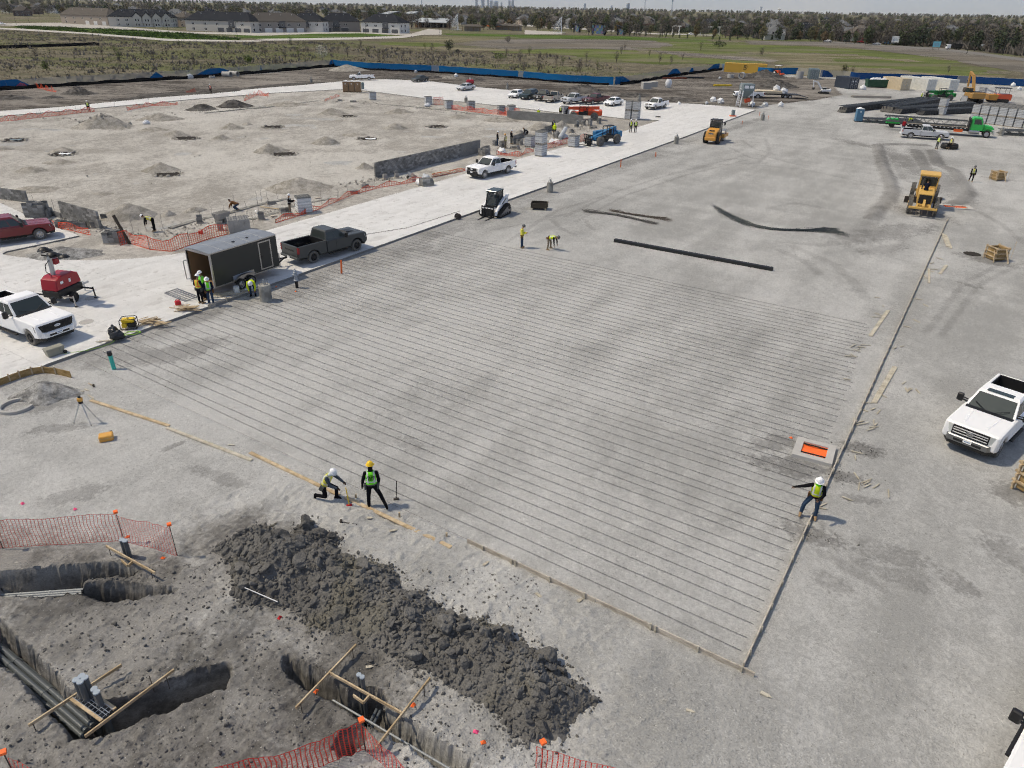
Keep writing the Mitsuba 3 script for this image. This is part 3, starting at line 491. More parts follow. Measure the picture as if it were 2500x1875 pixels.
    b.add('rear_bumper',bbox(xb-.14,xb+.1,-hw+.02,hw-.02,.5,.68,.04),bm if not chrome else 'chrome')
    if near: b.add('rear_plate',box(xb-.15,xb-.141,-.15,.15,.53,.66),'decal_white')
    if tail_text:
        b.add('tailgate_badge',box(xb-.016,xb-.011,-.5,.5,1.0,1.12),'plastic_black')
    if scoop: b.add('hood_scoop',hullp([(xa-.6,-.3,hz+.01),(xa-.6,.3,hz+.01),(xc+.35,.36,hz+.04),(xc+.35,-.36,hz+.04),(xc+.5,-.3,hz+.12),(xc+.5,.3,hz+.12)]),'plastic_black')
    if sun:
        b.add('sunroof',box(xc-.98,xc-.68,-.5,.5,roof-.01,roof+.006),'glass_dark')
        for y in (-.4,-.13,.13,.4): b.add('roof_rib',bbox(xr+.3,xc-1.1,y-.03,y+.03,roof-.01,roof+.012,.008),body)
    return b
def sedan(body='white_paint',L=4.65,W=1.82,roof=1.45,hatch=False,suv=False,near=False,rim='alloy'):
    b=B();hw=W/2;wb=2.75;xa,xb=L/2,-L/2;r=.33 if not suv else .36;fa,ra=wb/2+.0,-wb/2;ar=r*1.2
    z0=.3 if not suv else .38;hz=.88 if not suv else 1.05;bz=hz+.1
    rear=[(xb,.75),(xb+.02,bz-.02),(xb+.12,bz+.02)]if (hatch or suv)else [(xb,.7),(xb+.03,bz-.06),(xb+.1,bz)]
    prof=[(xa,.45),(xa,.62),(xa-.1,hz-.14),(xa-.35,hz-.05),(fa-.35,hz+.04)]+rear[::-1]+[(xb+.04,z0+.05)]+arch(ra,ar,z0)+arch(fa,ar,z0)+[(xa-.08,z0+.04)]
    b.add('body',extr(prof,-hw,hw,inset=.09,b=.12),body,35)
    q=(xb+(.1 if (hatch or suv)else .62),fa-.3,hw-.08,bz-.05,xb+(.5 if hatch else .25 if suv else 1.25),fa-1.05,hw-.3,roof)
    cabin(b,q,body,'glass_dark',3 if suv else 2,v=(.16,.9))
    b.add('underbody',cat([box(xb+.3,xa-.3,-hw+.22,hw-.22,.2,.5),cyl((fa,-hw+.15,r),(fa,hw-.15,r),.06),cyl((ra,-hw+.15,r),(ra,hw-.15,r),.06)]),'plastic_black')
    for x in (fa,ra):
        for s in (-1,1): wheel(b,x,s*(hw-.12),r,.22,s,'rubber',rim,near=near,hub=.68)
    for s in (-1,1):
        b.add('headlight',hullp([(xa-.01,s*(hw-.42),.6),(xa-.02,s*(hw-.4),.7),(xa-.3,s*(hw-.02),.66),(xa-.38,s*(hw-.03),.78),(xa-.2,s*(hw-.4),.62)]),'lamp_glass')
        b.add('tail_light',hullp([(xb-.01,s*(hw-.4),.7),(xb-.01,s*(hw-.4),.82),(xb+.2,s*(hw+.005),.7),(xb+.25,s*(hw+.005),.84),(xb+.15,s*(hw-.3),.72)]),'red_lens')
        b.add('mirror',bbox(fa-.62,fa-.48,min(s*(hw-.02),s*(hw+.16)),max(s*(hw-.02),s*(hw+.16)),bz-.0,bz+.13,.03),body)
    b.add('grille',box(xa-.05,xa+.012,-.42,.42,.38,.6),'plastic_black')
    b.add('license_plate',box(xa+.012,xa+.02,-.15,.15,.42,.54),'decal_white')
    b.add('rear_plate',box(xb-.02,xb-.005,-.16,.16,.58,.7),'decal_white')
    return b
def vloc(gg,side,half=.83,shift=0):
    x,y,a,L=gg;r=math.radians(a)
    return (x-side*(-math.sin(r))*half+shift*math.cos(r),y-side*math.cos(r)*half+shift*math.sin(r)),a
def vput(b,name,label,cat_,gg,side,z=.15,half=.83,**k):
    (x,y),a=vloc(gg,side,half)
    return place(b,name,label,cat_,(x,y,z),a,**k)
def at_wheel(wx,wy,ang,side,wb,half=.87):
    r=math.radians(ang);c,s=math.cos(r),math.sin(r)
    return wx-c*wb/2+s*side*half,wy-s*wb/2-c*side*half
sd=pickup('white_paint',wb=4.06,W=2.05,hz=1.32,roof=2.03,rail=1.42,cabx=(-.62,1.1),r=.42,rim='plastic_black',light='plastic_black',fordlogo=True)
x,y=at_wheel(-24.98,33.54,-29,-1,4.06)
place(sd,'pickup_truck','white crew cab pickup with black grille and black wheels parked beside the red light tower','pickup truck',(x,y,.15),-29)
sd2=pickup('white_paint',wb=4.06,W=2.05,hz=1.32,roof=2.0,rail=1.4,cabx=(-.62,1.1),r=.42,chrome=True,bumper='bumper_metal',grille='plastic_black',sun=True,fordlogo=True)
x,y=at_wheel(20.05,24.8,222,1,4.06)
place(sd2,'pickup_truck','white pickup with chrome grille and dark sunroof parked on the gravel at the right edge','pickup truck',(x,y,0),222)
sd3=pickup('white_paint',wb=4.06,W=2.05,hz=1.32,roof=2.0,rail=1.4,cabx=(-.62,1.1),r=.42,rim='plastic_black')
r_=math.radians(222);lx,ly=.86,-1.265
place(sd3,'pickup_truck','white pickup with a black mirror, mostly outside the bottom right corner','pickup truck',(12.05-(lx*math.cos(r_)-ly*math.sin(r_)),11.25-(lx*math.sin(r_)+ly*math.cos(r_)),0),222)
ram=pickup('dark_grey_paint',wb=3.8,W=2.0,hz=1.3,roof=1.98,rail=1.4,r=.43,rim='plastic_black',tail_text=True,scoop=True)
vput(ram,'pickup_truck','dark grey crew cab pickup with black wheels hitched to the enclosed trailer','pickup truck',(-12.80,49.15,51.0,3.80),-1,half=.85)
chv=pickup('white_paint',wb=3.75,W=1.98,hz=1.2,roof=1.9,rail=1.3,r=.4,trim='plastic_black',bumper='plastic_black')
vput(chv,'pickup_truck','white crew cab pickup with black bumper on the concrete road by the block wall','pickup truck',(-2.12,77.81,-130.2,3.68),1)
red=pickup('red_paint',wb=3.6,W=1.98,hz=1.15,roof=1.88,rail=1.28,r=.41)
x,y=at_wheel(-35.6,52.0,38,-1,3.6,.83)
place(red,'pickup_truck','dark red pickup with silver wheels at the left edge beside the stacked blocks','pickup truck',(x,y,.15),38)
gr=pickup('beige_paint',wb=3.6,W=1.98,hz=1.15,roof=1.88,rail=1.28,r=.4)
place(gr,'pickup_truck','pale grey pickup half hidden behind the dark red pickup','pickup truck',(-44.6,54.6,.15),38)
slv=pickup('silver_paint',wb=3.98,W=2.0,hz=1.15,roof=1.92,rail=1.28,r=.4)
vput(slv,'pickup_truck','silver pickup parked on gravel in front of the green flatbed truck','pickup truck',(60.10,109.75,-19.7,3.68),-1,z=0)
PK='cars parked along the far edge of the concrete'
fcol=lambda c,**k: pickup(c,wb=3.6,W=1.96,hz=1.12,roof=1.86,rail=1.25,r=.38,**k)
sw=sedan('white_paint')
whp=fcol('white_paint')
vput(sedan('white_paint',4.3,hatch=True),'parked_car','white hatchback at the left end of the parked row beside the dark green van','car',(0.40,153.50,-112.6,2.02),1,half=.8,group=PK)
vput(sedan('dark_green_paint',4.9,1.95,1.75,suv=True),'parked_van','dark green minivan between the white hatchback and the dark brown pickup','van',(3.03,151.35,-120.2,2.16),1,half=.85,group=PK)
vput(fcol('black_paint'),'parked_pickup','black pickup in the parked row between the green van and the beige pickup','pickup truck',(5.88,149.72,-117.0,3.03),1,group=PK)
vput(fcol('beige_paint',crew=False,cabx=(.0,1.05)),'parked_pickup','beige single cab pickup parked with its tailgate towards the block wall','pickup truck',(7.85,147.80,64.4,3.38),-1,group=PK)
vput(fcol('silver_paint',crew=True),'parked_pickup','silver pickup parked behind the red telehandler, nose to the left','pickup truck',(11.43,145.00,-136.0,2.65),1,group=PK)
vput(fcol('maroon_paint'),'parked_pickup','dark maroon pickup parked directly behind the red telehandler','pickup truck',(15.57,145.25,-136.1,2.65),1,group=PK)
vput(sw,'parked_car','white sedan between the maroon pickup and the wrapped tall block stack','car',(18.81,142.90,-127.5,2.66),1,half=.8,group=PK)
vput(whp,'parked_pickup','white crew cab pickup at the right end of the parked row beside the dirt island','pickup truck',(26.23,139.28,-129.3,3.11),1,group=PK)
vput(fcol('white_paint',crew=False,cabx=(.05,1.05)),'parked_pickup','white single cab pickup behind the three brown portable toilets','pickup truck',(-37.49,184.63,-168.5,2.61),1)
vput(sedan('dark_grey_paint'),'parked_car','dark grey sedan alone at the back of the concrete lot','car',(-22.74,183.49,-124.9,2.66),1,half=.8)
vput(sedan('silver_paint'),'parked_car','silver sedan beside the small red tank at the back of the concrete lot','car',(-10.56,165.61,-126.5,2.55),1,half=.8)
def trailer():
    b=B();L,W,z0,z1=5.05,2.3,.62,2.72;t=.05
    b.add('side_wall',box(0,L,-W/2,-W/2+t,z0,z1),'trailer_grey');b.add('side_wall',box(0,L,W/2-t,W/2,z0,z1),'trailer_grey')
    b.add('front_wall',hullp([(L,-W/2,z0),(L,W/2,z0),(L,-W/2,z1-.15),(L,W/2,z1-.15),(L+.35,0,z0),(L+.35,0,z1-.15),(L-.03,-W/2,z0),(L-.03,W/2,z0)]),'trailer_grey')
    k=b.add('roof',hullp([(-.03,-W/2-.02,z1),(-.03,W/2+.02,z1),(L,-W/2-.02,z1),(L,W/2+.02,z1),(-.03,0,z1+.09),(L,0,z1+.09),(L+.33,-.3,z1-.06),(L+.33,.3,z1-.06),(L+.1,-W/2+.2,z1-.03),(L+.1,W/2-.2,z1-.03)]),'trailer_roof')
    for x in (.9,1.95,3.0,4.05): b.add('seam',cat([beam((x,-W/2,z1+.008),(x,0,z1+.095),.05,.012),beam((x,0,z1+.095),(x,W/2,z1+.008),.05,.012)]),'drum_grey',parent=k)
    b.add('vent',box(2.2,2.36,-.55,-.4,z1+.03,z1+.1),'plastic_black',parent=k);b.add('vent',box(3.3,3.42,-.5,-.38,z1+.03,z1+.1),'plastic_black',parent=k)
    b.add('floor',box(0,L,-W/2+t,W/2-t,z0-.02,z0+.06),'timber')
    b.add('inner_lining',cat([box(.05,L,W/2-t-.02,W/2-t-.004,z0+.06,z1-.06),box(L-.1,L-.06,-W/2+t,W/2-t,z0+.06,z1-.06)]),'timber')
    b.add('shelf',cat([box(.3,4.6,-W/2+.06,-W/2+.55,z,z+.05)for z in (1.15,1.75,2.25)]+[box(x,x+.05,-W/2+.5,-W/2+.55,z0,z1-.1)for x in (.3,1.4,2.5,3.6)]),'plastic_black')
    for s in (-1,1): b.add('rear_post',box(-.04,.06,min(s*(W/2-.09),s*(W/2+.012)),max(s*(W/2-.09),s*(W/2+.012)),z0-.08,z1),'alloy')
    b.add('rear_header',box(-.04,.06,-W/2+.09,W/2-.09,z1-.13,z1-.003),'alloy');b.add('rear_sill',box(-.05,.06,-W/2+.09,W/2-.09,z0-.08,z0+.05),'alloy')
    for s in (-1,1): b.add('trim_rail',cat([box(.06,L,min(s*W/2,s*(W/2+.015)),max(s*W/2,s*(W/2+.015)),z1-.07,z1+.01),box(.06,L,min(s*W/2,s*(W/2+.015)),max(s*W/2,s*(W/2+.015)),z0-.06,z0+.01)]),'alloy')
    y=-W/2
    kd=b.add('side_door',box(3.62,4.45,y-.02,y,z0+.18,z1-.26),'trailer_grey')
    b.add('frame',cat([box(3.54,3.62,y-.03,y,z0+.11,z1-.18),box(4.45,4.53,y-.03,y,z0+.11,z1-.18),box(3.62,4.45,y-.03,y,z1-.26,z1-.18),box(3.62,4.45,y-.03,y,z0+.11,z0+.18)]),'alloy',parent=kd)
    b.add('latch',box(3.7,3.82,y-.06,y-.02,1.55,1.62),'plastic_black',parent=kd)
    kf=b.add('fender',cat([beam((1.35+1.62*i/8,y-.14,.72+.2*math.sin(math.pi*i/8)**.5),(1.35+1.62*(i+1)/8,y-.14,.72+.2*math.sin(math.pi*(i+1)/8)**.5),.28,.03)for i in range(8)]+[box(1.35,2.97,y-.02,y-.003,.6,.95)]),'alloy')
    b.add('fender',cat([beam((1.35+1.62*i/8,-y+.14,.72+.2*math.sin(math.pi*i/8)**.5),(1.35+1.62*(i+1)/8,-y+.14,.72+.2*math.sin(math.pi*(i+1)/8)**.5),.28,.03)for i in range(8)]),'alloy')
    for x in (1.77,2.55):
        for s in (-1,1): wheel(b,x,s*(W/2+.12),.34,.22,s,'rubber','alloy')
    b.add('chassis',cat([box(.1,L,s*.7-.05,s*.7+.05,.45,.6)for s in (-1,1)]+[cyl((x,-W/2,.34),(x,W/2,.34),.05)for x in (1.77,2.55)]),'plastic_black')
    b.add('tongue',cat([beam((L,s*.75,.55),(L+1.35,0,.55),.08,.1)for s in (-1,1)]+[beam((L+1.3,0,.55),(L+1.62,0,.56),.1,.1)]),'plastic_black')
    b.add('jack',cat([cyl((L+1.1,.12,.02),(L+1.1,.12,.95),.035),cyl((L+1.1,.12,0),(L+1.1,.12,.03),.12)]),'alloy')
    g=b.add('side_gate',cat([beam((-.03,W/2+.02,z0+.1),(-.22,W/2+.1,z0+.1),.04,.04),beam((-.22,W/2+.1,z0+.1),(-.22,W/2+.1,1.9),.04,.04),beam((-.22,W/2+.1,1.9),(-.03,W/2+.02,1.9),.04,.04)]),'alloy')
    return b
tr=trailer();a=math.radians(58.5)
place(tr,'enclosed_trailer','dark grey enclosed cargo trailer with open rear doors hitched behind the dark grey pickup','trailer',(-18.18-math.sin(a)*1.15,40.83+math.cos(a)*1.15,.15),58.5)
# ---- machines
def big_wheel(b,x,y,r,w,side,rim='machine_yellow',tyre='rubber',lugs=16):
    k=b.add('wheel',xf(lathe([(r*.55,-w/2+.02),(r*.88,-w/2),(r*.97,-w*.4),(r*.97,w*.4),(r*.88,w/2),(r*.55,w/2-.02)],24,'y'),loc=(x,y,r)),tyre,40)
    ms=[]
    for i in range(lugs):
        for s in (-1,1):
            a=2*math.pi*(i+.25*s)/lugs
            ms.append(beam((x+math.cos(a)*r*.985,y+s*.02,r+math.sin(a)*r*.985),(x+math.cos(a+.18)*r*.97,y+s*w*.48,r+math.sin(a+.18)*r*.97),.05,.06))
    b.add('tread',cat(ms),tyre,parent=k)
    m=lathe([(.001,.04),(r*.18,.05),(r*.22,-.02),(r*.45,-.08),(r*.56,0)],16,'y');m=(m[0]*[1,side,1],m[1])
    b.add('rim',xf(m,loc=(x,y+side*(w/2-.03),r)),rim,parent=k)
def glass_cab(b,x0,x1,w,z0,z1,frame_='plastic_black',roof='plastic_black',slope=.1,post=.07):
    ks=[(x0,-w),(x1,-w),(x1,w),(x0,w)]
    for x,y in ks: b.add('cab_post',beam((x,y,z0),(x-(slope if x==x1 else -slope*.3),y*.94,z1),post,post),frame_)
    for (a,c)in (((x0,-w),(x1,-w)),((x1,-w),(x1,w)),((x1,w),(x0,w)),((x0,w),(x0,-w))):
        t=lambda p: (p[0]-(slope if p[0]==x1 else -slope*.3),p[1]*.94,z1)
        b.add('window',panel([(a[0],a[1],z0),(c[0],c[1],z0),t(c),t(a)],.06,.94,.05,.95,0,.01),'glass_cab')
        b.add('cab_rail',beam((a[0],a[1],z0+.03),(c[0],c[1],z0+.03),post,.07),frame_)
    b.add('cab_roof',bbox(x0-.08,x1+.02,-w-.04,w+.04,z1,z1+.12,.04),roof)
    b.add('seat',cat([bbox(x0+.2,x0+.65,-.25,.25,z0+.1,z0+.28,.03),bbox(x0+.12,x0+.24,-.25,.25,z0+.25,z0+.8,.03)]),'plastic_black')
mat('glass_cab_solid',(.02,.03,.03),.06,coat=.8)
scene['mat_glass_cab']={'type': 'blendbsdf','weight': .5,'a': {'type': 'thindielectric'},'b': {'type': 'principled','base_color': {'type': 'rgb','value': [.02,.032,.03]},'roughness': .06,'specular': .5}}
def roller():
    b=B()
    b.add('hood',extr([(-2.35,.75),(-2.4,1.15),(-2.2,1.62),(-1.0,1.95),(-.55,1.95),(-.55,.75)],-.72,.72,inset=.08,b=.12),'machine_yellow',35)
    b.add('rear_frame',bbox(-2.5,-.4,-.75,.75,.5,.95,.06),'machine_yellow')
    b.add('grille',box(-2.1,-1.7,-.35,.35,1.63,1.78),'plastic_black')
    k=b.add('badge_plate',xf(box(-.01,.01,-.3,.3,-.14,.14),ry=-24,loc=(-2.33,0,1.37)),'plastic_black')
    t=meshkit.text_mesh('CAT',.19,.01,True);v=np.array(t.vertices);v[:,0]-=v[:,0].mean();v[:,1]-=v[:,1].mean()
    b.add('lettering',xf((np.stack([-v[:,2]-.012,-v[:,0],v[:,1]],1),np.array(t.faces)[:,:]),ry=-24,loc=(-2.335,0,1.37)),'decal_white',parent=k)
    for s in (-1,1): big_wheel(b,-1.35,s*.82,.76,.55,s,'machine_yellow')
    b.add('platform',box(-.6,.75,-.8,.8,.95,1.2),'plastic_black')
    glass_cab(b,-.5,.7,.72,1.2,2.9)
    b.add('mirror',cat([beam((.65,-.7,2.5),(.8,-1.0,2.55),.03,.03),bbox(.74,.82,-1.12,-.9,2.2,2.6,.02)]),'plastic_black')
    b.add('drum',cat([lathe([(.72,-1.02),(.76,-1.0),(.76,1.0),(.72,1.02),(.6,1.0),(.001,.98)],32,'y'),lathe([(.001,-.98),(.6,-1.0),(.72,-1.02)],32,'y')]),'drum_steel',40)
    b.parts[-1][1]=mikit.ply(xf(cat([lathe([(.001,-.98),(.6,-1.0),(.72,-1.02),(.76,-1.0),(.76,1.0),(.72,1.02),(.6,1.0),(.001,.98)],36,'y')]),loc=(1.9,0,.76)),None,smooth=30)
    b.add('drum_frame',cat([bbox(.7,3.0,s*1.14-.06,s*1.14+.06,.55,1.0,.03)for s in (-1,1)]+[bbox(2.85,3.0,-1.2,1.2,.55,.95,.03),bbox(.65,.85,-1.2,1.2,.55,1.05,.03)]),'machine_yellow')
    b.add('step',box(-.2,.5,-1.0,-.8,.5,.56),'plastic_black')
    return b
mat('drum_steel',(.42,.42,.42),.35,.8)
rg=(28.29,103.34,55.0,4.20)
(rx_,ry_),ra_=vloc(rg,-1,.85,0)
place(roller(),'road_roller','yellow single drum soil roller with a black glass cab beside the concrete road','roller',(rx_,ry_,0),62)
def grader():
    b=B()
    b.add('engine_hood',extr([(-4.0,1.0),(-4.1,1.9),(-3.9,2.05),(-1.5,2.05),(-1.5,1.0)],-.62,.62,inset=.05,b=.08),'grader_yellow',30)
    kr=b.add('radiator_grille',box(-4.14,-4.05,-.5,.5,1.1,1.85),'plastic_black')
    b.add('rear_frame',bbox(-4.3,-1.2,-.55,.55,.75,1.05,.04),'grader_yellow')
    kk=b.add('ripper_beam',cat([bbox(-4.95,-4.75,-1.15,1.15,.72,.92,.03)]+[beam((-4.1,s*.45,1.0),(-4.85,s*.55,.85),.16,.18)for s in (-1,1)]+[beam((-4.0,0,1.45),(-4.85,0,.95),.2,.16)]),'grader_yellow')
    for y in (-.9,-.45,0,.45,.9): b.add('tooth',beam((-4.85,y,.8),(-4.95,y,.3),.08,.1),'rust_steel',parent=kk)
    b.add('cab_floor',bbox(-1.5,.2,-.75,.75,1.1,1.75,.04),'grader_yellow')
    for x,y in ((-1.45,-.72),(.15,-.72),(.15,.72),(-1.45,.72)): b.add('cab_post',beam((x,y,1.7),(x,y,3.05),.1,.1),'grader_yellow')
    b.add('window',cat([box(-1.47,-1.45,-.65,.65,2.2,2.95),box(.14,.16,-.65,.65,1.85,2.95),box(-1.4,.1,-.73,-.71,1.85,2.95),box(-1.4,.1,.71,.73,1.85,2.95)]),'glass_cab')
    b.add('rear_panel',box(-1.5,-1.46,-.66,.66,1.72,2.2),'grader_yellow')
    b.add('cab_roof',bbox(-1.65,.35,-.85,.85,3.05,3.25,.05),'grader_yellow')
    b.add('exhaust',cyl((-2.4,.45,2.05),(-2.4,.45,3.0),.06),'rust_steel')
    b.add('driver_seat',cat([box(-1.0,-.5,-.25,.25,1.75,2.05),box(-1.05,-.95,-.25,.25,2.0,2.7)]),'plastic_black')
    b.add('mainframe',cat([beam((.2,0,1.5),(2.2,0,2.05),.3,.35),beam((2.2,0,2.05),(4.3,0,1.35),.28,.32)]),'grader_yellow')
    b.add('circle',cat([lathe([(.55,.78),(.8,.78),(.8,.9),(.55,.9),(.55,.78)],24)]),'rust_steel');b.parts[-1][1]=mikit.ply(xf(lathe([(.55,.78),(.8,.78),(.8,.9),(.55,.9),(.55,.78)],24),loc=(1.3,0,0)),None)
    b.add('blade',xf(cat([beam((0,-1.75,.35),(0,1.75,.35),.06,.6)]),loc=(1.35,0,0),rz=24),'rust_steel')
    b.add('drawbar',beam((1.3,0,.95),(4.1,0,1.0),.25,.15),'grader_yellow')
    b.add('lift_cylinder',cat([cyl((1.3,s*.75,.95),(1.5,s*.6,2.3),.06)for s in (-1,1)]),'grader_yellow')
    b.add('front_axle',cat([beam((4.3,-1.0,.68),(4.3,1.0,.68),.2,.22),beam((4.3,0,.6),(4.3,0,1.3),.25,.25)]),'grader_yellow')
    for x in (-3.55,-2.0):
        for s in (-1,1): big_wheel(b,x,s*1.05,.68,.38,s,'grader_yellow','dusty_rubber',14)
    for s in (-1,1): big_wheel(b,4.3,s*1.05,.68,.38,s,'grader_yellow','dusty_rubber',14)
    return b
gc=(42.32,74.31,58.9,12.87)
place(grader(),'motor_grader','worn yellow motor grader seen from behind with its ripper bar','grader',(38.8,68.2),62)
def skid():
    b=B()
    for s in (-1,1):
        tp=[(-1.0,.05),(.95,.03),(1.12,.2),(.75,.42),(-.55,.92),(-.85,.9),(-1.12,.35)]
        k=b.add('track',extr(tp,s*.85-.2,s*.85+.2,inset=.03,b=.04),'rubber')
        ins=[(-.9,.14),(.88,.12),(.96,.2),(.7,.34),(-.55,.8),(-.8,.78),(-.98,.35)]
        b.add('track_frame',extr(ins,s*.85-.2-.012 if s<0 else s*.85+.2,s*.85-.2 if s<0 else s*.85+.2+.012),'steel',parent=k)
        for x in (-.7,-.35,0,.35,.7): b.add('road_wheel',cyl((x,s*1.05,.17),(x,s*1.075,.17),.12,n=12),'plastic_black',parent=k)
        b.add('drive_sprocket',cyl((-.66,s*1.05,.66),(-.66,s*1.08,.66),.2,n=12),'plastic_black',parent=k)
        lug=[]
        for i in range(len(tp)):
            p,q=np.array(tp[i]),np.array(tp[(i+1) % len(tp)]);m=max(int(np.linalg.norm(q-p)/.14),1)
            for j in range(m):
                c=p+(q-p)*(j+.5)/m;lug.append(cbox((c[0],s*.85,c[1]),(.06,.38,.06)))
        b.add('track_lug',cat(lug),'rubber',parent=k,kind='stuff')
        b.add('lift_arm',cat([extr([(-1.15,1.55),(-1.0,1.72),(-.75,1.7),(.72,.95),(1.2,.55),(1.28,.25),(1.12,.25),(1.0,.5),(.55,.8),(-.8,1.45)],s*.72-.09,s*.72+.09,inset=.02,b=.03)]),'decal_white')
        b.add('arm_decal',panel([(-.7,s*.815,1.42),(.3,s*.815,.92),(.35,s*.815,1.05),(-.6,s*.815,1.58)][::s]if s>0 else [(-.7,s*.815,1.42),(.3,s*.815,.92),(.35,s*.815,1.05),(-.6,s*.815,1.58)],.1,.9,.2,.8,.006,.01),'plastic_black')
    b.add('body',extr([(-1.2,.35),(-1.25,1.35),(-1.05,1.5),(-.45,1.45),(.7,.8),(.85,.35)],-.62,.62,inset=.04,b=.06),'decal_white',30)
    b.add('rear_door',box(-1.3,-1.23,-.6,.6,.45,1.4),'grey_metal')
    glass_cab(b,-.55,.75,.5,.85,2.08,slope=.22,roof='dark_green_paint')
    b.add('quick_coupler',cat([box(1.22,1.32,-.6,.6,.15,.75),box(1.3,1.36,-.62,-.54,.05,1.0),box(1.3,1.36,.54,.62,.05,1.0),box(1.3,1.36,-.62,.62,.9,1.0),box(1.3,1.36,-.62,.62,.05,.13)]+[box(1.3,1.34,y-.02,y+.02,.1,.95)for y in (-.3,0,.3)]),'plastic_black')
    for y in (-.36,.36): b.add('fork',cat([box(1.3,1.4,y-.06,y+.06,.03,.75),hullp([(1.35,y-.06,.02),(1.35,y+.06,.02),(1.35,y-.06,.09),(1.35,y+.06,.09),(2.5,y-.04,.02),(2.5,y+.04,.02),(2.5,y-.04,.04),(2.5,y+.04,.04)])]),'plastic_black')
    b.add('headlight',cat([cbox((.78,s*.4,2.0),(.06,.16,.08))for s in (-1,1)]),'lamp_glass')
    return b
mat('grey_metal',(.12,.12,.12),.5)
sg=(-0.83,61.83,-116.8,1.92)
(sx_,sy_),sa_=vloc(sg,1,1.05)
place(skid(),'skid_steer_loader','white compact track loader with black cab and pallet forks at the road edge','skid steer',(sx_,sy_,0),sa_)
def telehandler(col,boom_up=6,tyre='rubber',forkload=False,grey=False):
    b=B()
    b.add('chassis',extr([(-2.7,.7),(-2.75,1.35),(-1.2,1.5),(1.2,1.2),(2.0,1.1),(2.0,.7)],-.5,.5,inset=.05,b=.06),col,30)
    b.add('engine_cover',bbox(-1.6,.9,-1.15,-.52,.85,1.65,.08),col)
    b.add('vent_grille',cat([box(-1.3+i*.3,-1.12+i*.3,-1.165,-1.15,1.0,1.5)for i in range(6)]),'plastic_black')
    b.add('counterweight',bbox(-2.95,-2.4,-.9,.9,.75,1.55,.08),col)
    for x in (-1.75,1.65):
        for s in (-1,1): big_wheel(b,x,s*1.0,.62,.40,s,'grey_metal','dusty_rubber')
        b.add('axle',beam((x,-.9,.68),(x,.9,.68),.22,.25),'plastic_black')
    for x,y in ((-.6,.52),(.75,.52),(.75,1.2),(-.6,1.2)): b.add('cab_post',beam((x,y,1.0),(x-.05,y,2.4),.07,.07),'plastic_black')
    b.add('cab_base',bbox(-.65,.85,.5,1.22,.8,1.3,.05),'plastic_black')
    b.add('cab_roof',bbox(-.75,.8,.48,1.24,2.4,2.48,.02),'plastic_black')
    b.add('cab_guard',cat([beam((-.6,1.2,1.3+i*.22),(.72,1.2,1.3+i*.22),.03,.03)for i in range(1,5)]),'plastic_black')
    b.add('seat',cat([box(-.4,.1,.65,1.05,1.3,1.5),box(-.45,-.35,.65,1.05,1.4,2.0)]),'plastic_black')
    a=math.radians(boom_up);p0=np.array([-2.5,-.05,1.85]);d=np.array([math.cos(a),0,-math.sin(a)])
    kb=b.add('boom',beam(p0,p0+d*4.4,.42,.5),col)
    b.add('boom_section',beam(p0+d*4.4,p0+d*5.1,.34,.4),col,parent=kb)
    b.add('boom_lettering',cat([cbox(p0+d*(1.0+i*.42)+[0,-.214,0],(.28,.006,.2))for i in range(7)]),'decal_white',parent=kb)
    b.add('lift_cylinder',cyl((-.9,-.05,1.2),tuple(p0+d*2.2+[0,0,-.15]),.08),'galvanized')
    e=p0+d*5.1
    b.add('boom_head',hullp([e+[0,-.25,.2],e+[0,.25,.2],e+[.35,-.25,-.2],e+[.35,.25,-.2],e+[.1,-.25,-.9],e+[.1,.25,-.9],e+[.4,-.25,-.9],e+[.4,.25,-.9]]),'plastic_black')
    cx=e[0]+.45
    b.add('carriage',cat([box(cx,cx+.08,-.75,.75,z,z+.09)for z in (.4,.9,1.4)]+[box(cx,cx+.06,y-.03,y+.03,.4,1.45)for y in (-.72,-.36,0,.36,.72)]),'plastic_black')
    for y in (-.4,.4): b.add('fork',cat([box(cx+.06,cx+.13,y-.07,y+.07,.25,1.0),box(cx+.06,cx+1.25,y-.07,y+.07,.22,.28)]),'plastic_black')
    return b
tg=(12.33,98.77,-136.6,3.09)
(tx_,ty_),ta_=vloc(tg,1,1.1)
place(telehandler('machine_blue',12,grey=True),'telehandler','blue telehandler holding its forks at a wrapped block pallet on the road','telehandler',(tx_,ty_,.15),ta_)
tg=(10.89,122.89,174.3,2.45)
(tx_,ty_),ta_=vloc(tg,1,1.1)
place(telehandler('machine_red',2,grey=True),'telehandler','red orange telehandler parked beside the end of the low block wall','telehandler',(tx_,ty_,.05),ta_)
tg=(90.78,163.44,179.1,2.56)
(tx_,ty_),ta_=vloc(tg,1,1.1)
place(telehandler('machine_green',2,grey=True),'telehandler','green telehandler behind the black wrapped joist stacks','telehandler',(tx_,ty_,0),ta_)
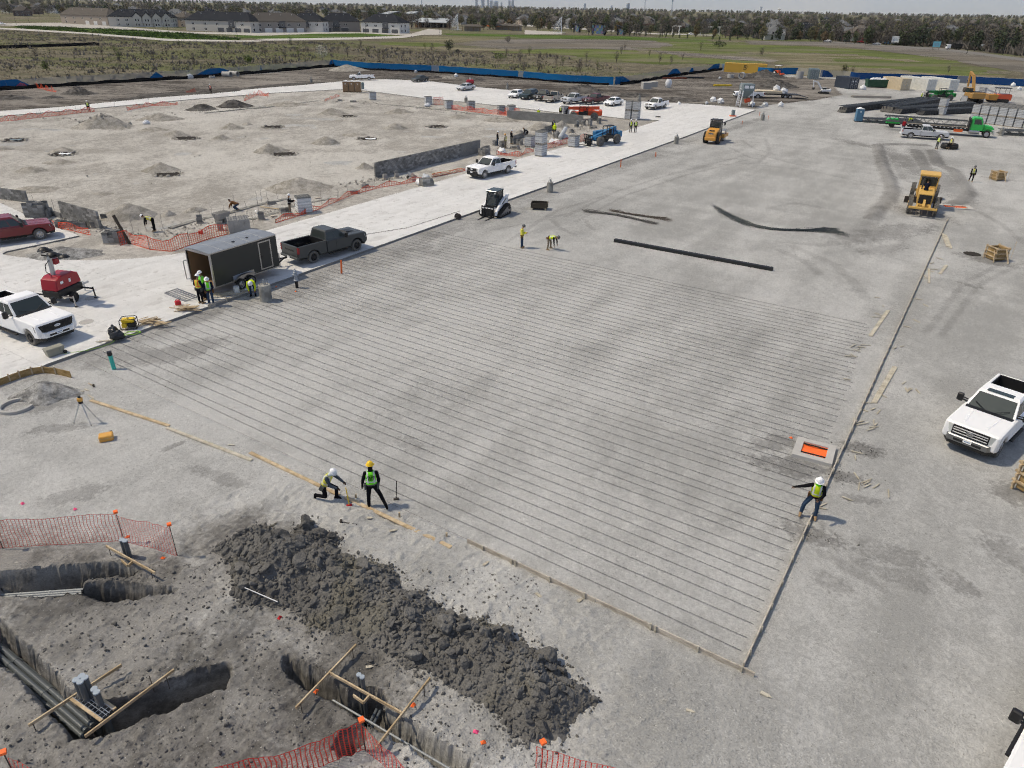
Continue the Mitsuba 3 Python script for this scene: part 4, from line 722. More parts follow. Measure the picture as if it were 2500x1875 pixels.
def light_tower():
    b=B()
    b.add('canopy',extr([(-.95,.95),(-.85,1.55),(-.5,1.72),(.5,1.72),(.85,1.55),(.95,.95)],-.55,.55,inset=.05,b=.08),'light_tower_red',30)
    b.add('base_frame',bbox(-.95,.95,-.58,.58,.48,.93,.04),'plastic_black')
    b.add('decal',cat([cbox((-.5,-.557,1.35),(.22,.006,.16)),cbox((.1,-.557,1.3),(.16,.006,.2)),cbox((.915,0,1.0),(.01,.9,.06))]),'decal_white')
    for s in (-1,1): wheel(b,-.1,s*.72,.32,.2,s,'rubber','plastic_black',near=False)
    for s in (-1,1):
        for x in (-.8,.8):
            k=b.add('outrigger',cat([beam((x,s*.5,.6),(x,s*1.35,.6),.08,.08),beam((x,s*1.35,.7),(x,s*1.38,.1),.06,.06),cyl((x,s*1.38,0.02),(x,s*1.38,.05),.1)]),'alloy' if s*x>0 else 'plastic_black')
    b.add('drawbar',cat([beam((.9,0,.5),(2.0,0,.5),.1,.1),cyl((1.7,.1,0),(1.7,.1,.6),.04)]),'galvanized')
    km=b.add('mast',cat([beam((-.35,0,1.6),(-.3,0,2.9),.16,.16),beam((-.35,.12,1.6),(-.3,.12,2.7),.08,.08)]),'galvanized')
    b.add('mast_cable',tube([(-.5,0,1.7),(-.7,.1,2.0),(-.62,.1,2.4),(-.4,0,2.6)],.025),'plastic_black',parent=km)
    b.add('winch',bbox(-.1,.25,-.1,.14,2.25,2.6,.03),'light_tower_red',parent=km)
    b.add('lamp_bar',cat([beam((-.3,-.5,2.85),(-.3,.5,2.85),.06,.06),beam((-.3,-.5,2.85),(-.3,-1.1,2.95),.05,.05)]),'plastic_black')
    for x,y,z in ((-.45,-1.15,2.92),(-.55,-.5,3.05),(-.05,-.3,2.8),(-.45,.1,3.25),(0.05,.4,3.0)):
        m=lathe([(.001,.16),(.12,.15),(.25,.08),(.32,-.03),(.33,-.07),(.29,-.06),(.001,.0)],18)
        k=b.add('flood_lamp',xf(m,rx=-12,ry=8,loc=(x,y,z)),'plastic_black',40)
    return b
lg=(-26.32,39.27,-117.4,0.96)
place(light_tower(),'light_tower','red towable light tower with five black flood lamps standing behind the white pickup','light tower',(lg[0]-.55,lg[1]+.55,.15),lg[2]+196)
# ---------------------------------------------------------------- people
MF,MC=m3.Manifold,m3.CrossSection
def ball(c,r,n=12):
    s=MF.sphere(1.0,n)
    r=[r]*3 if np.isscalar(r)else list(r)
    return s.scale(r).translate([float(t)for t in c])
def bone(p,q,r1,r2=None,n=12):
    return MF.batch_hull([ball(p,r1,n),ball(q,r1 if r2 is None else r2,n)])
def nrm(v): v=np.asarray(v,float);return v/np.linalg.norm(v)
def rotm(a,b,c):
    return np.stack([a,b,c],1)
def tomesh(m):
    q=m.to_mesh();return np.array(q.vert_properties[:,:3],float),np.array(q.tri_verts)
def person(hat='hat_white',top='black_cloth',legs='denim',vest='hivis',boots='tan_boot',lean=0,side=0,headdown=0,aL=((.1,.15,-1),(.25,0,-1)),aR=((.1,-.15,-1),(.25,0,-1)),
           lL=((0,.06,-1),(0,.02,-1)),lR=((0,-.06,-1),(0,-.02,-1)),h=1.76,headyaw=0,mask=None,belt=True,fingers=True,gloves=False,letters=False,hood=False,drop=None,band='reflective',vback=None):
    k=h/1.76;b=B()
    le,sd=math.radians(lean),math.radians(side)
    upv=nrm((math.sin(le),math.sin(sd)*-1*math.cos(le),math.cos(le)*math.cos(sd)));lat=nrm(np.cross(upv,(1,0,0))if abs(upv[0])<.9 else (0,1,0));fwd=np.cross(lat,upv)
    if lat[1]<0: lat=-lat
    fwd=np.cross(lat,upv)
    Rt=rotm(fwd,lat,upv)
    P=np.zeros(3);W=lambda x,y,z: Rt@np.array([x,y,z])*1.0+P
    neck=W(.0,0,.53)
    hy,hd=math.radians(headyaw),le*.6+math.radians(headdown)
    hf0=nrm(fwd*math.cos(hy)+lat*math.sin(hy));hu=nrm((math.sin(hd)*hf0[0],math.sin(hd)*hf0[1],math.cos(hd)))
    hu=nrm(np.array([0,0,1.0])*math.cos(hd)+nrm([fwd[0]if abs(fwd[2])<.98 else 1,fwd[1],0.001])*math.sin(hd))
    hl=nrm(np.cross(hu,hf0));hf=np.cross(hl,hu);Rh=rotm(hf,hl,hu)
    hc=neck+hu*.17+hf*.02
    Hd=lambda x,y,z: Rh@np.array([x,y,z])+hc
    def rotated(m,R,c): return m.transform(np.column_stack([R,c]))
    def torso(g):
        t=MF.batch_hull([ball((0,0,.36),(.115+g,.165+g,.12+g)),ball((.0,0,.46),(.085+g,.15+g,.05+g))])+MF.batch_hull([ball((0,0,.3),(.115+g,.155+g,.1+g)),ball((.01,0,.1),(.105+g,.145+g,.1+g))])+MF.batch_hull([ball((.01,0,.1),(.105+g,.145+g,.1+g)),ball((0,0,-.03),(.115+g,.165+g,.1+g))])
        return rotated(t,Rt,P)
    sh=[W(0,.185,.45),W(0,-.185,.45)];hip=[W(0,.09,-.04),W(0,-.09,-.04)]
    arms,hands,sleeves,legsm,thighs,feet,hand_m=[],[],[],[],[],[],[]
    body=[torso(0),bone(neck-upv*.04,hc-hu*.03,.055)]
    head=ball((0,0,.02),(.092,.074,.1))+ball((.035,0,-.06),(.055,.055,.05))+MF.batch_hull([ball((.09,0,.02),.008),ball((.112,0,-.012),.014)])+ball((0,.076,0),(.02,.01,.03))+ball((0,-.076,0),(.02,.01,.03))+ball((.083,0,-.05),(.012,.025,.008))
    body.append(rotated(head,Rh,hc))
    for i,(s,A)in enumerate(((1,aL),(-1,aR))):
        e=sh[i]+nrm(A[0])*.29;w=e+nrm(A[1])*.25;d=nrm(A[1])
        body+=[bone(sh[i],e,.052,.042),bone(e,w,.042,.028)]
        sleeves+=[bone(sh[i],e,.072,.06),bone(e,w,.06,.042)]
        n1=np.cross(d,(0,0,1.0));n1=nrm(n1)if np.linalg.norm(n1)>.1 else np.array([0,1.0,0]);n2=np.cross(n1,d)
        hp=[MF.batch_hull([ball(w+d*.02,.022),ball(w+d*.085+n1*.03,.016),ball(w+d*.085-n1*.03,.016)])]
        if fingers:
            for j,(o,L)in enumerate(((-.03,.07),(-.01,.08),(.01,.076),(.03,.06))):
                a0=w+d*.085+n1*o;a1=a0+nrm(d-n2*.35)*L*.55;a2=a1+nrm(d-n2*1.1)*L*.5
                hp+=[bone(a0,a1,.0095,.009,6),bone(a1,a2,.009,.0075,6)]
            t0=w+d*.035+n1*.028*s;t1=t0+nrm(d+n1*s*.9-n2*.3)*.04;hp+=[bone(t0,t1,.011,.010,6),bone(t1,t1+nrm(d-n2*.5)*.03,.010,.008,6)]
        body+=hp
        if gloves: hand_m+=[bone(w,w+d*.07,.036,.04)]+[x.scale([1,1,1])for x in hp]
        A=(lL,lR)[i];kn=hip[i]+nrm(A[0])*.43;an=kn+nrm(A[1])*.41
        body+=[bone(hip[i],kn,.075,.05),bone(kn,an,.05,.036)]
        thighs+=[bone(hip[i],kn,.098,.072),bone(kn,an,.072,.058)]
        fd=A[2]if len(A)>2 else (1,.12*s,0)
        fd=nrm(fd);sole=an-np.array([0,0,.045])if abs(fd[2])<.6 else an
        body.append(bone(an,sole+fd*.12,.04,.03))
        feet.append(MF.batch_hull([ball(an+np.array([0,0,.03]),.055),ball(sole-fd*.06,(.045,.04,.04)),ball(sole+fd*.16-np.array([0,0,.005]),(.05,.042,.03)),ball(sole+fd*.08,(.055,.048,.04))]))
    union=lambda ms: MF.batch_boolean(ms,m3.OpType.Add)
    pel=rotated(MF.batch_hull([ball((0,0,-.03),(.13,.18,.11)),ball((.005,0,.06),(.122,.165,.06))]),Rt,P)
    out={'body': union(body),'trousers': union([pel]+thighs),'boots': union(feet),'jacket': union([torso(.02)]+sleeves)}
    zmin=min(out[x].bounding_box()[2]for x in ('boots','trousers','body'))
    if drop is not None: zmin-=drop
    sh_=lambda m,mt,n,**kk: b.add(n,(lambda q: ((q[0]-[0,0,zmin])*k,q[1]))(tomesh(m)if not isinstance(m,tuple)else m),mt,kk.pop('smooth',50),**kk)
    sh_(out['body'],'skin','body');sh_(out['trousers'],legs,'trousers');sh_(out['boots'],boots,'boots');sh_(out['jacket'],top,'jacket')
    ey=cat([(lambda q: (q[0],q[1]))(tomesh(ball(Hd(.082,s*.032,.015),.011,8)))for s in (-1,1)])
    sh_(ey,'hair','eyes')
    if vest:
        tv=torso(.036) ^ rotated(MF.cube([.6,.7,.46],True).translate([0,0,.28]),Rt,P)
        arm_cut=MF.batch_boolean([bone(sh[i]+lat*s*.0,sh[i]+nrm((aL,aR)[i][0])*.25,.088)for i,s in ((0,1),(1,-1))],m3.OpType.Add)
        tv=tv-arm_cut;kv=sh_(tv,vest,'safety_vest')
        bands=MF.batch_boolean([MF.cube([.6,.7,.045],True).translate([0,0,.15]),MF.cube([.6,.055,.42],True).translate([0,.11,.3]),MF.cube([.6,.055,.42],True).translate([0,-.11,.3])],m3.OpType.Add)
        sh_((torso(.041)-arm_cut) ^ rotated(bands,Rt,P),band,'reflective_band',parent=kv)
        if letters:
            for txt,zz,hh in (('AH',.34,.10),('HILITE',.255,.05)):
                t=meshkit.text_mesh(txt if txt=='AH' else 'BUILT',hh,.008,True);v=np.array(t.vertices);v[:,:2]-=(v[:,:2].max(0)+v[:,:2].min(0))/2
                xb_=-.1625 if zz>.3 else -.158
                q=np.stack([xb_-v[:,2],-v[:,0],v[:,1]+zz],1)
                sh_(((Rt@q.T).T+P,np.array(t.faces)),'black_cloth','lettering',parent=kv,smooth=False)
            ar=[(-.162+(.006 if abs(a)>1 else 0),.14*math.sin(a),.30+.115*math.cos(a))for a in np.linspace(-1.5,1.5,12)]
            sh_(((Rt@tube(ar,.008)[0].T).T+P,tube(ar,.008)[1]),'black_cloth','lettering',parent=kv,smooth=False)
    if belt:
        bl=torso(.03) ^ rotated(MF.cube([.6,.7,.05],True).translate([0,0,.03]),Rt,P)
        bags=[rotated(MF.cube([.14,.07,.2],True).translate([0.0,s*.215,-.06]),Rt,P)for s in (-1,1)]
        sh_(union([bl]+bags),'leather' if legs != 'black_cloth' else 'grey_cloth','tool_belt',smooth=False)
    if gloves: sh_(union(hand_m),'glove','gloves')
    if mask or hood:
        mk_=ball((.01,0,-.06),(.098,.084,.085))+bone((0,0,-.1),(-.01,0,-.18),.078)
        if hood: mk_=mk_+ball((-.025,0,.0),(.1,.088,.105))
        sh_(rotated(mk_,Rh,hc),mask or top,'face_cover')
    else:
        sh_(rotated(ball((-.022,0,.035),(.087,.08,.09)),Rh,hc),'hair','hair')
    if hat:
        dome=lathe([(.001,.142),(.04,.138),(.075,.122),(.1,.092),(.115,.055),(.12,.015)],18);brim=lathe([(.118,.03),(.15,.016),(.15,.008),(.112,.012)],18)
        dv=dome[0].copy();dv[:,0]*=1.1;bv=brim[0].copy();bv[:,0]=bv[:,0]*1.08+.012
        m=cat([(dv,dome[1]),(bv,brim[1]),beam((-.09,0,.128),(.09,0,.128),.03,.03)])
        sh_(((Rh@(m[0]*[1,1,1]+[-.005,0,.045]).T).T+hc,m[1]),hat,'hard_hat',smooth=45)
    return b
def pput(b,label,loc,rz,z=0.0,**k): return place(b,'person',label,'person',(*loc,z),rz,**k)
HANG=((.05,.2,-1),(.35,.05,-1))
pput(person('hat_yellow','black_cloth','black_cloth','hivis_green','black_cloth',lean=8,aL=((0,.35,-1),(.2,.15,-1)),aR=((-.05,-.25,-1),(.35,.1,-1)),lL=((.1,.1,-1),(-.05,.05,-1)),lR=((-.05,-.45,-1),(-.7,-.45,-.75),(-.2,-.3,-1)),hood=True,gloves=True,letters=True,h=1.82),
     'worker in yellow hard hat and lettered lime vest seen from behind on the rebar',(-4.95,20.68),100)
pput(person('hat_white','plaid_cloth','black_cloth','vest_yellow','black_cloth',lean=28,headdown=25,aL=((.75,.3,-.8),(.8,0,-.6)),aR=((.5,-.1,-1),(.9,.1,-.3)),lL=((.95,.1,-.35),(-.1,0,-1)),lR=((.15,-.1,-1),(-1,0,-.08),(-.3,0,-1)),mask='white_cloth',gloves=True),
     'kneeling worker in white hard hat and yellow vest at the end of a loose plank',(-6.75,21.08),-15)
pput(person('hat_white','black_cloth','denim','hivis','tan_boot',lean=12,headdown=12,aR=((.3,-1,-.35),(.3,-1,-.25)),aL=((.15,.25,-1),(.9,-.5,-.25)),lL=((.05,.12,-1),(-.02,.05,-1)),lR=((.35,-.55,-1),(-.05,-.1,-1)),mask='hivis_green',gloves=True,h=1.8),
     'worker in white hard hat and green face cover straddling the long form board',(10.87,20.55),-115)
pput(person('hat_grey','vest_yellow','denim',None,'tan_boot',headdown=28,aL=((.2,.1,-1),(1,-.2,.1)),aR=((.2,-.1,-1),(1,.25,.15)),lL=((.05,.1,-1),(0,.03,-1)),belt=True),
     'worker in grey hard hat and jeans standing on the rebar looking at his hands',(0.55,52.57),-8)
pput(person('hat_grey','black_cloth','khaki_cloth','hivis','tan_boot',lean=82,headdown=20,aL=((.2,.2,-1),(.1,0,-1)),aR=((.2,-.2,-1),(.1,0,-1)),lL=((.15,.3,-1),(-.1,.12,-1)),lR=((.15,-.3,-1),(-.1,-.12,-1))),
     'worker in khaki trousers bending down to tie the rebar',(2.63,52.35),-30)
pput(person('hat_white','navy_cloth','black_cloth','vest_yellow','tan_boot',headdown=15,aL=((.1,.5,-1),(.5,-.3,-.8)),aR=((.1,-.4,-1),(.6,.2,-.5)),band='hivis_orange'),
     'worker with orange striped yellow vest and tool belt behind the open trailer',(-18.70,39.72),70,.15)
pput(person('hat_white','hivis_green','black_cloth','hivis_green','tan_boot',headdown=10,aL=((.3,.2,-1),(.8,0,-.3)),aR=((.3,-.2,-1),(.8,0,-.3))),
     'worker in lime vest standing in the open doorway of the trailer',(-18.72,40.38),-130,.15)
pput(person('hat_white','navy_cloth','denim','hivis_green','tan_boot',headdown=20,aL=((.2,.2,-1),(.8,-.4,-.4)),aR=((.2,-.2,-1),(.8,.4,-.4)),gloves=True),
     'worker in jeans and lime vest standing at the wooden form below the trailer',(-18.14,39.80),-75)
pput(person('hat_white','hivis','denim',None,'black_cloth',lean=75,headdown=35,aL=((.1,.15,-1),(-.2,-.2,-1)),aR=((.1,-.15,-1),(-.2,.2,-1)),lL=((.25,.1,-1),(-.15,0,-1)),lR=((.25,-.1,-1),(-.15,0,-1)),belt=False),
     'worker in bright lime jacket bent over beside the trailer wheels',(-16.21,41.54),-75)
MAS=dict(fingers=False)
pput(person('hat_white','black_cloth','black_cloth','vest_yellow',lean=70,headdown=10,aL=((.3,.1,-1),(.1,0,-1)),aR=((.3,-.1,-1),(.1,0,-1)),belt=False,**MAS),'mason in yellow vest bent over beside the leaning dark post',(-28.48,54.99),190,.06)
pput(person(None,'leather','denim',None,lean=70,aL=((.7,.2,-1),(.3,0,-1)),aR=((.7,-.2,-1),(.3,0,-1)),lL=((.9,.1,-.6),(-.9,0,-.7)),lR=((.9,-.1,-.6),(-.9,0,-.7)),belt=False,**MAS),'bare headed mason in brown shirt crouching behind the mortar tub',(-24.2,61.7),180,.06)
pput(person('hat_white','black_cloth','khaki_cloth','black_cloth',headdown=10,aL=((.6,.1,-1),(1,0,.1)),aR=((.6,-.1,-1),(1,0,.1)),belt=False,**MAS),'mason in black jersey and khaki trousers at the white wrapped block pallet',(-19.3,60.6),10,.06)
pput(person('hat_white','black_cloth','denim',None,headdown=15,belt=False,**MAS),'mason in black hoodie and jeans, leftmost of three by the block piers',(-2.5,97.3),20,.06)
pput(person('hat_orange','khaki_cloth','khaki_cloth','vest_yellow',headdown=15,belt=False,**MAS),'mason in orange hard hat and yellow vest, middle of three by the block piers',(-1.4,95.3),150,.06)
pput(person('hat_white','black_cloth','grey_cloth',None,headdown=15,belt=False,**MAS),'mason in black jacket and grey trousers, rightmost of three by the block piers',(-0.7,98.7),30,.06)
pput(person(None,'black_cloth','black_cloth','black_cloth',lean=60,aL=((.6,.3,-1),(.2,0,-1)),lL=((.2,.4,-1),(-.2,0,-1)),lR=((.3,-.4,-1),(-.1,0,-1)),belt=False,hood=True,**MAS),'mason in black with pale braces leaning over the low block wall',(1.5,104.0),200,.06)
pput(person(None,'hivis','black_cloth',None,lean=15,headdown=15,belt=False,hood=True,**MAS),'worker in lime hooded jacket seen from behind at the low wall',(5.4,106.2),95,.06)
pput(person(None,'black_cloth','black_cloth','black_cloth',lean=10,belt=False,hood=True,**MAS),'worker in black with pale braces beyond the lime jacketed worker',(5.4,110.0),-80,.06)
pput(person('hat_white','hivis','navy_cloth',None,headdown=10,belt=False,**MAS),'worker in yellow jacket standing in front of the back block wall',(3.5,122.1),80,.06)
pput(person('hat_white','black_cloth','black_cloth','hivis',belt=False,**MAS),'worker whose white hard hat shows above the back block wall',(7.3,126.6),-90,.06)
pput(person('hat_white','navy_cloth','grey_cloth','hivis',belt=False,**MAS),'worker on the concrete in lime vest, left of a standing pair',(16.8,110.2),100,.15)
pput(person('hat_white','black_cloth','navy_cloth','hivis',belt=False,**MAS),'worker on the concrete in lime vest, right of a standing pair',(17.5,110.2),100,.15)
pput(person('hat_white','black_cloth','black_cloth','hivis',belt=False,**MAS),'lone worker in yellow vest by the orange netting at the far left',(-69.4,121.9),-70,.02)
pput(person('hat_white','navy_cloth','black_cloth','hivis_orange',belt=False,**MAS),'lone worker in orange vest on the far concrete road',(-60.5,150.3),-60,.15)
pput(person(None,'red_cloth','denim',None,belt=False,**MAS),'worker in red shirt standing behind the silver pickup',(60.4,117.3),60)
pput(person('hat_white','hivis','black_cloth',None,lean=60,belt=False,**MAS),'worker in lime jacket leaning over the flatbed beside the green compressor',(63.1,120.4),150,.5)
pput(person('hat_white','hivis','black_cloth','hivis',belt=False,**MAS),'worker in yellow vest beside the green telehandler',(86.1,162.9),120)
pput(person('hat_white','grey_cloth','grey_cloth','hivis',lean=15,belt=False,aL=((.5,.1,-1),(1,0,.3)),**MAS),'worker with a rod standing left of the black pipe ring',(57.4,101.3),20)
pput(person('hat_white','khaki_cloth','black_cloth','vest_yellow',headdown=15,belt=False,lL=((.9,.1,-.3),(0,0,-1)),lR=((.9,-.1,-.3),(0,0,-1)),**MAS),'worker in white hard hat sitting on the black pipe ring',(59.2,101.3),-150,.15)
pput(person('hat_grey','black_cloth','black_cloth','vest_yellow',lean=12,belt=True,lL=((.4,.06,-1),(-.2,0,-1)),lR=((-.3,-.06,-1),(-.6,0,-1)),**MAS),'worker in dark hard hat and yellow vest walking past the grader',(50.1,80.0),-110)
pput(person(None,'navy_cloth','black_cloth',None,belt=False,lL=((1,.1,-.1),(0,0,-1)),lR=((1,-.1,-.1),(0,0,-1)),aL=((.7,0,-.7),(1,0,.1)),aR=((.7,0,-.7),(1,0,.1)),**MAS),'driver sitting in the cab of the yellow grader',(37.3,65.6),62,1.62)
# ---------------------------------------------------------------- rebar, forms, lumber
def woodcol(a,b):
    def fn(p,n,uv):
        g_=FB(p.x*3+p.y*2,p.y*3-p.x*2,p.z*9,3);f=N(p.x*40,p.y*40,p.z*40)
        return MX(a,b,SS(.25,.75,g_))*(1+(f-.5)*.3)
    return fn
dull('wood_new',mikit.proc(woodcol((.40,.30,.18),(.58,.47,.32))));dull('wood_grey',mikit.proc(woodcol((.36,.32,.265),(.54,.49,.42))));dull('wood_pale',mikit.proc(woodcol((.40,.36,.28),(.55,.51,.42))))
dull('osb',mikit.proc(woodcol((.26,.17,.07),(.4,.28,.14))))
CX,CY=6.55,13.79;UA=math.radians(57.03);ux,uy=math.cos(UA),math.sin(UA)
def S(u,v): return (CX+u*ux-v*uy,CY+u*uy+v*ux)
rr=random.Random(5)
RB='reinforcing bars laid out in rows over the gravel'
for i in range(51):
    u=.61+i*.56+rr.uniform(-.06,.06)
    v1=.22+max(0,(i-18))*.035+rr.uniform(0,.25)*(i>15);v2=34.55-rr.uniform(0,.5)
    if i==50: v1=1.6
    ph,am,sk=rr.uniform(0,6.3),rr.uniform(.01,.05),rr.uniform(-.12,.12)
    P_=[]
    for t in np.linspace(0,1,15):
        v=v1+(v2-v1)*t;q=S(u+am*math.sin(ph+t*9)+sk*(t-.5),v);P_.append((q[0],q[1]))
    P_=np.array(P_);P_=np.column_stack([P_,gh(P_[:,0],P_[:,1])+.03])
    single('rebar',tube(P_,.0085,4),'rebar_steel','long dark reinforcing bar laid across the gravel between the road and the form','rebar',RB)
for a,b_ in (((S(10.2,2.5)),S(11.2,12)),(S(9.2,1.2),S(9.6,9))):
    pass
def board(name,p,q,w,t,mat_,label,cat_,group=None,z=0.0,roll=0,stakes=None):
    p3,q3=(p[0],p[1],z+t/2),(q[0],q[1],z+t/2)
    single(name,beam(p3,q3,w,t),mat_,label,cat_,group)
def stake_mesh(L=.45,w=.045,t=.022):
    return hullp([(0,-w/2,0),(0,w/2,0),(0,-w/2,t),(0,w/2,t),(L-.1,-w/2,0),(L-.1,w/2,0),(L-.1,-w/2,t),(L-.1,w/2,t),(L,0,t*.4),(L,0,t*.6)])
FG='form boards of the long straight edge'
for i in range(12):
    u0,u1=i*4.9+(.0 if i else .05),min(i*4.9+4.88,60.5)
    b=B();L=u1-u0
    b.add('plank',beam((0,0,.085),(L,0,.085),.04,.17),'wood_grey')
    for k in range(5):
        x=.35+k*1.1+rr.uniform(-.2,.2)
        if x<L-.05:
            b.add('stake',xf(box(-.025,.025,-.065,-.022,-.05,.2+rr.uniform(0,.06)),loc=(x,0,0),rx=rr.uniform(-4,4)),'wood_pale')
    x,y=S(u0,0);w_=rr.uniform(-.5,.5)
    lab='staked wooden form board at the near corner of the long straight edge' if i==0 else 'staked wooden form board at the far end beside the grader' if i==11 else 'staked wooden form board along the long straight edge of the rebar field'
    place(b,'form_board',lab,'form board',(x,y,0),math.degrees(UA)+w_*.15,group=None if i in (0,11)else FG)
for i in range(2):
    b=B();b.add('plank',beam((0,0,.085),(4.87,0,.085),.04,.17),'wood_grey')
    for x in (.35,1.6,2.9,3.05,4.2)[:5-(i==0)]:
        b.add('stake',box(x-.025,x+.025,.022,.066,-.05,.22+rr.uniform(0,.04)),'wood_pale')
    x,y=S(-.12,-.35+i*4.9)
    place(b,'form_board',('staked form board meeting the near corner of the forms','staked form board behind the loose bright planks')[i],'form board',(x,y,0),math.degrees(UA)+90)
for k,(p,q,m_,lab)in enumerate(((S(-2.05,29.3),S(-1.36,24.4),'wood_new','bright loose plank starting at the survey tripod'),(S(-1.5,24.35),S(-1.06,19.4),'wood_pale','greyer loose plank, second from the survey tripod'),
        (S(-.74,19.9),S(-.72,14.9),'wood_new','bright loose plank ending at the kneeling worker'),(S(-.68,14.6),S(-.66,9.7),'wood_new','bright loose plank between the sledge hammer and the staked form'))):
    board('loose_plank',p,q,.15,.04,m_,lab,'plank',z=.02)
LG='wooden stakes and offcuts scattered beside the forms'
def scraps(rows,lab,grp,w=.05,t=.03,m_='wood_pale',z=.012):
    for x,y,a,L in rows:
        mm=stake_mesh(max(L,.22),w*rr.uniform(.8,1.2),t)
        b=B();b.add('',mm,m_);r=math.radians(a)
        key=newkey('wooden_stake');k0,p_,m2=b.parts[0]
        scene[key]={**p_,'to_world': T4().translate([x-math.cos(r)*L/2,y-math.sin(r)*L/2,z+rr.uniform(0,.02)]).rotate([0,0,1],a),'bsdf': {'type': 'ref','id': 'mat_'+m_}}
        labels[key]={'label': lab,'category': 'stake','group': grp}
scraps([(23.41,43.14,-22.2,0.36),(23.08,41.63,-57.3,0.17),(22.17,40.25,-58.3,0.54),(21.88,39.84,-4.5,0.61),(18.68,35.57,44.1,0.68),(19.09,35.40,-13.2,0.47),(19.44,35.69,-8.7,0.58),(18.65,34.96,-35.8,0.38),(18.86,35.20,20.5,0.26),(18.00,34.20,-11.7,0.62),(18.18,34.31,-72.5,0.47),(16.71,31.52,-32.7,0.35)],
       'small wooden stake or offcut lying inside the form near the far end of the rebar','wooden offcuts inside the form')
scraps([(25.95,42.99,-31.7,0.50),(25.89,41.90,-80.6,0.53),(24.03,39.33,-73.5,0.58),(23.01,38.38,-41.2,0.47),(20.91,35.39,38.9,0.35),(21.41,35.62,25.3,0.29),(19.41,31.25,43.2,0.46),(19.15,30.49,-104.2,0.46),(19.30,30.46,42.4,0.58),(19.31,30.59,46.7,0.54),(19.64,30.35,-92.5,0.50),
        (17.77,29.83,-68.8,0.41),(16.72,29.13,-1.4,0.57),(16.69,28.55,32.8,0.38),(16.84,28.31,50.0,0.53),(16.22,28.41,-49.2,0.43),(15.34,27.44,-111.0,0.52),(15.58,27.36,24.4,0.56),(15.61,27.17,19.2,0.72),(16.18,27.33,-113.8,0.59),(16.21,27.18,46.6,0.38),(16.02,26.93,8.0,0.50),(15.81,26.74,28.4,0.58),
        (31.88,51.65,-58.3,0.57),(30.73,50.55,26.3,0.58),(29.98,49.12,-8.8,0.91),(29.71,48.64,-42.8,0.45),(28.66,47.52,-98.7,0.87),(14.40,24.84,-25.5,0.48),(14.13,24.42,-108.8,0.40),(13.65,23.13,-90.7,0.50),(13.93,22.84,28.8,0.65),(13.89,22.72,32.7,0.47),(13.81,22.50,31.5,0.50),(14.16,22.52,38.7,0.51),
        (13.44,22.44,-115.3,0.64),(14.38,22.00,-112.3,0.61),(12.67,21.63,-40.4,0.43),(11.59,21.23,31.1,0.54),(11.53,21.02,-18.3,0.33)],
       'short pale wooden stake lying on the gravel outside the long form',LG)
scraps([(-20.12,28.91,-35.9,0.55),(-19.98,28.79,39.6,0.27),(-19.83,28.98,-32.4,0.38),(-19.28,28.32,-37.5,0.63),(-11.47,24.52,-4.2,0.27)],'short wooden offcut lying near the survey tripod','wooden offcuts near the survey tripod',w=.08)
scraps([(-4.97,20.01,1.7,0.16),(-4.01,19.33,17.5,0.28),(-0.73,17.78,48.4,0.29),(0.96,16.37,-50.3,0.29),(2.22,16.22,41.0,0.20),(6.93,12.90,-35.4,0.31),(4.80,12.36,-19.7,0.24),(-3.79,13.58,10.7,0.17)],'short wooden offcut lying on the gravel by the clay pile or near form','wooden offcuts by the clay pile',w=.09)
for (x,y,a,L),w_,lab in (((21.65,38.94,54.5,4.89),.2,'long pale plank lying inside the form at the far rebar rows'),((18.39,31.09,54.2,4.77),.24,'wide grey plank lying outside the form, nearest to the white pickup'),((30.79,49.12,52.5,2.43),.2,'short wide board with a pointed end outside the form'),
        ((29.03,47.68,62.7,3.45),.14,'plank lying outside the form between two clusters of offcuts'),((34.98,56.81,-112.7,4.35),.2,'left one of two parallel planks near the grader'),((35.00,56.35,-112.8,4.30),.2,'right one of two parallel planks near the grader')):
    r=math.radians(a);board('loose_plank',(x-math.cos(r)*L/2,y-math.sin(r)*L/2),(x+math.cos(r)*L/2,y+math.sin(r)*L/2),w_,.04,'wood_pale',lab,'plank',z=.015)
def basin(w,l,hole=(.55,.9)):
    b=B();ring=Polygon([(-l/2,-w/2),(l/2,-w/2),(l/2,w/2),(-l/2,w/2)]).difference(Polygon([(-hole[1]/1,-hole[0]/1),(hole[1],-hole[0]),(hole[1],hole[0]),(-hole[1],hole[0])]))
    b.add('concrete_lid',slab(ring,-.05,.17),'block_light')
    b.add('cover_sheet',grid(np.linspace(-hole[1],hole[1],16),np.linspace(-hole[0],hole[0],12),lambda X,Y: .05+.07*meshkit.noise(pts(X*4,Y*6),3)),'flag_orange',True)
    b.add('strap',cat([beam((-hole[1],s*hole[0]*.75,.14),(hole[1],s*hole[0]*.7,.14),.05,.04)for s in (-1,1)]),'rubber')
    return b
dull('block_light',mikit.proc(lambda p,n,uv: MX((.4,.385,.36),(.52,.51,.49),FB(p.x*2,p.y*2,p.z*2,3))))
bs=basin(1.55,1.55,(.48,.48))
place(bs,'catch_basin','square concrete inlet with an orange covered opening beside the reaching worker','catch basin',(12.55,24.77),-28)
place(basin(1.6,3.0,(.4,1.0)),'catch_basin','low white edged inlet with an orange cover beside the grader wheel','catch basin',(41.9,68.0),-12,s=[1,1,.5])
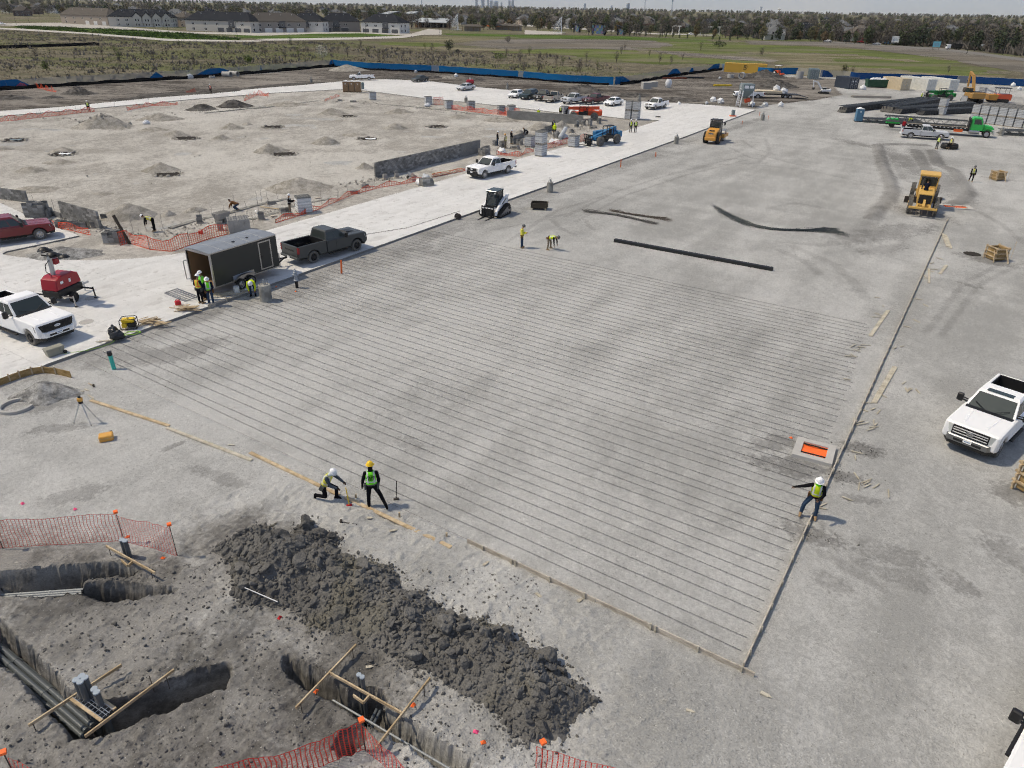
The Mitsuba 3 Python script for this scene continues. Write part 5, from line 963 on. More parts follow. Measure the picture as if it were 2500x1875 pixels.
# ---------------------------------------------------------------- clay pile of single clods
dull('clay',mikit.proc(lambda p,n,uv: MX(MX((.075,.073,.07),(.205,.2,.19),FB(p.x*1.1,p.y*1.1,p.z*2,3)),(.17,.16,.13),SS(.6,.85,FB(p.x*.8+40,p.y*.8,3.0,3))*.75)*(1+(N(p.x*30,p.y*30,p.z*30)-.5)*.5)),lambda p,n,uv: FB(p.x*12,p.y*12,p.z*12,3)*.05,1.0,5e-3)
def clod(rs,r,sub=1):
    v,f=CLODS[sub][rs.randint(24)]
    q,_=np.linalg.qr(rs.normal(size=(3,3)))
    return (v*rs.uniform(.7,1.2,3)*r)@q.T,f
def clod_shape(rs,sub):
    v,f=ico(sub);o=rs.uniform(0,50,3);d=np.full(len(v),9.0)
    for _ in range(9 if sub>1 else 7):
        n_=nrm(rs.normal(size=3));t=v@n_;d=np.minimum(d,np.where(t>.05,rs.uniform(.45,.95)/np.maximum(t,.05),9))
    d=np.minimum(d,1.15)*(1+(.30 if sub>1 else .12)*(meshkit.fbm(v*2.6+o,3,5)-.5))
    return v*d[:,None]*rs.uniform(.6,1.2,3),f
_cr=np.random.RandomState(77)
CLODS={1: [clod_shape(_cr,1)for _ in range(24)],2: [clod_shape(_cr,3)for _ in range(24)]}
pilerng=np.random.RandomState(3)
def pile_h(X,Y):
    q=shapely.points(X,Y);d=np.where(shapely.contains(PILE,q),shapely.distance(PILE.exterior,q),-shapely.distance(PILE,q))
    return np.clip(d,-.3,1.5)/1.5*1.0*(.55+.8*meshkit.fbm(pts(X*.7,Y*.7),3,61))+np.clip(d,0,.4)/.4*(meshkit.fbm(pts(X*3.5,Y*3.5),3,8)-.35)*.35
bx_=PILE.bounds
pk=newkey('clay_pile')
scene[pk+'__mound']=mikit.ply(clipgrid(PILE.buffer(.15),.09,lambda X,Y: pile_h(X,Y)+.02),'mat_clay',smooth=True)
labels[pk]={'label': 'long heap of dark grey clay clods in the foreground','category': 'soil pile'}
cl=[]
while len(cl)<5200:
    x,y=pilerng.uniform(bx_[0]-.5,bx_[2]+.5),pilerng.uniform(bx_[1]-.5,bx_[3]+.5)
    d=PILE.exterior.distance(Point(x,y));ins=PILE.contains(Point(x,y))
    if not ins and (d>.6 or pilerng.rand()<(d/.6)**.45+.2): continue
    rad=.03+.095*pilerng.beta(1,3)+(.03+.11*pilerng.rand()if pilerng.rand()<.04 and ins and d>.25 else 0)
    if not ins: rad=min(rad,.06)*pilerng.uniform(.5,1)
    cl.append((rad,x,y))
cl.sort(reverse=True)
zz=pile_h(np.array([c[1]for c in cl]),np.array([c[2]for c in cl]));gz=gh(np.array([c[1]for c in cl]),np.array([c[2]for c in cl]))
rest=[]
for i,((rad,x,y),z,g0)in enumerate(zip(cl,zz,gz)):
    v,f=clod(pilerng,rad*1.15,2 if i<300 else 1)
    v=v+[x,y,max(z,g0)+rad*.35]
    if i<300: scene[f'{pk}__clod'+(f'_{i:03d}' if i else '')]=mikit.ply((v,f),'mat_clay',smooth=False)
    else: rest.append((v,f))
scene[pk+'__small_clods']=mikit.ply(cat(rest),'mat_clay',smooth=False);labels[pk+'__small_clods']={'kind': 'stuff'}
crumbs,on_ground=[],[]
def crumb_zone(x0,x1,y0,y1,n,rmax,test=None):
    for _ in range(n):
        x,y=pilerng.uniform(x0,x1),pilerng.uniform(y0,y1)
        if test is not None and not test(x,y): continue
        r=.012+rmax*pilerng.beta(1,5);v,f=clod(pilerng,r,1);crumbs.append((v+[x,y,r*.3],f));on_ground.append((len(crumbs)-1,x,y))
tr_all=shapely.union_all(TRENCH).buffer(.12)
for s,n in ((STAINS[0],60),(STAINS[1],60),(STAINS[2],50),(STAINS[3],60)):
    cx,cy,a,L,r_x,r_y,_k=s[0],s[1],s[2],s[3],s[4],s[5],0
    for _ in range(n):
        t,o=pilerng.normal()*.35*(L+.5),pilerng.normal()*.3;a_=math.radians(a)
        x,y=cx+t*math.cos(a_)-o*math.sin(a_),cy+t*math.sin(a_)+o*math.cos(a_);r=.012+.05*pilerng.beta(1,4);v,f=clod(pilerng,r,1);crumbs.append((v+[x,y,r*.4],f))
crumb_zone(-13,1,9,17.5,3600,.085,lambda x,y: not tr_all.contains(Point(x,y)) and rough_zone.contains(Point(x,y)))
for (i,x,y),g0 in zip(on_ground,gh(np.array([c[1]for c in on_ground]),np.array([c[2]for c in on_ground]))): crumbs[i][0][:,2]+=g0
single('clay_crumbs',cat(crumbs),'clay','scattered small clay crumbs around the trenches and on the gravel','clay crumbs',kind='stuff')
stones=[]
sr=np.random.RandomState(12)
SV,SF=np.array([[1,0,0],[-1,0,0],[0,1,0],[0,-1,0],[0,0,1],[0,0,-1]],float),np.array([[0,2,4],[2,1,4],[1,3,4],[3,0,4],[2,0,5],[1,2,5],[3,1,5],[0,3,5]])
nst=26000
sx=sr.uniform(-14,16,nst);sy=9.2+22*sr.beta(1,1.5,nst);keep=meshkit.fbm(pts(sx*.5,sy*.5),3,77)+sr.uniform(-.2,.2,nst)>.5
sx,sy=sx[keep],sy[keep];sz=gh(sx,sy);sr_=.008+.020*sr.beta(1,3.5,len(sx))
SVs=SV[None]*sr.uniform(.5,1.2,(len(sx),6,1));rot=sr.uniform(0,6.28,len(sx));c_,s_=np.cos(rot)[:,None],np.sin(rot)[:,None]
SVs=np.stack([SVs[...,0]*c_-SVs[...,1]*s_,SVs[...,0]*s_+SVs[...,1]*c_,SVs[...,2]*.7],-1)*sr_[:,None,None]+np.stack([sx,sy,sz+.003],-1)[:,None]
dull('stone',mikit.proc(lambda p,n,uv: MX((.22,.21,.195),(.58,.57,.55),SS(.25,.8,N(p.x*9,p.y*9,1.)))))
single('loose_stones',(SVs.reshape(-1,3),(SF[None]+(np.arange(len(sx))*6)[:,None,None]).reshape(-1,3)),'stone','small loose stones on the gravel surface','stones',kind='stuff')
# ---------------------------------------------------------------- conduits, stub-ups and batter boards in the trenches
def pipes(name,label,P0,P1,z,r,offs,m_='pvc_grey',bend=None,group=None):
    p,q=np.array([*P0,z]),np.array([*P1,z]);t=(q-p)/np.linalg.norm(q-p);n_=np.array([-t[1],t[0],0])
    b=B()
    for o,dz in offs:
        k=b.add('conduit',cyl(p+n_*o+[0,0,dz],q+n_*o+[0,0,dz],r,n=12),m_,40)
        for f in (.3,.62): b.add('coupling',cyl(p+(q-p)*f+n_*o+[0,0,dz],p+(q-p)*(f+.02)+n_*o+[0,0,dz],r*1.2,n=12),m_,parent=k)
    place(b,name,label,'conduit',(0,0,0),group=group)
pipes('conduit_run','bundle of thick grey conduits lying in the lower left trench',(-15.44,14.83),(-10.72,11.92),-.62,.075,((-.17,0),(.0,0),(.17,0),(-.08,.15),(.09,.15)))
pipes('conduit_run','thin grey conduits in the upper left trench',(-16.23,16.38),(-13.50,16.73),-.5,.04,((-.1,0),(0,0),(.1,0)),'pvc_light')
pipes('conduit_run','pale conduit along the right trench edge',(-4.58,12.63),(-0.88,10.52),-.14,.028,((0,0),),'pvc_light')
pipes('conduit_run','pair of dark conduits sloping into the pit under the orange netting',(-3.38,12.57),(-3.59,11.78),-.4,.04,((-.05,0),(.06,0)))
def stub(tops,r,z0,zc=None,cage=None):
    b=B();x0=np.mean([t[0]for t in tops]);y0=np.mean([t[1]for t in tops])
    for x,y,z in tops:
        k=b.add('conduit',cyl((x-x0,y-y0,z0),(x-x0,y-y0,z),r,n=14),'pvc_grey',40);b.add('cap',cyl((x-x0,y-y0,z-.02),(x-x0,y-y0,z+.015),r*1.12,n=14),'cap_grey',40,parent=k)
    return b,(x0,y0,0)
def at(x,y,z): return (x,y,z)
b,o=stub([(*(-10.83,12.20),1.0),(*(-10.69,12.14),1.0),(*(-10.75,12.32),1.0),(*(-10.64,12.27),1.0),(*(-10.37,12.10),.8),(*(-10.26,12.01),.8)],.075,-.95)
place(b,'conduit_stub_up','six thick grey conduit stub ups held in a rod lattice at lower left','conduit',o)
b,o=stub([(*(-12.49,17.77),.75),(*(-12.36,17.72),.75)],.075,-.7)
place(b,'conduit_stub_up','pair of grey conduit stub ups at the end of the upper left trench','conduit',o)
b,o=stub([(*(-3.85,12.76),.7),(*(-3.75,12.69),.7)],.06,-.8)
place(b,'conduit_stub_up','pair of grey conduit stub ups over the right trench below the clay pile','conduit',o)
def batter(label,boards,stakes=(),extra=None):
    b=B()
    for p,q,z in boards: b.add('batter_board',beam((*p,z),(*q,z),.04,.09),'wood_new')
    for p,z0,z1 in stakes: b.add('stake_rod',cyl((*p,z0),(*p,z1),.012,n=6),'rust_steel')
    if extra is not None: extra(b)
    return place(b,'batter_board_frame',label,'batter boards',(0,0,0))
def lattice(b):
    p,q,r_,s_=[np.array([*c,.32])for c in ((-11.14,12.19),(-10.02,11.57),(-9.86,11.90),(-10.94,12.50))]
    for t in np.linspace(.05,.95,9): b.add('rod',cyl(p+(q-p)*t,s_+(r_-s_)*t,.009,n=5),'galvanized')
    for t in (.1,.4,.6,.9): b.add('rod',cyl(p+(s_-p)*t+[0,0,.02],q+(r_-q)*t+[0,0,.02],.009,n=5),'galvanized')
    b.add('tie_board',beam(p,q,.09,.04),'wood_new');b.add('tie_board',beam(s_,r_,.09,.04),'wood_new')
batter('two long batter boards with a rod lattice around six conduits at lower left',[((-11.73,11.39),(-10.36,13.25),.32),((-10.20,11.13),(-8.89,13.12),.32)],
       [((-10.18,11.36),-.3,.34),((-8.99,12.87),-.1,.34),((-11.64,11.43),-.1,.34),((-9.35,12.76),-.1,.5)],lattice)
batter('single batter board with a small frame at the upper left stub ups',[((-13.16,17.91),(-11.02,16.71),.35),((-12.39,17.32),(-12.07,17.07),.3),((-12.04,17.07),(-11.99,17.28),.3)],[((-13.04,17.83),-.1,.35),((-11.23,16.85),-.1,.35)])
batter('three joined batter boards across the right trench below the clay pile',[((-5.34,12.04),(-4.22,14.09),.3),((-3.12,10.98),(-2.04,13.02),.3),((-4.71,13.11),(-2.64,11.95),.305),((-3.96,12.44),(-3.66,12.23),.3),((-3.66,12.23),(-3.54,12.45),.3)],
       [((-4.27,13.86),-.1,.4),((-2.16,12.71),-.1,.4),((-5.24,12.14),-.1,.33),((-3.01,11.07),-.1,.4)])
single('plastic_rod',cyl((*(-8.06,16.17),.35),(*(-6.93,15.75),.2),.016,n=8),'white_wrap','thin white rod lying on the left end of the clay pile','rod')
# ---------------------------------------------------------------- orange safety netting
mat('net_orange',(.75,.085,.03),.5);mat('net_red',(.68,.05,.035),.5)
def net(path,h,du=.11,dv=.085,w=.022,hw=.009,sag=.08,seed=0,zoff=None,lean=0):
    r=np.random.RandomState(seed);line=LineString(path);L=line.length;n=max(int(L/du),2);m=max(int(h/dv),2)
    ss=np.linspace(0,L,n+1);xy=np.array([line.interpolate(s).coords[0]for s in ss]);tg=np.gradient(xy,axis=0);tg /= np.linalg.norm(tg,axis=1,keepdims=True)+1e-9
    nn=np.stack([-tg[:,1],tg[:,0]],1)
    hh=h*(1-sag*(.5+.5*np.sin(ss*2.1+seed))-sag*.7*r.rand(n+1)*.3)
    V=np.zeros((n+1,m+1,3))
    g0=gh(xy[:,0],xy[:,1])if xy[:,1].min()<30 else np.zeros(n+1)+.07
    for j in range(m+1):
        t=j/m;wv=(meshkit.fbm(np.stack([ss*.9,ss*0+t*2.0,ss*0+seed],-1),2,3)-.5)*.22*t+lean*t*h
        V[:,j,:2]=xy+nn*wv[:,None]+tg*((meshkit.noise(np.stack([ss*1.5,ss*0+t*3,ss*0+seed+9],-1))-.5)*.05)[:,None]
        V[:,j,2]=np.maximum(g0,-.02)+.03+hh*t
    ms=[]
    A_,B_=V[:,:-1].reshape(-1,3),V[:,1:].reshape(-1,3)
    def ribbons(A_,B_,wd,dirs):
        dd=dirs*wd/2;q=np.stack([A_-dd,B_-dd,B_+dd,A_+dd],1).reshape(-1,3);i=np.arange(len(A_))*4
        return q,np.vstack([np.stack([i,i+1,i+2],1),np.stack([i,i+2,i+3],1)])
    t3=np.column_stack([tg,np.zeros(n+1)]);ms.append(ribbons(A_+(B_-A_)*.12,B_-(B_-A_)*.12,w,np.repeat(t3,m,0)))
    A_,B_=V[:-1].reshape(-1,3),V[1:].reshape(-1,3);up_=np.tile([0,0,1.0],(len(A_),1))
    k=np.tile(np.arange(m+1),n);edge=(k==0) | (k==m)
    ms.append(ribbons(A_[~edge],B_[~edge],hw,up_[~edge]));ms.append(ribbons(A_[edge],B_[edge],hw*2.2,up_[edge]))
    return cat(ms)
def safety_fence(label,path,h,posts,m_='net_red',flags=True,seed=1,**k):
    b=B();b.add('net',net(path,h,seed=seed,**k),m_)
    for (x,y),hh in posts:
        g0=float(gh(np.array([x]),np.array([y]))[0])
        kp=b.add('post',cyl((x,y,g0-.1),(x,y,g0+hh),.014,n=6),'rust_steel')
        if flags: b.add('cap',xf(cbox((0,0,0),(.13,.13,.07)),rz=30,loc=(x,y,g0+hh)),'flag_orange',parent=kp)
    place(b,'safety_fence',label,'safety fence',(0,0,0))
safety_fence('red orange mesh fence behind the upper left trench',[(-18.16,17.98),(-16.76,18.10),(-13.00,18.55),(-10.92,17.88)],1.15,[((-16.74,18.07),1.2),((-12.96,18.55),1.25),((-10.89,17.88),1.3)],seed=2,du=.115,w=.02)
safety_fence('red orange mesh fence along the bottom edge in front of the right trench',[(-9.57,9.11),(-7.31,9.82),(-5.52,10.19),(-3.42,11.09)],1.0,[((-3.41,11.07),1.15)],seed=3,du=.11,w=.03,hw=.014)
safety_fence('red orange mesh fence running from the corner post towards the bottom edge',[(-3.40,11.07),(-1.84,9.93),(-0.81,9.38)],1.0,[],seed=4,du=.13,w=.03,sag=.3)
safety_fence('corner of a mesh fence at the lower left with one capped post',[(-11.22,10.08),(-9.43,9.48)],.95,[((-11.23,10.08),1.2)],seed=5,du=.13,w=.03)
safety_fence('short mesh fence with one capped post at the bottom edge below the clay pile',[(0.74,10.62),(2.57,10.06)],.95,[((0.87,10.63),1.15)],seed=6,du=.12,w=.03)
for (x,y),m_ in (((-11.32,17.76),'flag_orange'),((-12.97,18.77),'flag_orange'),((-0.54,11.31),'flag_orange'),((-0.74,11.64),'pink_flag'),((-15.53,20.19),'pink_flag'),((-17.58,20.48),'pink_flag'),((-6.75,15.27),'fuel_red'),((-2.42,12.40),'flag_orange'),((-5.03,12.72),'flag_orange'),((-2.42,12.41),'flag_orange'),((12.01,25.93),'flag_orange'),((-15.27,43.12),'flag_orange'),((-13.80,42.34),'flag_orange')):
    single('marker_flag',xf(hullp([(-.07,-.04,.01),(.07,-.05,.02),(.08,.05,.03),(-.05,.06,.01),(0,0,.09)]),rz=rr.uniform(0,360),loc=(x,y,float(gh(np.array([x]),np.array([y]))[0]))),m_,'small crumpled marker ribbon or cap lying on the ground','marker','small marker ribbons on the ground')
# ---------------------------------------------------------------- small site things
def tripod():
    b=B()
    for i,a in enumerate((200,320,75)):
        c,s=math.cos(math.radians(a)),math.sin(math.radians(a))
        k=b.add('leg',cat([cyl((c*.06,s*.06,1.0),(c*.3,s*.3,.45),.022,n=6),cyl((c*.3,s*.3,.47),(c*.5,s*.5,0),.014,n=6)]),'galvanized')
        b.add('foot',cyl((c*.46,s*.46,.1),(c*.51,s*.51,-.02),.02,.006,n=6),'plastic_black',parent=k)
    b.add('head',cyl((0,0,.97),(0,0,1.06),.09,n=12),'plastic_black')
    k=b.add('level',bbox(-.1,.1,-.08,.08,1.06,1.24,.03),'case_yellow');b.add('window',cyl((0,0,1.24),(0,0,1.3),.06,n=12),'plastic_black',parent=k)
    return b
place(tripod(),'survey_tripod','survey tripod with a yellow laser level beside the first loose plank','tripod',(-18.30,26.12))
b=B();b.add('shell',bbox(-.26,.26,-.2,.2,.0,.26,.03),'case_yellow');b.add('lid_seam',cat([box(-.265,.265,-.205,.205,.15,.165)]),'wood_grey');b.add('latch',cat([cbox((x,-.21,.16),(.05,.03,.06))for x in (-.14,.14)]),'case_yellow');b.add('hinge',cbox((.2,.2,.24),(.08,.06,.05)),'plastic_black')
place(b,'tool_case','yellow plastic instrument case lying on the gravel near the tripod','case',(-16.77,24.82),25)
b=B();b.add('pipe',cyl((0,0,0),(-.03,.02,.62),.075,n=16),'pipe_teal',40);b.add('cap',cyl((-.03,.02,.56),(-.035,.025,.72),.085,n=16),'plastic_black',40)
place(b,'pipe_stub','teal pipe stub with a black cap standing at the left edge of the rebar field','pipe',(-19.70,31.23),s=1.3)
def cooler():
    b=B();b.add('tub',hullp([(x*.42*k,y*.2*k,z)for x in (-1,1)for y in (-1,1)for z,k in ((.03,.9),(.34,1))]),'tan_plastic');b.add('lid',bbox(-.45,.45,-.23,.23,.34,.44,.03),'tan_plastic')
    for s in (-1,1): b.add('wheel',cyl((.4,s*.2,.09),(.4,s*.245,.09),.09,n=14),'plastic_black')
    b.add('latch',cat([cbox((x,-.225,.3),(.05,.03,.12))for x in (-.2,.2)]),'tan_plastic');return b
cg=(-23.25,32.22,54.6,0.66)
place(cooler(),'cooler','tan wheeled cooler standing on the concrete in front of the white pickup','cooler',(cg[0],cg[1]+.2,.15),cg[2])
def generator():
    b=B()
    for y in (-.25,.25): b.add('frame_tube',tube([(-.36,y,.05),(-.36,y,.5),(-.3,y,.56),(.3,y,.56),(.36,y,.5),(.36,y,.05),(-.36,y,.05)],.02,6),'plastic_black')
    b.add('frame_bar',cat([cyl((x,-.25,z),(x,.25,z),.02,n=6)for x in (-.36,.36)for z in (.05,.5)]),'plastic_black')
    b.add('fuel_tank',bbox(-.3,.3,-.2,.2,.36,.54,.05),'generator_yellow');b.add('engine',bbox(-.05,.32,-.18,.2,.1,.34,.04),'plastic_black');b.add('alternator',bbox(-.32,-.08,-.2,.2,.1,.34,.05),'generator_yellow');b.add('fuel_cap',cyl((0,0,.54),(0,0,.57),.05),'plastic_black');return b
place(generator(),'generator','yellow portable generator with black frame at the concrete edge','generator',(*(-21.12,35.87),.15),15,s=1.1)
def bag(seed,sx_,sy_,sz_):
    v,f=ico(3);n_=meshkit.fbm(v*2.2+seed,3,seed);w=v*(.75+.6*(n_[:,None]-.3));w[:,2]=np.maximum(w[:,2],-.55)+.55
    neck_=np.exp(-((v-nrm([.3,.2,.9]))**2).sum(1)*14)*.35;w=w+(neck_[:,None]*np.array([.3,.2,.7]));return w*[sx_,sy_,sz_],f
b=B();b.add('',bag(3,.42,.3,.28),'bag_black',True);place(b,'trash_bag','black plastic trash bag, nearer one of two on the concrete edge','bag',(*(-21.10,34.47),.15),20)
b=B();b.add('',bag(8,.4,.28,.3),'bag_black',True);place(b,'trash_bag','black plastic trash bag, farther one of two, beside the generator','bag',(*(-21.64,35.09),.15),100)
coil=[(.42*math.cos(a)*(1+.06*math.sin(a*2.3)),.22*math.sin(a)*(1+.08*math.cos(a*1.7)),.17+.015*(i % 5))for i,a in enumerate(np.linspace(0,22,90))]
x,y=(-20.66,35.14);single('hose_coil',xf(tube(coil,.012,5),rz=20,loc=(x,y,0)),'hose_green','lime green coiled hose beside the black trash bags','hose')
single('extension_hose',tube([(*(-22.87,32.53),.16),(*(-21.95,32.94),.16),(*(-21.44,33.41),.16),(*(-21.16,33.89),.16),(*(-21.08,34.85),.16)],.012,5),'hose_green','thin green hose snaking from the cooler to the trash bags','hose')
single('string_line',tube([(*(-11.99,54.65),.165),(*(-8.73,56.94),.165),(*(-4.9,62.6),.165)],.018,4),'rust_steel','thin dark line lying across the concrete road behind the dark pickup','line')
def lumber_heap(label,loc,rz,n,Lr,seed,m_='wood_new',spread=.35):
    r=random.Random(seed);b=B()
    for i in range(n):
        L=r.uniform(*Lr);a=r.gauss(0,25);z=.03+.035*(i//4)+r.uniform(0,.02);x,y=r.gauss(0,spread),r.gauss(0,spread*.6)
        b.add('lath',xf(beam((-L/2,0,0),(L/2,0,r.uniform(-.03,.03)),r.uniform(.05,.09),.025),rz=a,loc=(x,y,z)),m_)
    place(b,'lumber_heap',label,'lumber',(*loc,.15),rz)
lumber_heap('heap of wide board scraps beside the yellow generator',(-20.36,36.60),20,24,(.5,1.0),3)
lumber_heap('heap of thin lath scraps in front of the red fuel can',(-19.14,38.60),15,26,(.4,.9),4)
lumber_heap('scattered laths along the form between the bucket and the workers',(-17.69,41.19),25,14,(.7,1.6),6,'wood_pale',.5)
lumber_heap('loose scraps at the concrete edge left of the trash bags',(-21.70,34.04),30,5,(.25,.5),7,'wood_pale',.25)
def fuel_can():
    b=B();b.add('body',bbox(-.16,.16,-.12,.12,0,.3,.05),'fuel_red');b.add('handle',tube([(-.1,0,.29),(-.08,0,.37),(.08,0,.37),(.12,0,.3)],.018,6),'fuel_red');b.add('spout',cyl((.1,0,.3),(.2,0,.42),.02,.014),'plastic_black');return b
place(fuel_can(),'fuel_can','red fuel can on the concrete beside the ramp gate','fuel can',(*(-19.94,39.37),.15),40,s=1.0)
place(fuel_can(),'fuel_can','red fuel can on the block stack beyond the trailer','fuel can',(*(-24.54,54.34),.06),10,s=1.0)
b=B()
p=[np.array([*(-21.60,41.26),.17]),np.array([*(-19.83,39.97),.17]),np.array([*(-19.20,40.46),.3]),np.array([*(-20.98,41.72),.3])]
for i in range(4): b.add('rail',beam(p[i],p[(i+1) % 4],.05,.05),'steel')
for t in np.linspace(.12,.88,7): b.add('slat',beam(p[0]+(p[1]-p[0])*t,p[3]+(p[2]-p[3])*t,.05,.03),'steel')
place(b,'ramp_gate','steel slatted ramp gate lowered on the concrete behind the trailer','ramp')
b=B();b.add('wall',lathe([(.13,0),(.15,.36),(.155,.37),(.14,.37),(.125,.03),(.001,.02)],18),'bucket_white',40);b.add('bail',tube([(-.15,0,.34),(-.1,.1,.42),(.1,.1,.42),(.15,0,.34)],.006,4),'steel')
place(b,'bucket','white plastic bucket beside the trailer wheels','bucket',(*(-17.19,41.50),.15),s=1.2)
b=B();b.add('',cat([lathe([(.13,0),(.15,.36),(.13,.37)],14)]),'bucket_white');place(b,'bucket','white bucket lying on its side beyond the trailer roof','bucket',(*(-22.4,61.1),.2),30,rx=85)
def edge_form(name,label,p,q,nst,m_='wood_grey',h=.24):
    p,q=np.array(p),np.array(q);L=np.linalg.norm(q-p);a=math.degrees(math.atan2(*(q-p)[::-1]));b=B();b.add('plank',beam((0,0,h/2),(L,0,h/2),.04,h),m_)
    for x in np.linspace(.08,L-.1,nst): b.add('stake',box(x-.03,x+.03,-.065,-.023,-.05,h+.1),m_)
    place(b,name,label,'form board',(*p,0),a)
edge_form('form_board','staked board along the concrete edge below the trailer',(-18.14,39.27),(-16.17,42.62),4)
b=B();path=[(-24.25,28.99),(-23.85,29.72),(-23.62,30.11),(-23.27,30.52),(-22.82,30.67),(-22.16,30.56),(-21.24,30.21)]
pr,cnt=[],0
for i in range(len(path)-1): b.add('panel',beam((*path[i],.17),(*path[i+1],.17),.03,.34),'osb')
for i in range(len(path)-1): b.add('stake',box(path[i][0]-.03,path[i][0]+.03,path[i][1]-.06,path[i][1]-.02,0,.42),'wood_new')
place(b,'curved_form','curved brown form panel at the left edge around the gravel heap','form board')
mat('concrete_grey',(.38,.37,.35),.8)
b=B();ring=[(.75*math.cos(a),.75*math.sin(a))for a in np.linspace(.9,5.9,26)]
b.add('',cat([hexa([(x*.82,y*.82,0),(x,y,0),(x2,y2,0),(x2*.82,y2*.82,0),(x*.82,y*.82,.14),(x,y,.14),(x2,y2,.14),(x2*.82,y2*.82,.14)])for (x,y),(x2,y2)in zip(ring[:-1],ring[1:])]),'concrete_grey')
place(b,'concrete_ring','broken grey concrete ring at the left edge beside the gravel heap','concrete ring',(-22.08,27.33),30,s=.95)
dull('cast_concrete',mikit.proc(lambda p,n,uv: MX((.19,.185,.17),(.34,.335,.31),SS(.3,.7,FB(p.x*3,p.y*3,p.z*2,3)))))
def pole_base(r=.31,h=.95,hoop=True,green=False):
    b=B();b.add('pier',lathe([(r,-.1),(r,h-.02),(r-.02,h),(.001,h)],24),'cast_concrete',40)
    b.add('anchor_bolt',cat([cyl((r*.5*sx_,r*.5*sy_,h),(r*.5*sx_,r*.5*sy_,h+.16),.015,n=6)for sx_ in (-1,1)for sy_ in (-1,1)]),'steel')
    b.add('conduit',cat([cyl((0,0,h),(0,0,h+.34),.04,n=10),cyl((.08,.05,h),(.08,.05,h+.24),.03,n=8)]),'pvc_light')
    if hoop: b.add('hoop',tube([(-.1,0,h+.1),(-.12,0,h+.35),(-.05,0,h+.5),(.06,0,h+.5),(.12,0,h+.35),(.1,0,h+.1)],.016,6),'steel')
    return b
PB=pole_base()
place(pole_base(.36,1.05,False),'pole_base','squat round concrete pole base beside the bent lime jacketed worker','pole base',(-15.15,40.73))
place(PB,'pole_base','round concrete pole base with a steel hoop beside the road, behind the skid steer','pole base',(3.4,71.3))
place(PB,'pole_base','round concrete pole base at the road edge left of the roller','pole base',(21.9,101.7))
place(PB,'pole_base','round concrete pole base with orange stakes at the far end of the road','pole base',(41.5,127.3))
place(PB,'pole_base','round concrete pole base beyond the pad below the silver sedan','pole base',(-9.7,144.0))
place(PB,'pole_base','round concrete pole base on the mud behind the tall wrapped stack','pole base',(24.5,153.2))
place(PB,'pole_base','small pale pole base on the mud beside the far left road','pole base',(-47.6,177.0))
place(PB,'pole_base','pale pole base at the right end of the back lot','pole base',(-2.3,171.4))
b=B();b.add('drum',cyl((0,0,.15),(0,0,1.0),.3,n=16),'container_grey',40);b.add('skid',box(-.5,.5,-.4,.4,0,.15),'orange_plastic')
place(b,'drum','blue grey drum on an orange skid at the far end of the road','drum',(*(37.4,130.8),.15))
def hydrant():
    b=B();b.add('riser',cyl((0,0,-.05),(0,0,.5),.1,n=14),'plastic_black',40);b.add('barrel',lathe([(.15,.5),(.15,.55),(.105,.57),(.105,1.0),(.14,1.02),(.14,1.06),(.115,1.08),(.1,1.17),(.05,1.23),(.001,1.24)],18),'hydrant_silver',40)
    for d in ((1,0),(-1,0),(0,-1)): b.add('nozzle',cyl((d[0]*.08,d[1]*.08,.88),(d[0]*.19,d[1]*.19,.88),.06,n=10),'hydrant_silver')
    b.add('nut',cyl((0,0,1.23),(0,0,1.3),.03,n=6),'hydrant_silver');return b
place(hydrant(),'fire_hydrant','silver fire hydrant on a black riser at the concrete edge','hydrant',(-13.91,43.06),s=.98)
def marker_post(x,y,h,z=0,m_='orange_plastic',lab='',grp=None,w=.05,**k):
    b=B();b.add('',bbox(-w,w,-.012,.012,0,h,.005),m_);place(b,'marker_post',lab,'marker post',(x,y,z),30,group=grp,**k)
marker_post(*(-11.69,45.95),.95,lab='orange marker post beside the rebar field near the dark pickup',w=.06,ry=3)
marker_post(*(12.1,84.5),.9,lab='orange marker post at the road edge, nearest of two before the roller',w=.06)
marker_post(*(17.4,91.8),.5,lab='short orange marker in the gravel between the post and the roller',w=.08)
marker_post(*(36.7,122.4),.5,lab='small orange stake right of the roller',w=.05)
marker_post(*(42.9,133.6),.6,lab='orange stake left of the far pole base',w=.05);marker_post(*(43.0,129.0),.6,lab='orange stake right of the far pole base',w=.05)
def hammer(L,m1,m2,label,loc,rz,tilt):
    b=B();b.add('handle',cyl((0,0,0),(0,0,L),.018,n=8),m1);b.add('head',bbox(-.1,.1,-.04,.04,-.03,.05,.012),m2);place(b,'sledge_hammer',label,'hammer',loc,rz,ry=tilt)
hammer(.8,'generator_yellow','fuel_red','sledge hammer with a yellow handle standing on its red head beside the planks',(*(-5.83,20.69),.03),20,-4)
hammer(.8,'plastic_black','rust_steel','black handled tamper standing upright among the rebar',(*(-4.19,21.11),.03),20,4)
hammer(.6,'plastic_black','rust_steel','black hammer lying on the gravel above the clay pile',(*(-5.92,19.72),.06),-12,90)
hammer(.5,'wood_new','rust_steel','hammer with a wooden handle lying beside the gravel heap',(*(-19.69,29.33),.05),145,90)
for (x,y)in ((-5.69,21.18),(-3.93,20.16),(-2.15,19.10)): single('form_stake',xf(box(-.03,.03,-.03,.03,-.05,.17),loc=(x,y,0)),'wood_new','short upright stake in line with the string behind the planks','stake','upright stakes along the string line')
single('string_line',tube([(*S(-.12,9.4),.14),(*S(-.1,20),.15),(*S(-.2,33.5),.14)],.006,4),'rust_steel','taut string from the staked form towards the concrete edge','string')
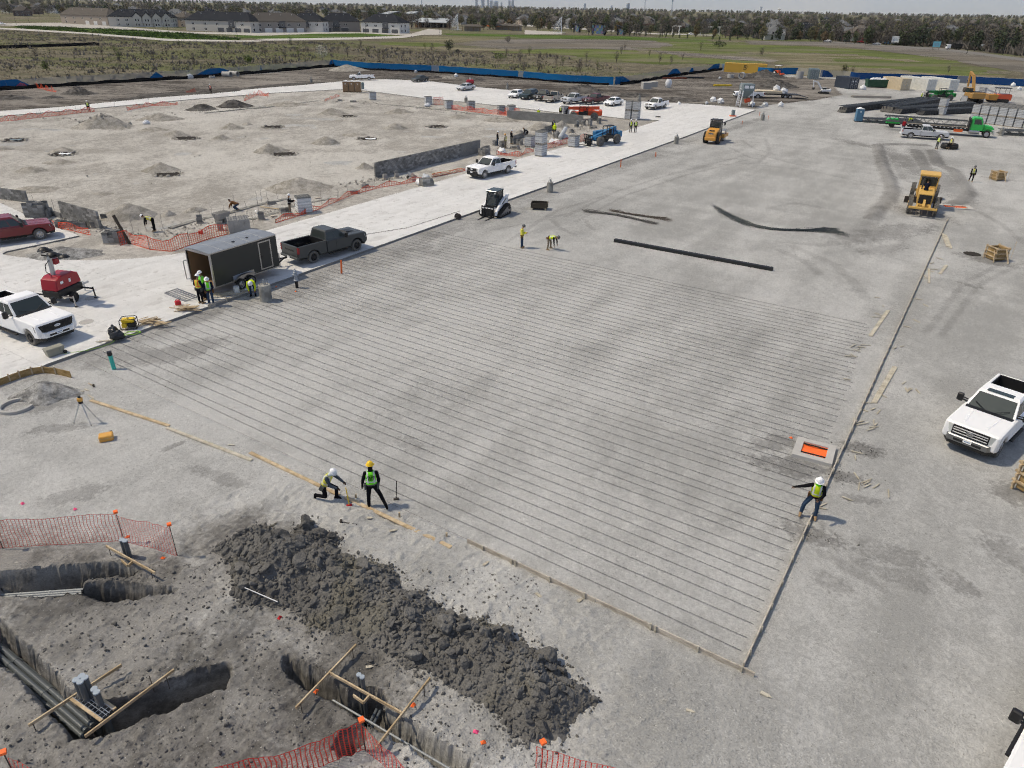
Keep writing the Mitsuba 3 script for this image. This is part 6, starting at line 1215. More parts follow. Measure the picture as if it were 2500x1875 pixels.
for (x,y),lab in (((-25.57,40.25),'round manhole ring beside the light tower foot'),((-23.95,36.64),'round manhole ring in front of the white pickup'),((-16.08,37.89),None)):
    if lab: single('manhole_cover',xf(lathe([(.001,.153),(.34,.153),(.345,.156),(.38,.156),(.382,.15)],28),loc=(x,y,0)),'concrete_grey',lab,'manhole')
def bundle(name,label,rows,r,m_,n,spread,seed,fan=0):
    rs=np.random.RandomState(seed);b=B();P_=np.array(rows,float)
    for i in range(n):
        o=rs.normal(size=2)*spread;s0,s1=rs.uniform(-.03,.08),rs.uniform(.92,1.03);f1,f0=rs.normal()*fan,rs.normal()*fan
        tt=np.linspace(s0,s1,9);L_=np.linspace(0,1,len(P_))
        q=np.stack([np.interp(tt,L_,P_[:,0]),np.interp(tt,L_,P_[:,1])],1)
        q+=o+np.array([0,1.0])*(f1*np.clip(tt-.6,0,1)**1.5*4+f0*np.clip(.4-tt,0,1)**1.5*4)[:,None]
        b.add('bar',tube([(a,c,.02+abs(rs.normal())*.05+.04*(i/n))for a,c in q],r,4),m_)
    place(b,name,label,'rebar bundle')
bundle('rebar_bundle','dark rusty bundle of bars lying on the gravel, longer of two',[(6.1,64.0),(9.0,62.7),(12.12,59.93)],.014,'rebar_steel',26,.1,1,.35)
bundle('rebar_bundle','dark rusty bundle of bars just behind the longer one',[(8.5,64.4),(10.7,62.8),(13.5,61.4)],.014,'rust_steel',20,.09,2,.3)
bundle('rebar_bundle','curved fanned out bundle of blue grey bars near the grader track',[(18.5,65.5),(19.8,60.5),(21.41,59.04),(22.61,58.72),(23.92,58.74),(25.88,59.00),(27.45,58.27)],.014,'epoxy_rebar',46,.13,3,.75)
bg=((7.88,54.88),(13.39,51.07));
single('wrapped_beam',beam((*(7.85,54.64),.12),(*(18.25,48.22),.12),.3,.24),'black_film','long black wrapped beam lying on the gravel','beam')
b=B();b.add('tray',cat([box(-.75,.75,-.5,-.44,.18,.62),box(-.75,.75,.44,.5,.18,.62),box(-.75,-.69,-.44,.44,.18,.62),box(.69,.75,-.44,.44,.18,.62),box(-.69,.69,-.44,.44,.18,.24)]),'box_rust');b.add('skid',cat([box(x-.05,x+.05,-.55,.5,0,.18)for x in (-.6,.6)]),'wood_pale')
mat('box_rust',(.055,.045,.032),.8)
place(b,'steel_box','dark rusty open steel box on skids beside the skid steer','steel box',(2.2,64.5),-8,s=1.0)
single('hose_reel',xf(cat([lathe([(.1,-.15),(.26,-.15),(.26,-.12),(.12,-.1),(.12,.1),(.26,.12),(.26,.15),(.1,.15)],16,'y')]),loc=(*(-4.9,60.4),.26),rz=40),'rust_steel','small dark reel lying against the road edge before the skid steer','reel')
def box_form():
    b=B();b.add('box',cat([box(-.55,.55,y,y+.03,.1,1.15)for y in (-.55,.52)]+[box(x,x+.03,-.52,.52,.1,1.15)for x in (-.55,.52)]),'osb');b.add('soil_fill',box(-.5,.5,-.5,.5,.2,.95),'clay')
    for z in (.25,.65,1.05): b.add('waler',cat([box(-.75,.75,s*.6-.04,s*.6+.04,z,z+.09)for s in (-1,1)]+[box(s*.6-.04,s*.6+.04,-.75,.75,z+.09,z+.18)for s in (-1,1)]),'wood_new')
    for x,y in ((-.62,-.62),(.62,-.62),(.62,.62),(-.62,.62)): b.add('corner_post',box(x-.04,x+.04,y-.04,y+.04,0,1.3),'wood_new')
    b.add('brace',cat([beam((.62,.3,1.1),(1.7,.3,.05),.04,.09),beam((.3,-.62,1.1),(.1,-1.5,.05),.09,.04),beam((-.6,-.3,1.0),(-1.0,-1.0,.05),.04,.09)]),'wood_new')
    b.add('rod',cyl((2.1,.4,0),(2.1,.4,1.5),.015,n=6),'wood_new');return b
bf=box_form()
place(bf,'column_form','braced wooden column form behind the walking worker','column form',(53.7,81.2),10,s=.82)
place(bf,'column_form','braced wooden column form right of the two parallel planks','column form',(36.07,51.83),10,s=.82)
place(bf,'column_form','wooden column form mostly outside the right edge below the white pickup','column form',(20.19,22.17),20)
single('drain_cover',xf(lathe([(.001,.03),(.55,.02),(.6,0)],24),loc=(*(35.10,53.09),0.02)),'soil_dark','dark round sheet on the gravel left of the nearer column form','round sheet')
# ---------------------------------------------------------------- block walls, pallets, heaps
def blockcol(a,b): return mikit.proc(lambda p,n,uv: MX(a,b,SS(.2,.8,FB(p.x*1.7,p.y*1.7,p.z*2.3,3)))*(1+(N(p.x*22,p.y*22,p.z*22)-.5)*.25))
dull('cmu',blockcol((.21,.208,.2),(.27,.268,.26)));dull('cmu_light',blockcol((.29,.285,.275),(.37,.365,.355)));dull('cmu_dark',blockcol((.15,.148,.142),(.2,.198,.19)));dull('mortar',(.2,.195,.185));
BLK=('cmu','cmu','cmu_light','cmu_dark')
CELL=lambda L: Polygon([(.008,-.097),(L-.008,-.097),(L-.008,.097),(.008,.097)],[[(a,-.06),(b,-.06),(b,.06),(a,.06)]for a,b in (((.045,.18),(.22,.355))if L>.3 else ((.045,.155),))])
BT={k: mikit.ply(slab(CELL(L),.008,.192),None)for k,L in (('full',.4),('half',.2))}
BP={k: mikit.ply(bbox(.008,L-.008,-.097,.097,.008,.192,.008),None)for k,L in (('full',.4),('half',.2))}
def block_wall(label,gg,courses,z=.05,most=300,holes=True,flip=1,seed=1,step=None):
    x,y,a,L=gg;r=math.radians(a);x0,y0=x-math.cos(r)*L/2,y-math.sin(r)*L/2;n=int(L/.4);rng_=random.Random(seed)
    key=newkey('block_wall');labels[key]={'label': label,'category': 'block wall'}
    M0=T4().translate([x0,y0,z]).rotate([0,0,1],a)
    scene[key+'__mortar_core']={**mikit.ply(box(.01,n*.4-.01,-.07,.07,0,courses*.2-.2)),'to_world': M0,'bsdf': {'type': 'ref','id': 'mat_mortar'}}
    todo=[]
    for c in range(courses):
        xs=[(i*.4,'full')for i in range(n)]if c % 2==0 else [(0,'half')]+[(.2+i*.4,'full')for i in range(n-1)]+[(n*.4-.2,'half')]
        for xx,k in xs:
            if step and c>=step(xx): continue
            todo.append((xx,c,k))
    todo.sort(key=lambda t: math.hypot(x0+t[0]*math.cos(r),y0+t[0]*math.sin(r)))
    rest=[]
    for i,(xx,c,k)in enumerate(todo):
        o=[xx,rng_.uniform(-.003,.003),c*.2]
        if i<most: scene[f'{key}__block'+(f'_{i:03d}' if i else '')]={**(BT if holes and c==courses-1 else BP)[k],'to_world': M0@T4().translate(o),'bsdf': {'type': 'ref','id': 'mat_'+rng_.choice(BLK)}}
        elif holes and c==courses-1: rest.append(xf(slab(CELL(.4 if k=='full' else .2),.008,.192),loc=o))
        else: rest.append(xf(bbox(.005,(.4 if k=='full' else .2)-.005,-.097,.097,.004,.196,.008),loc=o))
    if rest:
        scene[key+'__more_blocks']={**mikit.ply(cat(rest)),'to_world': M0,'bsdf': {'type': 'ref','id': 'mat_cmu'}};labels[key+'__more_blocks']={'kind': 'stuff'}
    return M0,n,key
block_wall('long grey concrete block wall behind the white crew cab pickup',(-9.56,84.06,57.1,19.2),8,seed=1)
block_wall('low start of block wall beyond the far end of the long wall',(-3.88,93.38,58.1,1.62),3,seed=9)
block_wall('block wall with a pilaster beside the dark red pickup',(-35.19,56.85,-32.6,5.8),7,seed=2)
block_wall('low block course joining the leftmost wall and the pilaster wall',(-38.76,59.03,-33.0,3.05),2,seed=7)
block_wall('block wall at the left edge above the pale grey pickup',(-46.59,64.38,-18.7,6.42),5,seed=3)
block_wall('long low block wall behind the worker in the yellow jacket',(4.6,120.24,-21.3,13.2),7,seed=4,most=0,holes=False)
block_wall('low stepped block wall beside the lime jacketed worker',(4.13,109.34,62.0,6.0),4,seed=5,most=60,step=lambda x: 2+int(x>1.6)+int(x>3))
block_wall('low block wall between the black clothed masons',(.45,103.88,66.0,5.0),3,seed=6,most=60)
ring=Polygon([(0,-.095),(.39,-.095),(.39,.095),(0,.095)],[[(.04,-.06),(.18,-.06),(.18,.06),(.04,.06)],[(.21,-.06),(.35,-.06),(.35,.06),(.21,.06)]])
HB=mikit.ply(slab(ring,0,.19));HB_SIDE=mikit.ply(xf(slab(ring,0,.19),rx=90,loc=(0,.095,.095)))
def block_stack(label,loc,rz,nx,ny,nz,cat_='block stack',skip=.0,seed=1,side=False,group=None,name='block_stack',mats_=BLK):
    rng_=random.Random(seed);key=newkey(name);labels[key]={'label': label,'category': cat_,**({'group': group} if group else {})}
    loc=list(loc)+[.06]*(3-len(loc));M0=T4().translate(loc).rotate([0,0,1],rz);i=0
    pal=cat([box(-.05,nx*.4+.05,y-.05,y+.05,.08,.1)for y in np.linspace(-.05,ny*.2-.15,5)]+[box(-.05,nx*.4+.05,y-.04,y+.04,0,.08)for y in np.linspace(-.05,ny*.2-.15,3)])
    scene[key+'__pallet']={**mikit.ply(pal),'to_world': M0,'bsdf': {'type': 'ref','id': 'mat_wood_grey'}}
    for c in range(nz):
        for a in range(nx):
            for b_ in range(ny):
                if c==nz-1 and rng_.random()<skip: continue
                if 0<c<nz-1 and 0<a<nx-1 and 0<b_<ny-1: continue
                scene[f'{key}__block'+(f'_{i:03d}' if i else '')]={**(HB_SIDE if side else HB),'to_world': M0@T4().translate([a*.4+rng_.uniform(-.008,.008),b_*.2+rng_.uniform(-.006,.006),.1+c*.195]),'bsdf': {'type': 'ref','id': 'mat_'+rng_.choice(mats_)}};i+=1
block_stack('stack of hollow blocks on the road edge left of the white crew cab pickup',(*(-9.3,72.0),.15),30,3,5,3,seed=1,skip=.25)
block_stack('stack of hollow blocks at the far end of the long block wall',(-3.9,89.4),57,3,5,4,seed=2,skip=.3)
block_stack('stack of hollow blocks beside the leaning dark post',(-30.58,51.38),5,3,5,4,seed=3,skip=.5)
block_stack('half used stack of hollow blocks in front of the pilaster wall',(-36.52,55.43),20,4,5,2,seed=4,skip=.4)
block_stack('large square stack of pale hollow blocks beyond the trailer roof',(-22.34,54.52),25,4,7,5,seed=5,mats_=('cmu_light',))
block_stack('tall stack of blocks behind the dark red pickup hood',(-40.48,57.99),5,4,5,6,seed=6,skip=.4)
block_stack('small stack of blocks right of the tall one behind the red pickup',(-39.57,58.26),5,2,5,4,seed=16,skip=.4)
PIER='small piles of blocks laid out along the footing'
for i,((x,y),nx,ny,nz,a)in enumerate((((-34.93,55.34),1,2,2,20),((-34.47,55.37),1,2,2,10),((-33.80,55.61),2,2,2,30),((-34.20,58.01),1,2,2,0),((-33.77,57.93),2,2,1,30),((-23.60,55.38),1,2,3,20),((-21.46,58.74),1,2,3,15),((-20.2,60.8),2,2,2,40),((-20.74,59.86),1,2,1,20),((-19.8,60.0),1,1,2,50),
        ((-22.3,63.8),2,2,1,40),((-26.05,57.39),1,2,3,10),((-18.6,66.5),1,2,1,30),((-13.8,75.5),1,2,2,40),((-12.7,76.2),1,2,3,30),((-15.9,68.8),2,2,1,20),((-15.3,71.4),2,2,1,30),((-21.36,58.78),1,2,3,20),((-19.8,60.1),2,2,1,20),
        ((-2.9,96.9),2,2,3,57),((-2.0,95.3),2,2,4,57),((-0.4,98.9),2,3,3,57),((0.4,98.1),2,3,3,57),((-0.5,94.7),2,3,1,40),((0.1,94.7),1,2,2,20),((4.8,107.6),1,2,2,57),((5.6,104.2),2,3,4,57),((9.1,115.1),2,2,4,57),((10.3,117.0),2,2,4,57),((11.3,116.6),2,2,5,57),((12.9,118.6),2,2,4,57),((8.0,109.5),2,2,2,57),((11.2,113.7),3,2,1,30),((-33.8,143.1),3,2,1,30),((-31.2,141.6),3,2,1,10),((23.5,127.5),2,2,1,0))):
    block_stack('small pile of loose hollow blocks along the footing',(x,y),a,nx,ny,nz,group=PIER,seed=20+i,skip=.3,name='block_pile')
def wrapped(courses=7,w=1.2,d=1.0,h=1.29,top='cmu_light',seed=1,white=False):
    b=B();rng_=np.random.RandomState(seed)
    b.add('pallet',cat([box(-w/2,w/2,y-.05,y+.05,0,.1)for y in np.linspace(-d/2+.05,d/2-.05,4)]),'wood_grey')
    hh=(h-.1)/courses;ms=[]
    for c in range(courses):
        o=rng_.uniform(-.008,.008,4);ms.append(bbox(-w/2+o[0],w/2+o[1],-d/2+o[2],d/2+o[3],.1+c*hh+.006,.1+(c+1)*hh-.006,.02))
    b.add('blocks',cat(ms),'wrap_block',kind='stuff')
    nx_,ny_=int(w/.2),int(d/.25)
    tp=Polygon([(-w/2,-d/2),(w/2,-d/2),(w/2,d/2),(-w/2,d/2)],[[(-w/2+.045+i*w/nx_,-d/2+.05+j*d/ny_),(-w/2-.03+(i+1)*w/nx_,-d/2+.05+j*d/ny_),(-w/2-.03+(i+1)*w/nx_,-d/2-.04+(j+1)*d/ny_),(-w/2+.045+i*w/nx_,-d/2-.04+(j+1)*d/ny_)]for i in range(nx_)for j in range(ny_)])
    b.add('top_course',slab(tp,h-.01,h+.15),'cmu')
    q=[]
    for k in range(5):
        z=.2+k*(h-.3)/4;q.append(xf(cat([box(-w/2-.014,w/2+.014,s*(d/2+.012)-.002,s*(d/2+.012)+.002,z,z+.12)for s in (-1,1)]+[box(s*(w/2+.012)-.002,s*(w/2+.012)+.002,-d/2-.01,d/2+.01,z,z+.12)for s in (-1,1)]),rx=rng_.uniform(-1,1),ry=rng_.uniform(-1,1)))
    b.add('wrap',cat(q),'film_wrap',kind='stuff')
    return b
mat('wrap_block',mikit.proc(lambda p,n,uv: MX((.25,.255,.265),(.42,.43,.445),SS(.25,.75,FB(p.x*1.5,p.y*1.5,p.z*4,3)))),.38,coat=.35)
WR=wrapped();WR2=wrapped(seed=2,h=1.27)
def wstack(label,loc,rz,levels=2,group=None,z=.06,d=0):
    key=None
    for l in range(levels):
        lab=label if levels==1 else label+(', lower pallet',', upper pallet')[l]
        place((WR,WR2)[l % 2],'block_pallet',lab,'block pallet',(loc[0],loc[1],z+l*1.47),rz+(l*2-1),group=group)
wstack('shrink wrapped pallet of blocks standing on the road edge before the blue telehandler',(3.0,90.0),57,2,z=.15)
wstack('shrink wrapped pallet of blocks held at the forks of the blue telehandler',(7.5,97.0),57,1,z=.15)
wstack('shrink wrapped pallet of blocks between the sacks and the low wall',(1.8,97.0),57,1)
wstack('tall wrapped pallets under a purple cover, left',(18.6,125.4),60,2);wstack('tall wrapped pallets under a purple cover, right',(19.7,124.8),60,2)
place(WR,'block_pallet','pale wrapped block pallet beside the mason in black jersey','block pallet',(*(-18.4,61.6),.06),30,mats={'wrap_block': 'white_wrap'})
for (q,lab)in (((-27.8,146.1),'wrapped block pallet below the brown portable toilets'),((-16.4,140.1),'wrapped block pallet beside the square orange netting'),((-12.1,134.5),'wrapped block pallet right of the square orange netting'),((-1.0,129.5),'wrapped block pallet before the back block wall'),((-8.2,134.2),'dark block stack behind the orange netting'),((-2.7,128.5),'small dark block stack left of the back block wall'),((8.2,129.1),'wrapped block pallet behind the back block wall'),((-1.0,128.2),'wrapped block pallet left of the back block wall'),((3.7,101.2),None)):
    if lab: place(WR,'block_pallet',lab,'block pallet',(*q,.06),25,mats={'wrap_block': 'cmu_dark'} if 'dark' in lab else {})
YG='wrapped block pallets stored in the right yard'
ox,oy=(78.7,129.8);ex,ey=(83.1,123.3);yl=math.hypot(ex-ox,ey-oy);ya=math.degrees(math.atan2(ey-oy,ex-ox));yd=(-(ey-oy)/yl,(ex-ox)/yl)
for row in range(5):
    for i in range(9 if row else 8):
        fx=ox+(ex-ox)/yl*(i*1.42+.2*row)+yd[0]*row*1.55;fy=oy+(ey-oy)/yl*(i*1.42+.2*row)+yd[1]*row*1.55
        for l in range(2): place((WR,WR2)[(i+l) % 2],'yard_pallet','wrapped block pallet in the double stacked rows at the right edge','block pallet',(fx,fy,.02+l*1.47),ya+((i*37+row*11) % 7-3)*.5,group=YG)
wstack('wrapped pallet with loose film tail in front of the black joists',(78.0,139.3),ya,2,z=.02);wstack('wrapped pallet beside the orange excavator track',(93.8,160.0),ya,1,z=.02);wstack('wrapped pallet behind the double stacked rows',(98.2,162.2),ya,2,z=.02)
dull('heap_lime',mikit.proc(lambda p,n,uv: MX((.24,.225,.195),(.41,.385,.345),SS(.2,.8,FB(p.x*2.2,p.y*2.2,p.z*3,3)))*(1+(N(p.x*14,p.y*14,p.z*14)-.5)*.5)),lambda p,n,uv: FB(p.x*8,p.y*8,p.z*8,3)*.08,1.0,2e-2)
dull('heap_dark',mikit.proc(lambda p,n,uv: MX((.06,.056,.052),(.17,.16,.148),SS(.2,.8,FB(p.x*1.5,p.y*1.5,p.z*2,3)))),lambda p,n,uv: FB(p.x*4,p.y*4,p.z*4,3)*.25,1.0,3e-2)
dull('heap_gravel',mikit.proc(lambda p,n,uv: MX((.16,.157,.15),(.4,.395,.38),SS(.2,.8,FB(p.x*4,p.y*4,p.z*4,3)))*(1+(N(p.x*19,p.y*19,p.z*19)-.5)*.7)),lambda p,n,uv: FB(p.x*13,p.y*13,p.z*13,2)*.07,1.0,1e-2)
def heap(label,gg,h,m_='heap_lime',seed=1,asp=.75,rough=.5,z=.03,clods=0,cat_='gravel heap'):
    x,y,a,L=gg;R0=L/2;n=34
    t=np.linspace(0,2*np.pi,n,endpoint=False);rs_=np.linspace(0,1,15)
    V=[[0,0]];
    for q in rs_[1:]: V+=[(q*math.cos(k),q*math.sin(k))for k in t]
    V=np.array(V);ang=np.arctan2(V[:,1],V[:,0]);rad=np.hypot(V[:,0],V[:,1])
    wob=1+.35*(meshkit.fbm(np.stack([np.cos(ang)*1.5+seed,np.sin(ang)*1.5,ang*0],-1),3,seed)-.5)*2*rad
    X,Y=V[:,0]*R0*wob,V[:,1]*R0*asp*wob
    c,s=math.cos(math.radians(a)),math.sin(math.radians(a));XW,YW=x+X*c-Y*s,y+X*s+Y*c
    prof=np.clip(1-rad**1.45,0,1)**1.3*.92
    H=h*prof*(1+rough*(meshkit.fbm(pts(XW*.9/max(R0,1)*2.5,YW*.9/max(R0,1)*2.5),4,seed)-.5))+rough*.5*h*(meshkit.fbm(pts(XW*2.0,YW*2.0),3,seed+3)-.5)*np.clip(4*(1-rad),0,1)*.5
    H=np.where(rad>.99,-.03,np.maximum(H,0))
    f=[(0,1+i,1+(i+1) % n)for i in range(n)]
    for k in range(13):
        o,u=1+k*n,1+(k+1)*n
        for i in range(n): j=(i+1) % n;f+=[(o+i,u+i,u+j),(o+i,u+j,o+j)]
    b=B();b.add('mound' if clods else '',(np.stack([XW,YW,H+z],-1),np.array(f)),m_,True)
    if clods:
        rs2=np.random.RandomState(seed);k=rs2.randint(1,len(V)-n,clods);cl_=[]
        for i in k:
            r=rs2.uniform(.06,.22)*max(h,.6)*.6;v,ff=clod(rs2,r,1);cl_.append((v+[XW[i]+rs2.normal()*.1,YW[i]+rs2.normal()*.1,H[i]+z],ff))
        b.add('clods',cat(cl_),m_,kind='stuff')
    place(b,'gravel_heap' if cat_=='gravel heap' else 'soil_pile',label,cat_)
HL=[((-32.51,59.25,6.3,4.94),1.25,'largest crushed stone heap in front of the pilaster wall'),((-37.95,77.51,9.3,4.38),1.0,'stone heap behind the open pit with boards in the middle of the pad'),((-51.03,76.32,9.7,3.97),.6,'wide low stone heap left on the pad'),((-50.89,80.96,10.5,3.95),.45,'low stone heap directly behind the wide low one'),((-54.39,87.82,10.2,3.19),.55,'small stone heap behind the black and white sheet'),((-46.43,100.98,14.7,3.66),.75,'stone heap left of the twin heaps on the pad'),((-41.23,107.75,12.2,3.81),.8,'larger of the twin stone heaps on the pad'),((-40.13,111.18,14.7,1.87),.45,'smaller of the twin stone heaps on the pad'),((-39.43,98.89,10.8,2.60),.6,'small stone heap in front of the twin heaps'),((-51.37,104.97,13.1,4.10),.5,'low stone heap right of the big soil heap'),((-61.57,88.22,15.1,2.56),.55,'low stone heap at the left frame edge'),((-45.64,67.80,7.5,4.91),.5,'low spread heap above the leftmost block wall'),((-29.39,59.77,37.2,1.45),.5,'small heap at the foot of the largest heap'),((-27.81,61.30,41.2,2.05),.5,'low heap left of the crouching mason'),((-38.75,66.87,11.2,2.09),.3,'very low heap behind the largest heap'),
      ((-30.64,124.81,12.6,5.45),1.0,'stone heap below the brown portable toilets'),((-24.96,96.93,11.6,4.00),1.0,'conical stone heap left of the covered pit'),((-30.17,90.03,10.1,4.41),1.05,'stone heap behind a square pit in mid pad'),((-17.93,110.03,12.0,3.96),.95,'pointed stone heap in the right half of the pad'),((-16.81,80.81,10.1,2.37),.7,'stone heap against the near end of the long block wall'),((-21.43,70.68,9.3,6.56),1.15,'broad lumpy stone heap behind the mason at the white pallet'),((-22.45,104.04,13.0,3.80),.3,'low double heap behind the covered pit'),((-9.58,123.54,14.5,3.61),.6,'stone heap before the first block course at the back'),((-2.58,120.78,13.7,6.35),.7,'low stone heap left of the back block wall'),((-27.44,117.46,14.4,2.21),.22,'tiny low heap right of the stone heap below the toilets'),
      ((3.57,112.05,10.2,4.77),1.2,'sandy heap behind the low stepped wall'),((6.88,114.85,7.0,2.77),1.1,'sandy heap right of the sandy heap with an orange marker'),((0.47,106.42,13.4,2.12),.8,'low sandy heap behind the masons'),((-3.07,120.23,7.4,2.68),.7,'sandy heap left of the back block wall'),((-47.28,213.71,17.3,11.77),1.7,'tan heap against the corner of the blue fence')]
for i,(g_,h,lab)in enumerate(HL): heap(lab,g_,h,'heap_lime',i+1)
for i,(g_,h,lab,m_,cl_)in enumerate((((-59.19,107.00,13.3,8.56),1.9,'big mixed soil heap at the back left of the pad','heap_lime',60),((-54.90,115.25,22.3,7.79),.9,'long low soil bank behind the pad','heap_lime',40),((-53.30,127.59,25.7,5.33),1.0,'dark soil heap along the far road, left of two','heap_dark',60),((-49.46,132.33,23.1,6.78),1.3,'dark soil heap along the far road, right of two','heap_dark',60),((-84.64,146.58,9.7,7.12),1.4,'dark soil pile before the silt fence at the far left','heap_dark',60),((-91.63,137.27,23.9,7.47),.9,'dark low soil pile at the left edge before the silt fence','heap_dark',60),((-85.57,139.22,32.2,4.98),.5,'low dark soil ridge right of the left edge pile','heap_dark',30),
        ((-20.05,128.14,12.9,5.48),.75,'rubble heap in the right part of the pad','heap_lime',60),((-41.08,135.81,14.9,8.11),.7,'lumpy soil bank at the back of the pad','heap_lime',40),((-29.04,133.41,18.4,2.94),.5,'small lumpy soil heap below the portable toilets','heap_lime',30),((-29.10,193.89,16.1,9.09),.9,'dark soil pile left of the dark sedan','heap_dark',60),((-21.41,195.50,6.0,6.69),.7,'dark soil pile behind the dark sedan','heap_dark',50),((-11.08,191.49,6.7,7.79),1.0,'dark soil pile behind the small red tank','heap_dark',60),((-17.53,194.92,11.8,4.59),.8,'tan rubble pile left of the small red tank','heap_lime',30),
        ((14.29,167.13,9.9,13.01),1.7,'dark grey soil pile behind the parked pickups','heap_dark',80),((23.71,160.93,15.7,10.43),.8,'low dark soil ridge behind the white sedan','heap_dark',60),((32.09,155.08,9.1,12.04),.7,'low dark soil ridge behind the right end of the parked row','heap_dark',60),((69.88,217.95,3.6,13.18),2.0,'grey soil pile below the yellow container','heap_dark',80),((63.00,187.53,27.8,14.77),2.0,'grey brown soil pile left of the mini excavator','heap_dark',80),((25.78,164.82,20.3,6.44),.4,'dark mud ridge by the concrete rings','heap_dark',30),((-65.10,151.47,52.2,34.33),.35,'long dark mud ridge along the far road','heap_dark',60),((-51.40,170.88,50.2,27.98),.3,'dark mud ridge right of the orange vested worker','heap_dark',50))):
    heap(lab,g_,h,m_,50+i,.35 if 'ridge' in lab and g_[3]>20 else .65,.8,.03,cl_,'soil pile')
heap('gravel heap on the island between the parking bays',(-31.97,48.53,10.3,5.89),.75,'heap_gravel',90,.55,.4)
heap('dark gravel heap behind the curved brown form',(-21.41,28.44,9.5,2.78),.75,'heap_gravel',91,.7,.4)
for i,(g_,lab)in enumerate((((-36.49,75.92,17.6,2.80),'open footing pit in front of the middle stone heap'),((-53.25,86.07,12.0,2.84),'pit with black sheet in front of the small stone heap'),((-44.00,98.47,13.6,3.15),'dark pit right of the pad centre left'),((-64.49,94.72,17.2,2.98),'pit with teal sheet at the left edge'),((-27.65,122.69,16.7,2.80),'pit right of the stone heap below the toilets'),((-35.91,109.72,14.2,2.88),'pit in the middle left of the pad'),((-28.00,88.43,13.2,3.07),'square pit in front of the mid pad heap'),((-12.08,113.16,14.3,2.93),'pit right of the pointed heap'),((-20.19,100.52,12.0,3.05),'pit with a pale sheet right of the conical heap'))):
    x,y,a,L=g_;b=B();w_=L/2
    b.add('pit_shade_sheet',xf(grid(np.linspace(-w_*.8,w_*.8,7),np.linspace(-w_*.7,w_*.7,7),lambda X,Y: .085+.04*meshkit.noise(pts(X*3+i,Y*3))),rz=a),'soil_dark',True)  # no hole is cut: a dark sheet paints the shaded inside of the pit
    lip=[]
    for k in range(26):
        t=k/26*2*math.pi;r1=w_*(1+.12*math.sin(k*2.7+i));v,f=clod(pilerng,.22+.08*math.sin(k*1.9),1);lip.append((v*[1,1,.7]+[r1*math.cos(t),r1*.85*math.sin(t),.05],f))
    b.add('spoil_rim',cat(lip),'heap_lime',kind='stuff')
    if 'sheet' in lab: b.add('sheet',xf(grid(np.linspace(-w_*.2,w_*.7,6),np.linspace(-w_*.75,-w_*.1,5),lambda X,Y: .16+.1*meshkit.noise(pts(X*4,Y*4))),rz=a),'white_wrap' if i in (1,8)else 'container_grey',True)
    place(b,'footing_pit',lab,'pit',(x,y,.02))
single('leaning_post',beam((*(-28.72,51.49),.05),(*(-28.72,51.49)[:1],(-28.72,51.49)[1]-.1,2.2),.16,.16),'plastic_black','dark square post leaning over the orange netting','post')
k=list(scene.keys())[-1];px_,py_=(-28.72,51.49);scene[k]=mikit.ply(beam((px_,py_,.03),(px_-.85,py_+.25,2.15),.16,.16),'mat_box_rust')
b=B();b.add('tub',hullp([(-.5,-.28,0),(.5,-.28,0),(.5,.28,0),(-.5,.28,0),(-.65,-.38,.5),(.65,-.38,.5),(.65,.38,.5),(-.65,.38,.5)]),'cmu_light');b.add('mortar_fill',bbox(-.55,.55,-.3,.3,.42,.53,.03),'cmu_dark');b.add('stand',cat([box(x-.2,x+.2,-.2,.2,-.4,0)for x in (-.3,.3)]),'cmu')
place(b,'mortar_tub','mortar tub on blocks in front of the crouching mason','mortar tub',(*(-24.10,57.73),.46),60)
b=B();b.add('tray',hullp([(-.35,-.3,.35),(.35,-.25,.3),(.35,.25,.3),(-.35,.3,.35),(-.55,-.38,.7),(.5,-.36,.62),(.5,.36,.62),(-.55,.38,.7)]),'galvanized');b.add('handle',cat([beam((-1.0,s*.3,.5),(.6,s*.12,.3),.04,.04)for s in (-1,1)]),'wood_grey');b.add('wheel',cyl((.7,-.05,.2),(.7,.05,.2),.2,n=14),'rubber');b.add('leg',cat([beam((-.3,s*.25,0),(-.2,s*.25,.4),.04,.04)for s in (-1,1)]),'steel')
place(b,'wheelbarrow','tipped wheelbarrow at the near end of the long block wall','wheelbarrow',(*(-11.1,75.4),.1),120,rx=35)
board('loose_plank',(-9.0,78.0),(-6.0,81.2),.2,.05,'wood_new','left of two long planks on orange netting by the white crew cab pickup','plank',z=.2)
board('loose_plank',(-8.8,76.8),(-5.9,80.4),.2,.05,'wood_pale','right of two long planks on orange netting by the white crew cab pickup','plank',z=.2)
board('loose_plank',(-22.6,62.8),(-20.7,62.1),.12,.05,'wood_new','yellowish board lying left of the mason at the white pallet','plank',z=.15)
for q,lab,m_ in (((-1.8,92.2),'heap of white plastic sheet below the three masons','white_wrap'),((4.8,99.9),'white sack left of two beside the wrapped pallet','white_wrap'),((5.5,99.6),'white sack right of two with a red spot','white_wrap'),((-9.4,75.6),'crumpled clear wrap on the block stack by the road','film_wrap'),((-9.7,73.3),'white sheet hanging off the block stack by the road','white_wrap'),((-16.3,137.4),'white sheet at the foot of the wrapped pallet','white_wrap'),((-54.8,110.4),'pale sheet beside the big soil heap','white_wrap'),((6.6,104.3),'grey sheet draped over blocks','film_wrap')):
    b=B();b.add('',bag(hash(lab) % 7+2 if False else len(lab) % 7+2,.75,.5,.38),m_,True);place(b,'plastic_sheet',lab,'plastic sheet',(*q,.05),len(lab)*13 % 180)
b=B();b.add('roll',cyl((0,0,.2),(.9,1.6,1.3),.28,n=10),'film_wrap');place(b,'wrap_roll','long grey wrapped bundle leaning behind the white sacks','bundle',(*(6.0,103.3),.05))
rub=[]
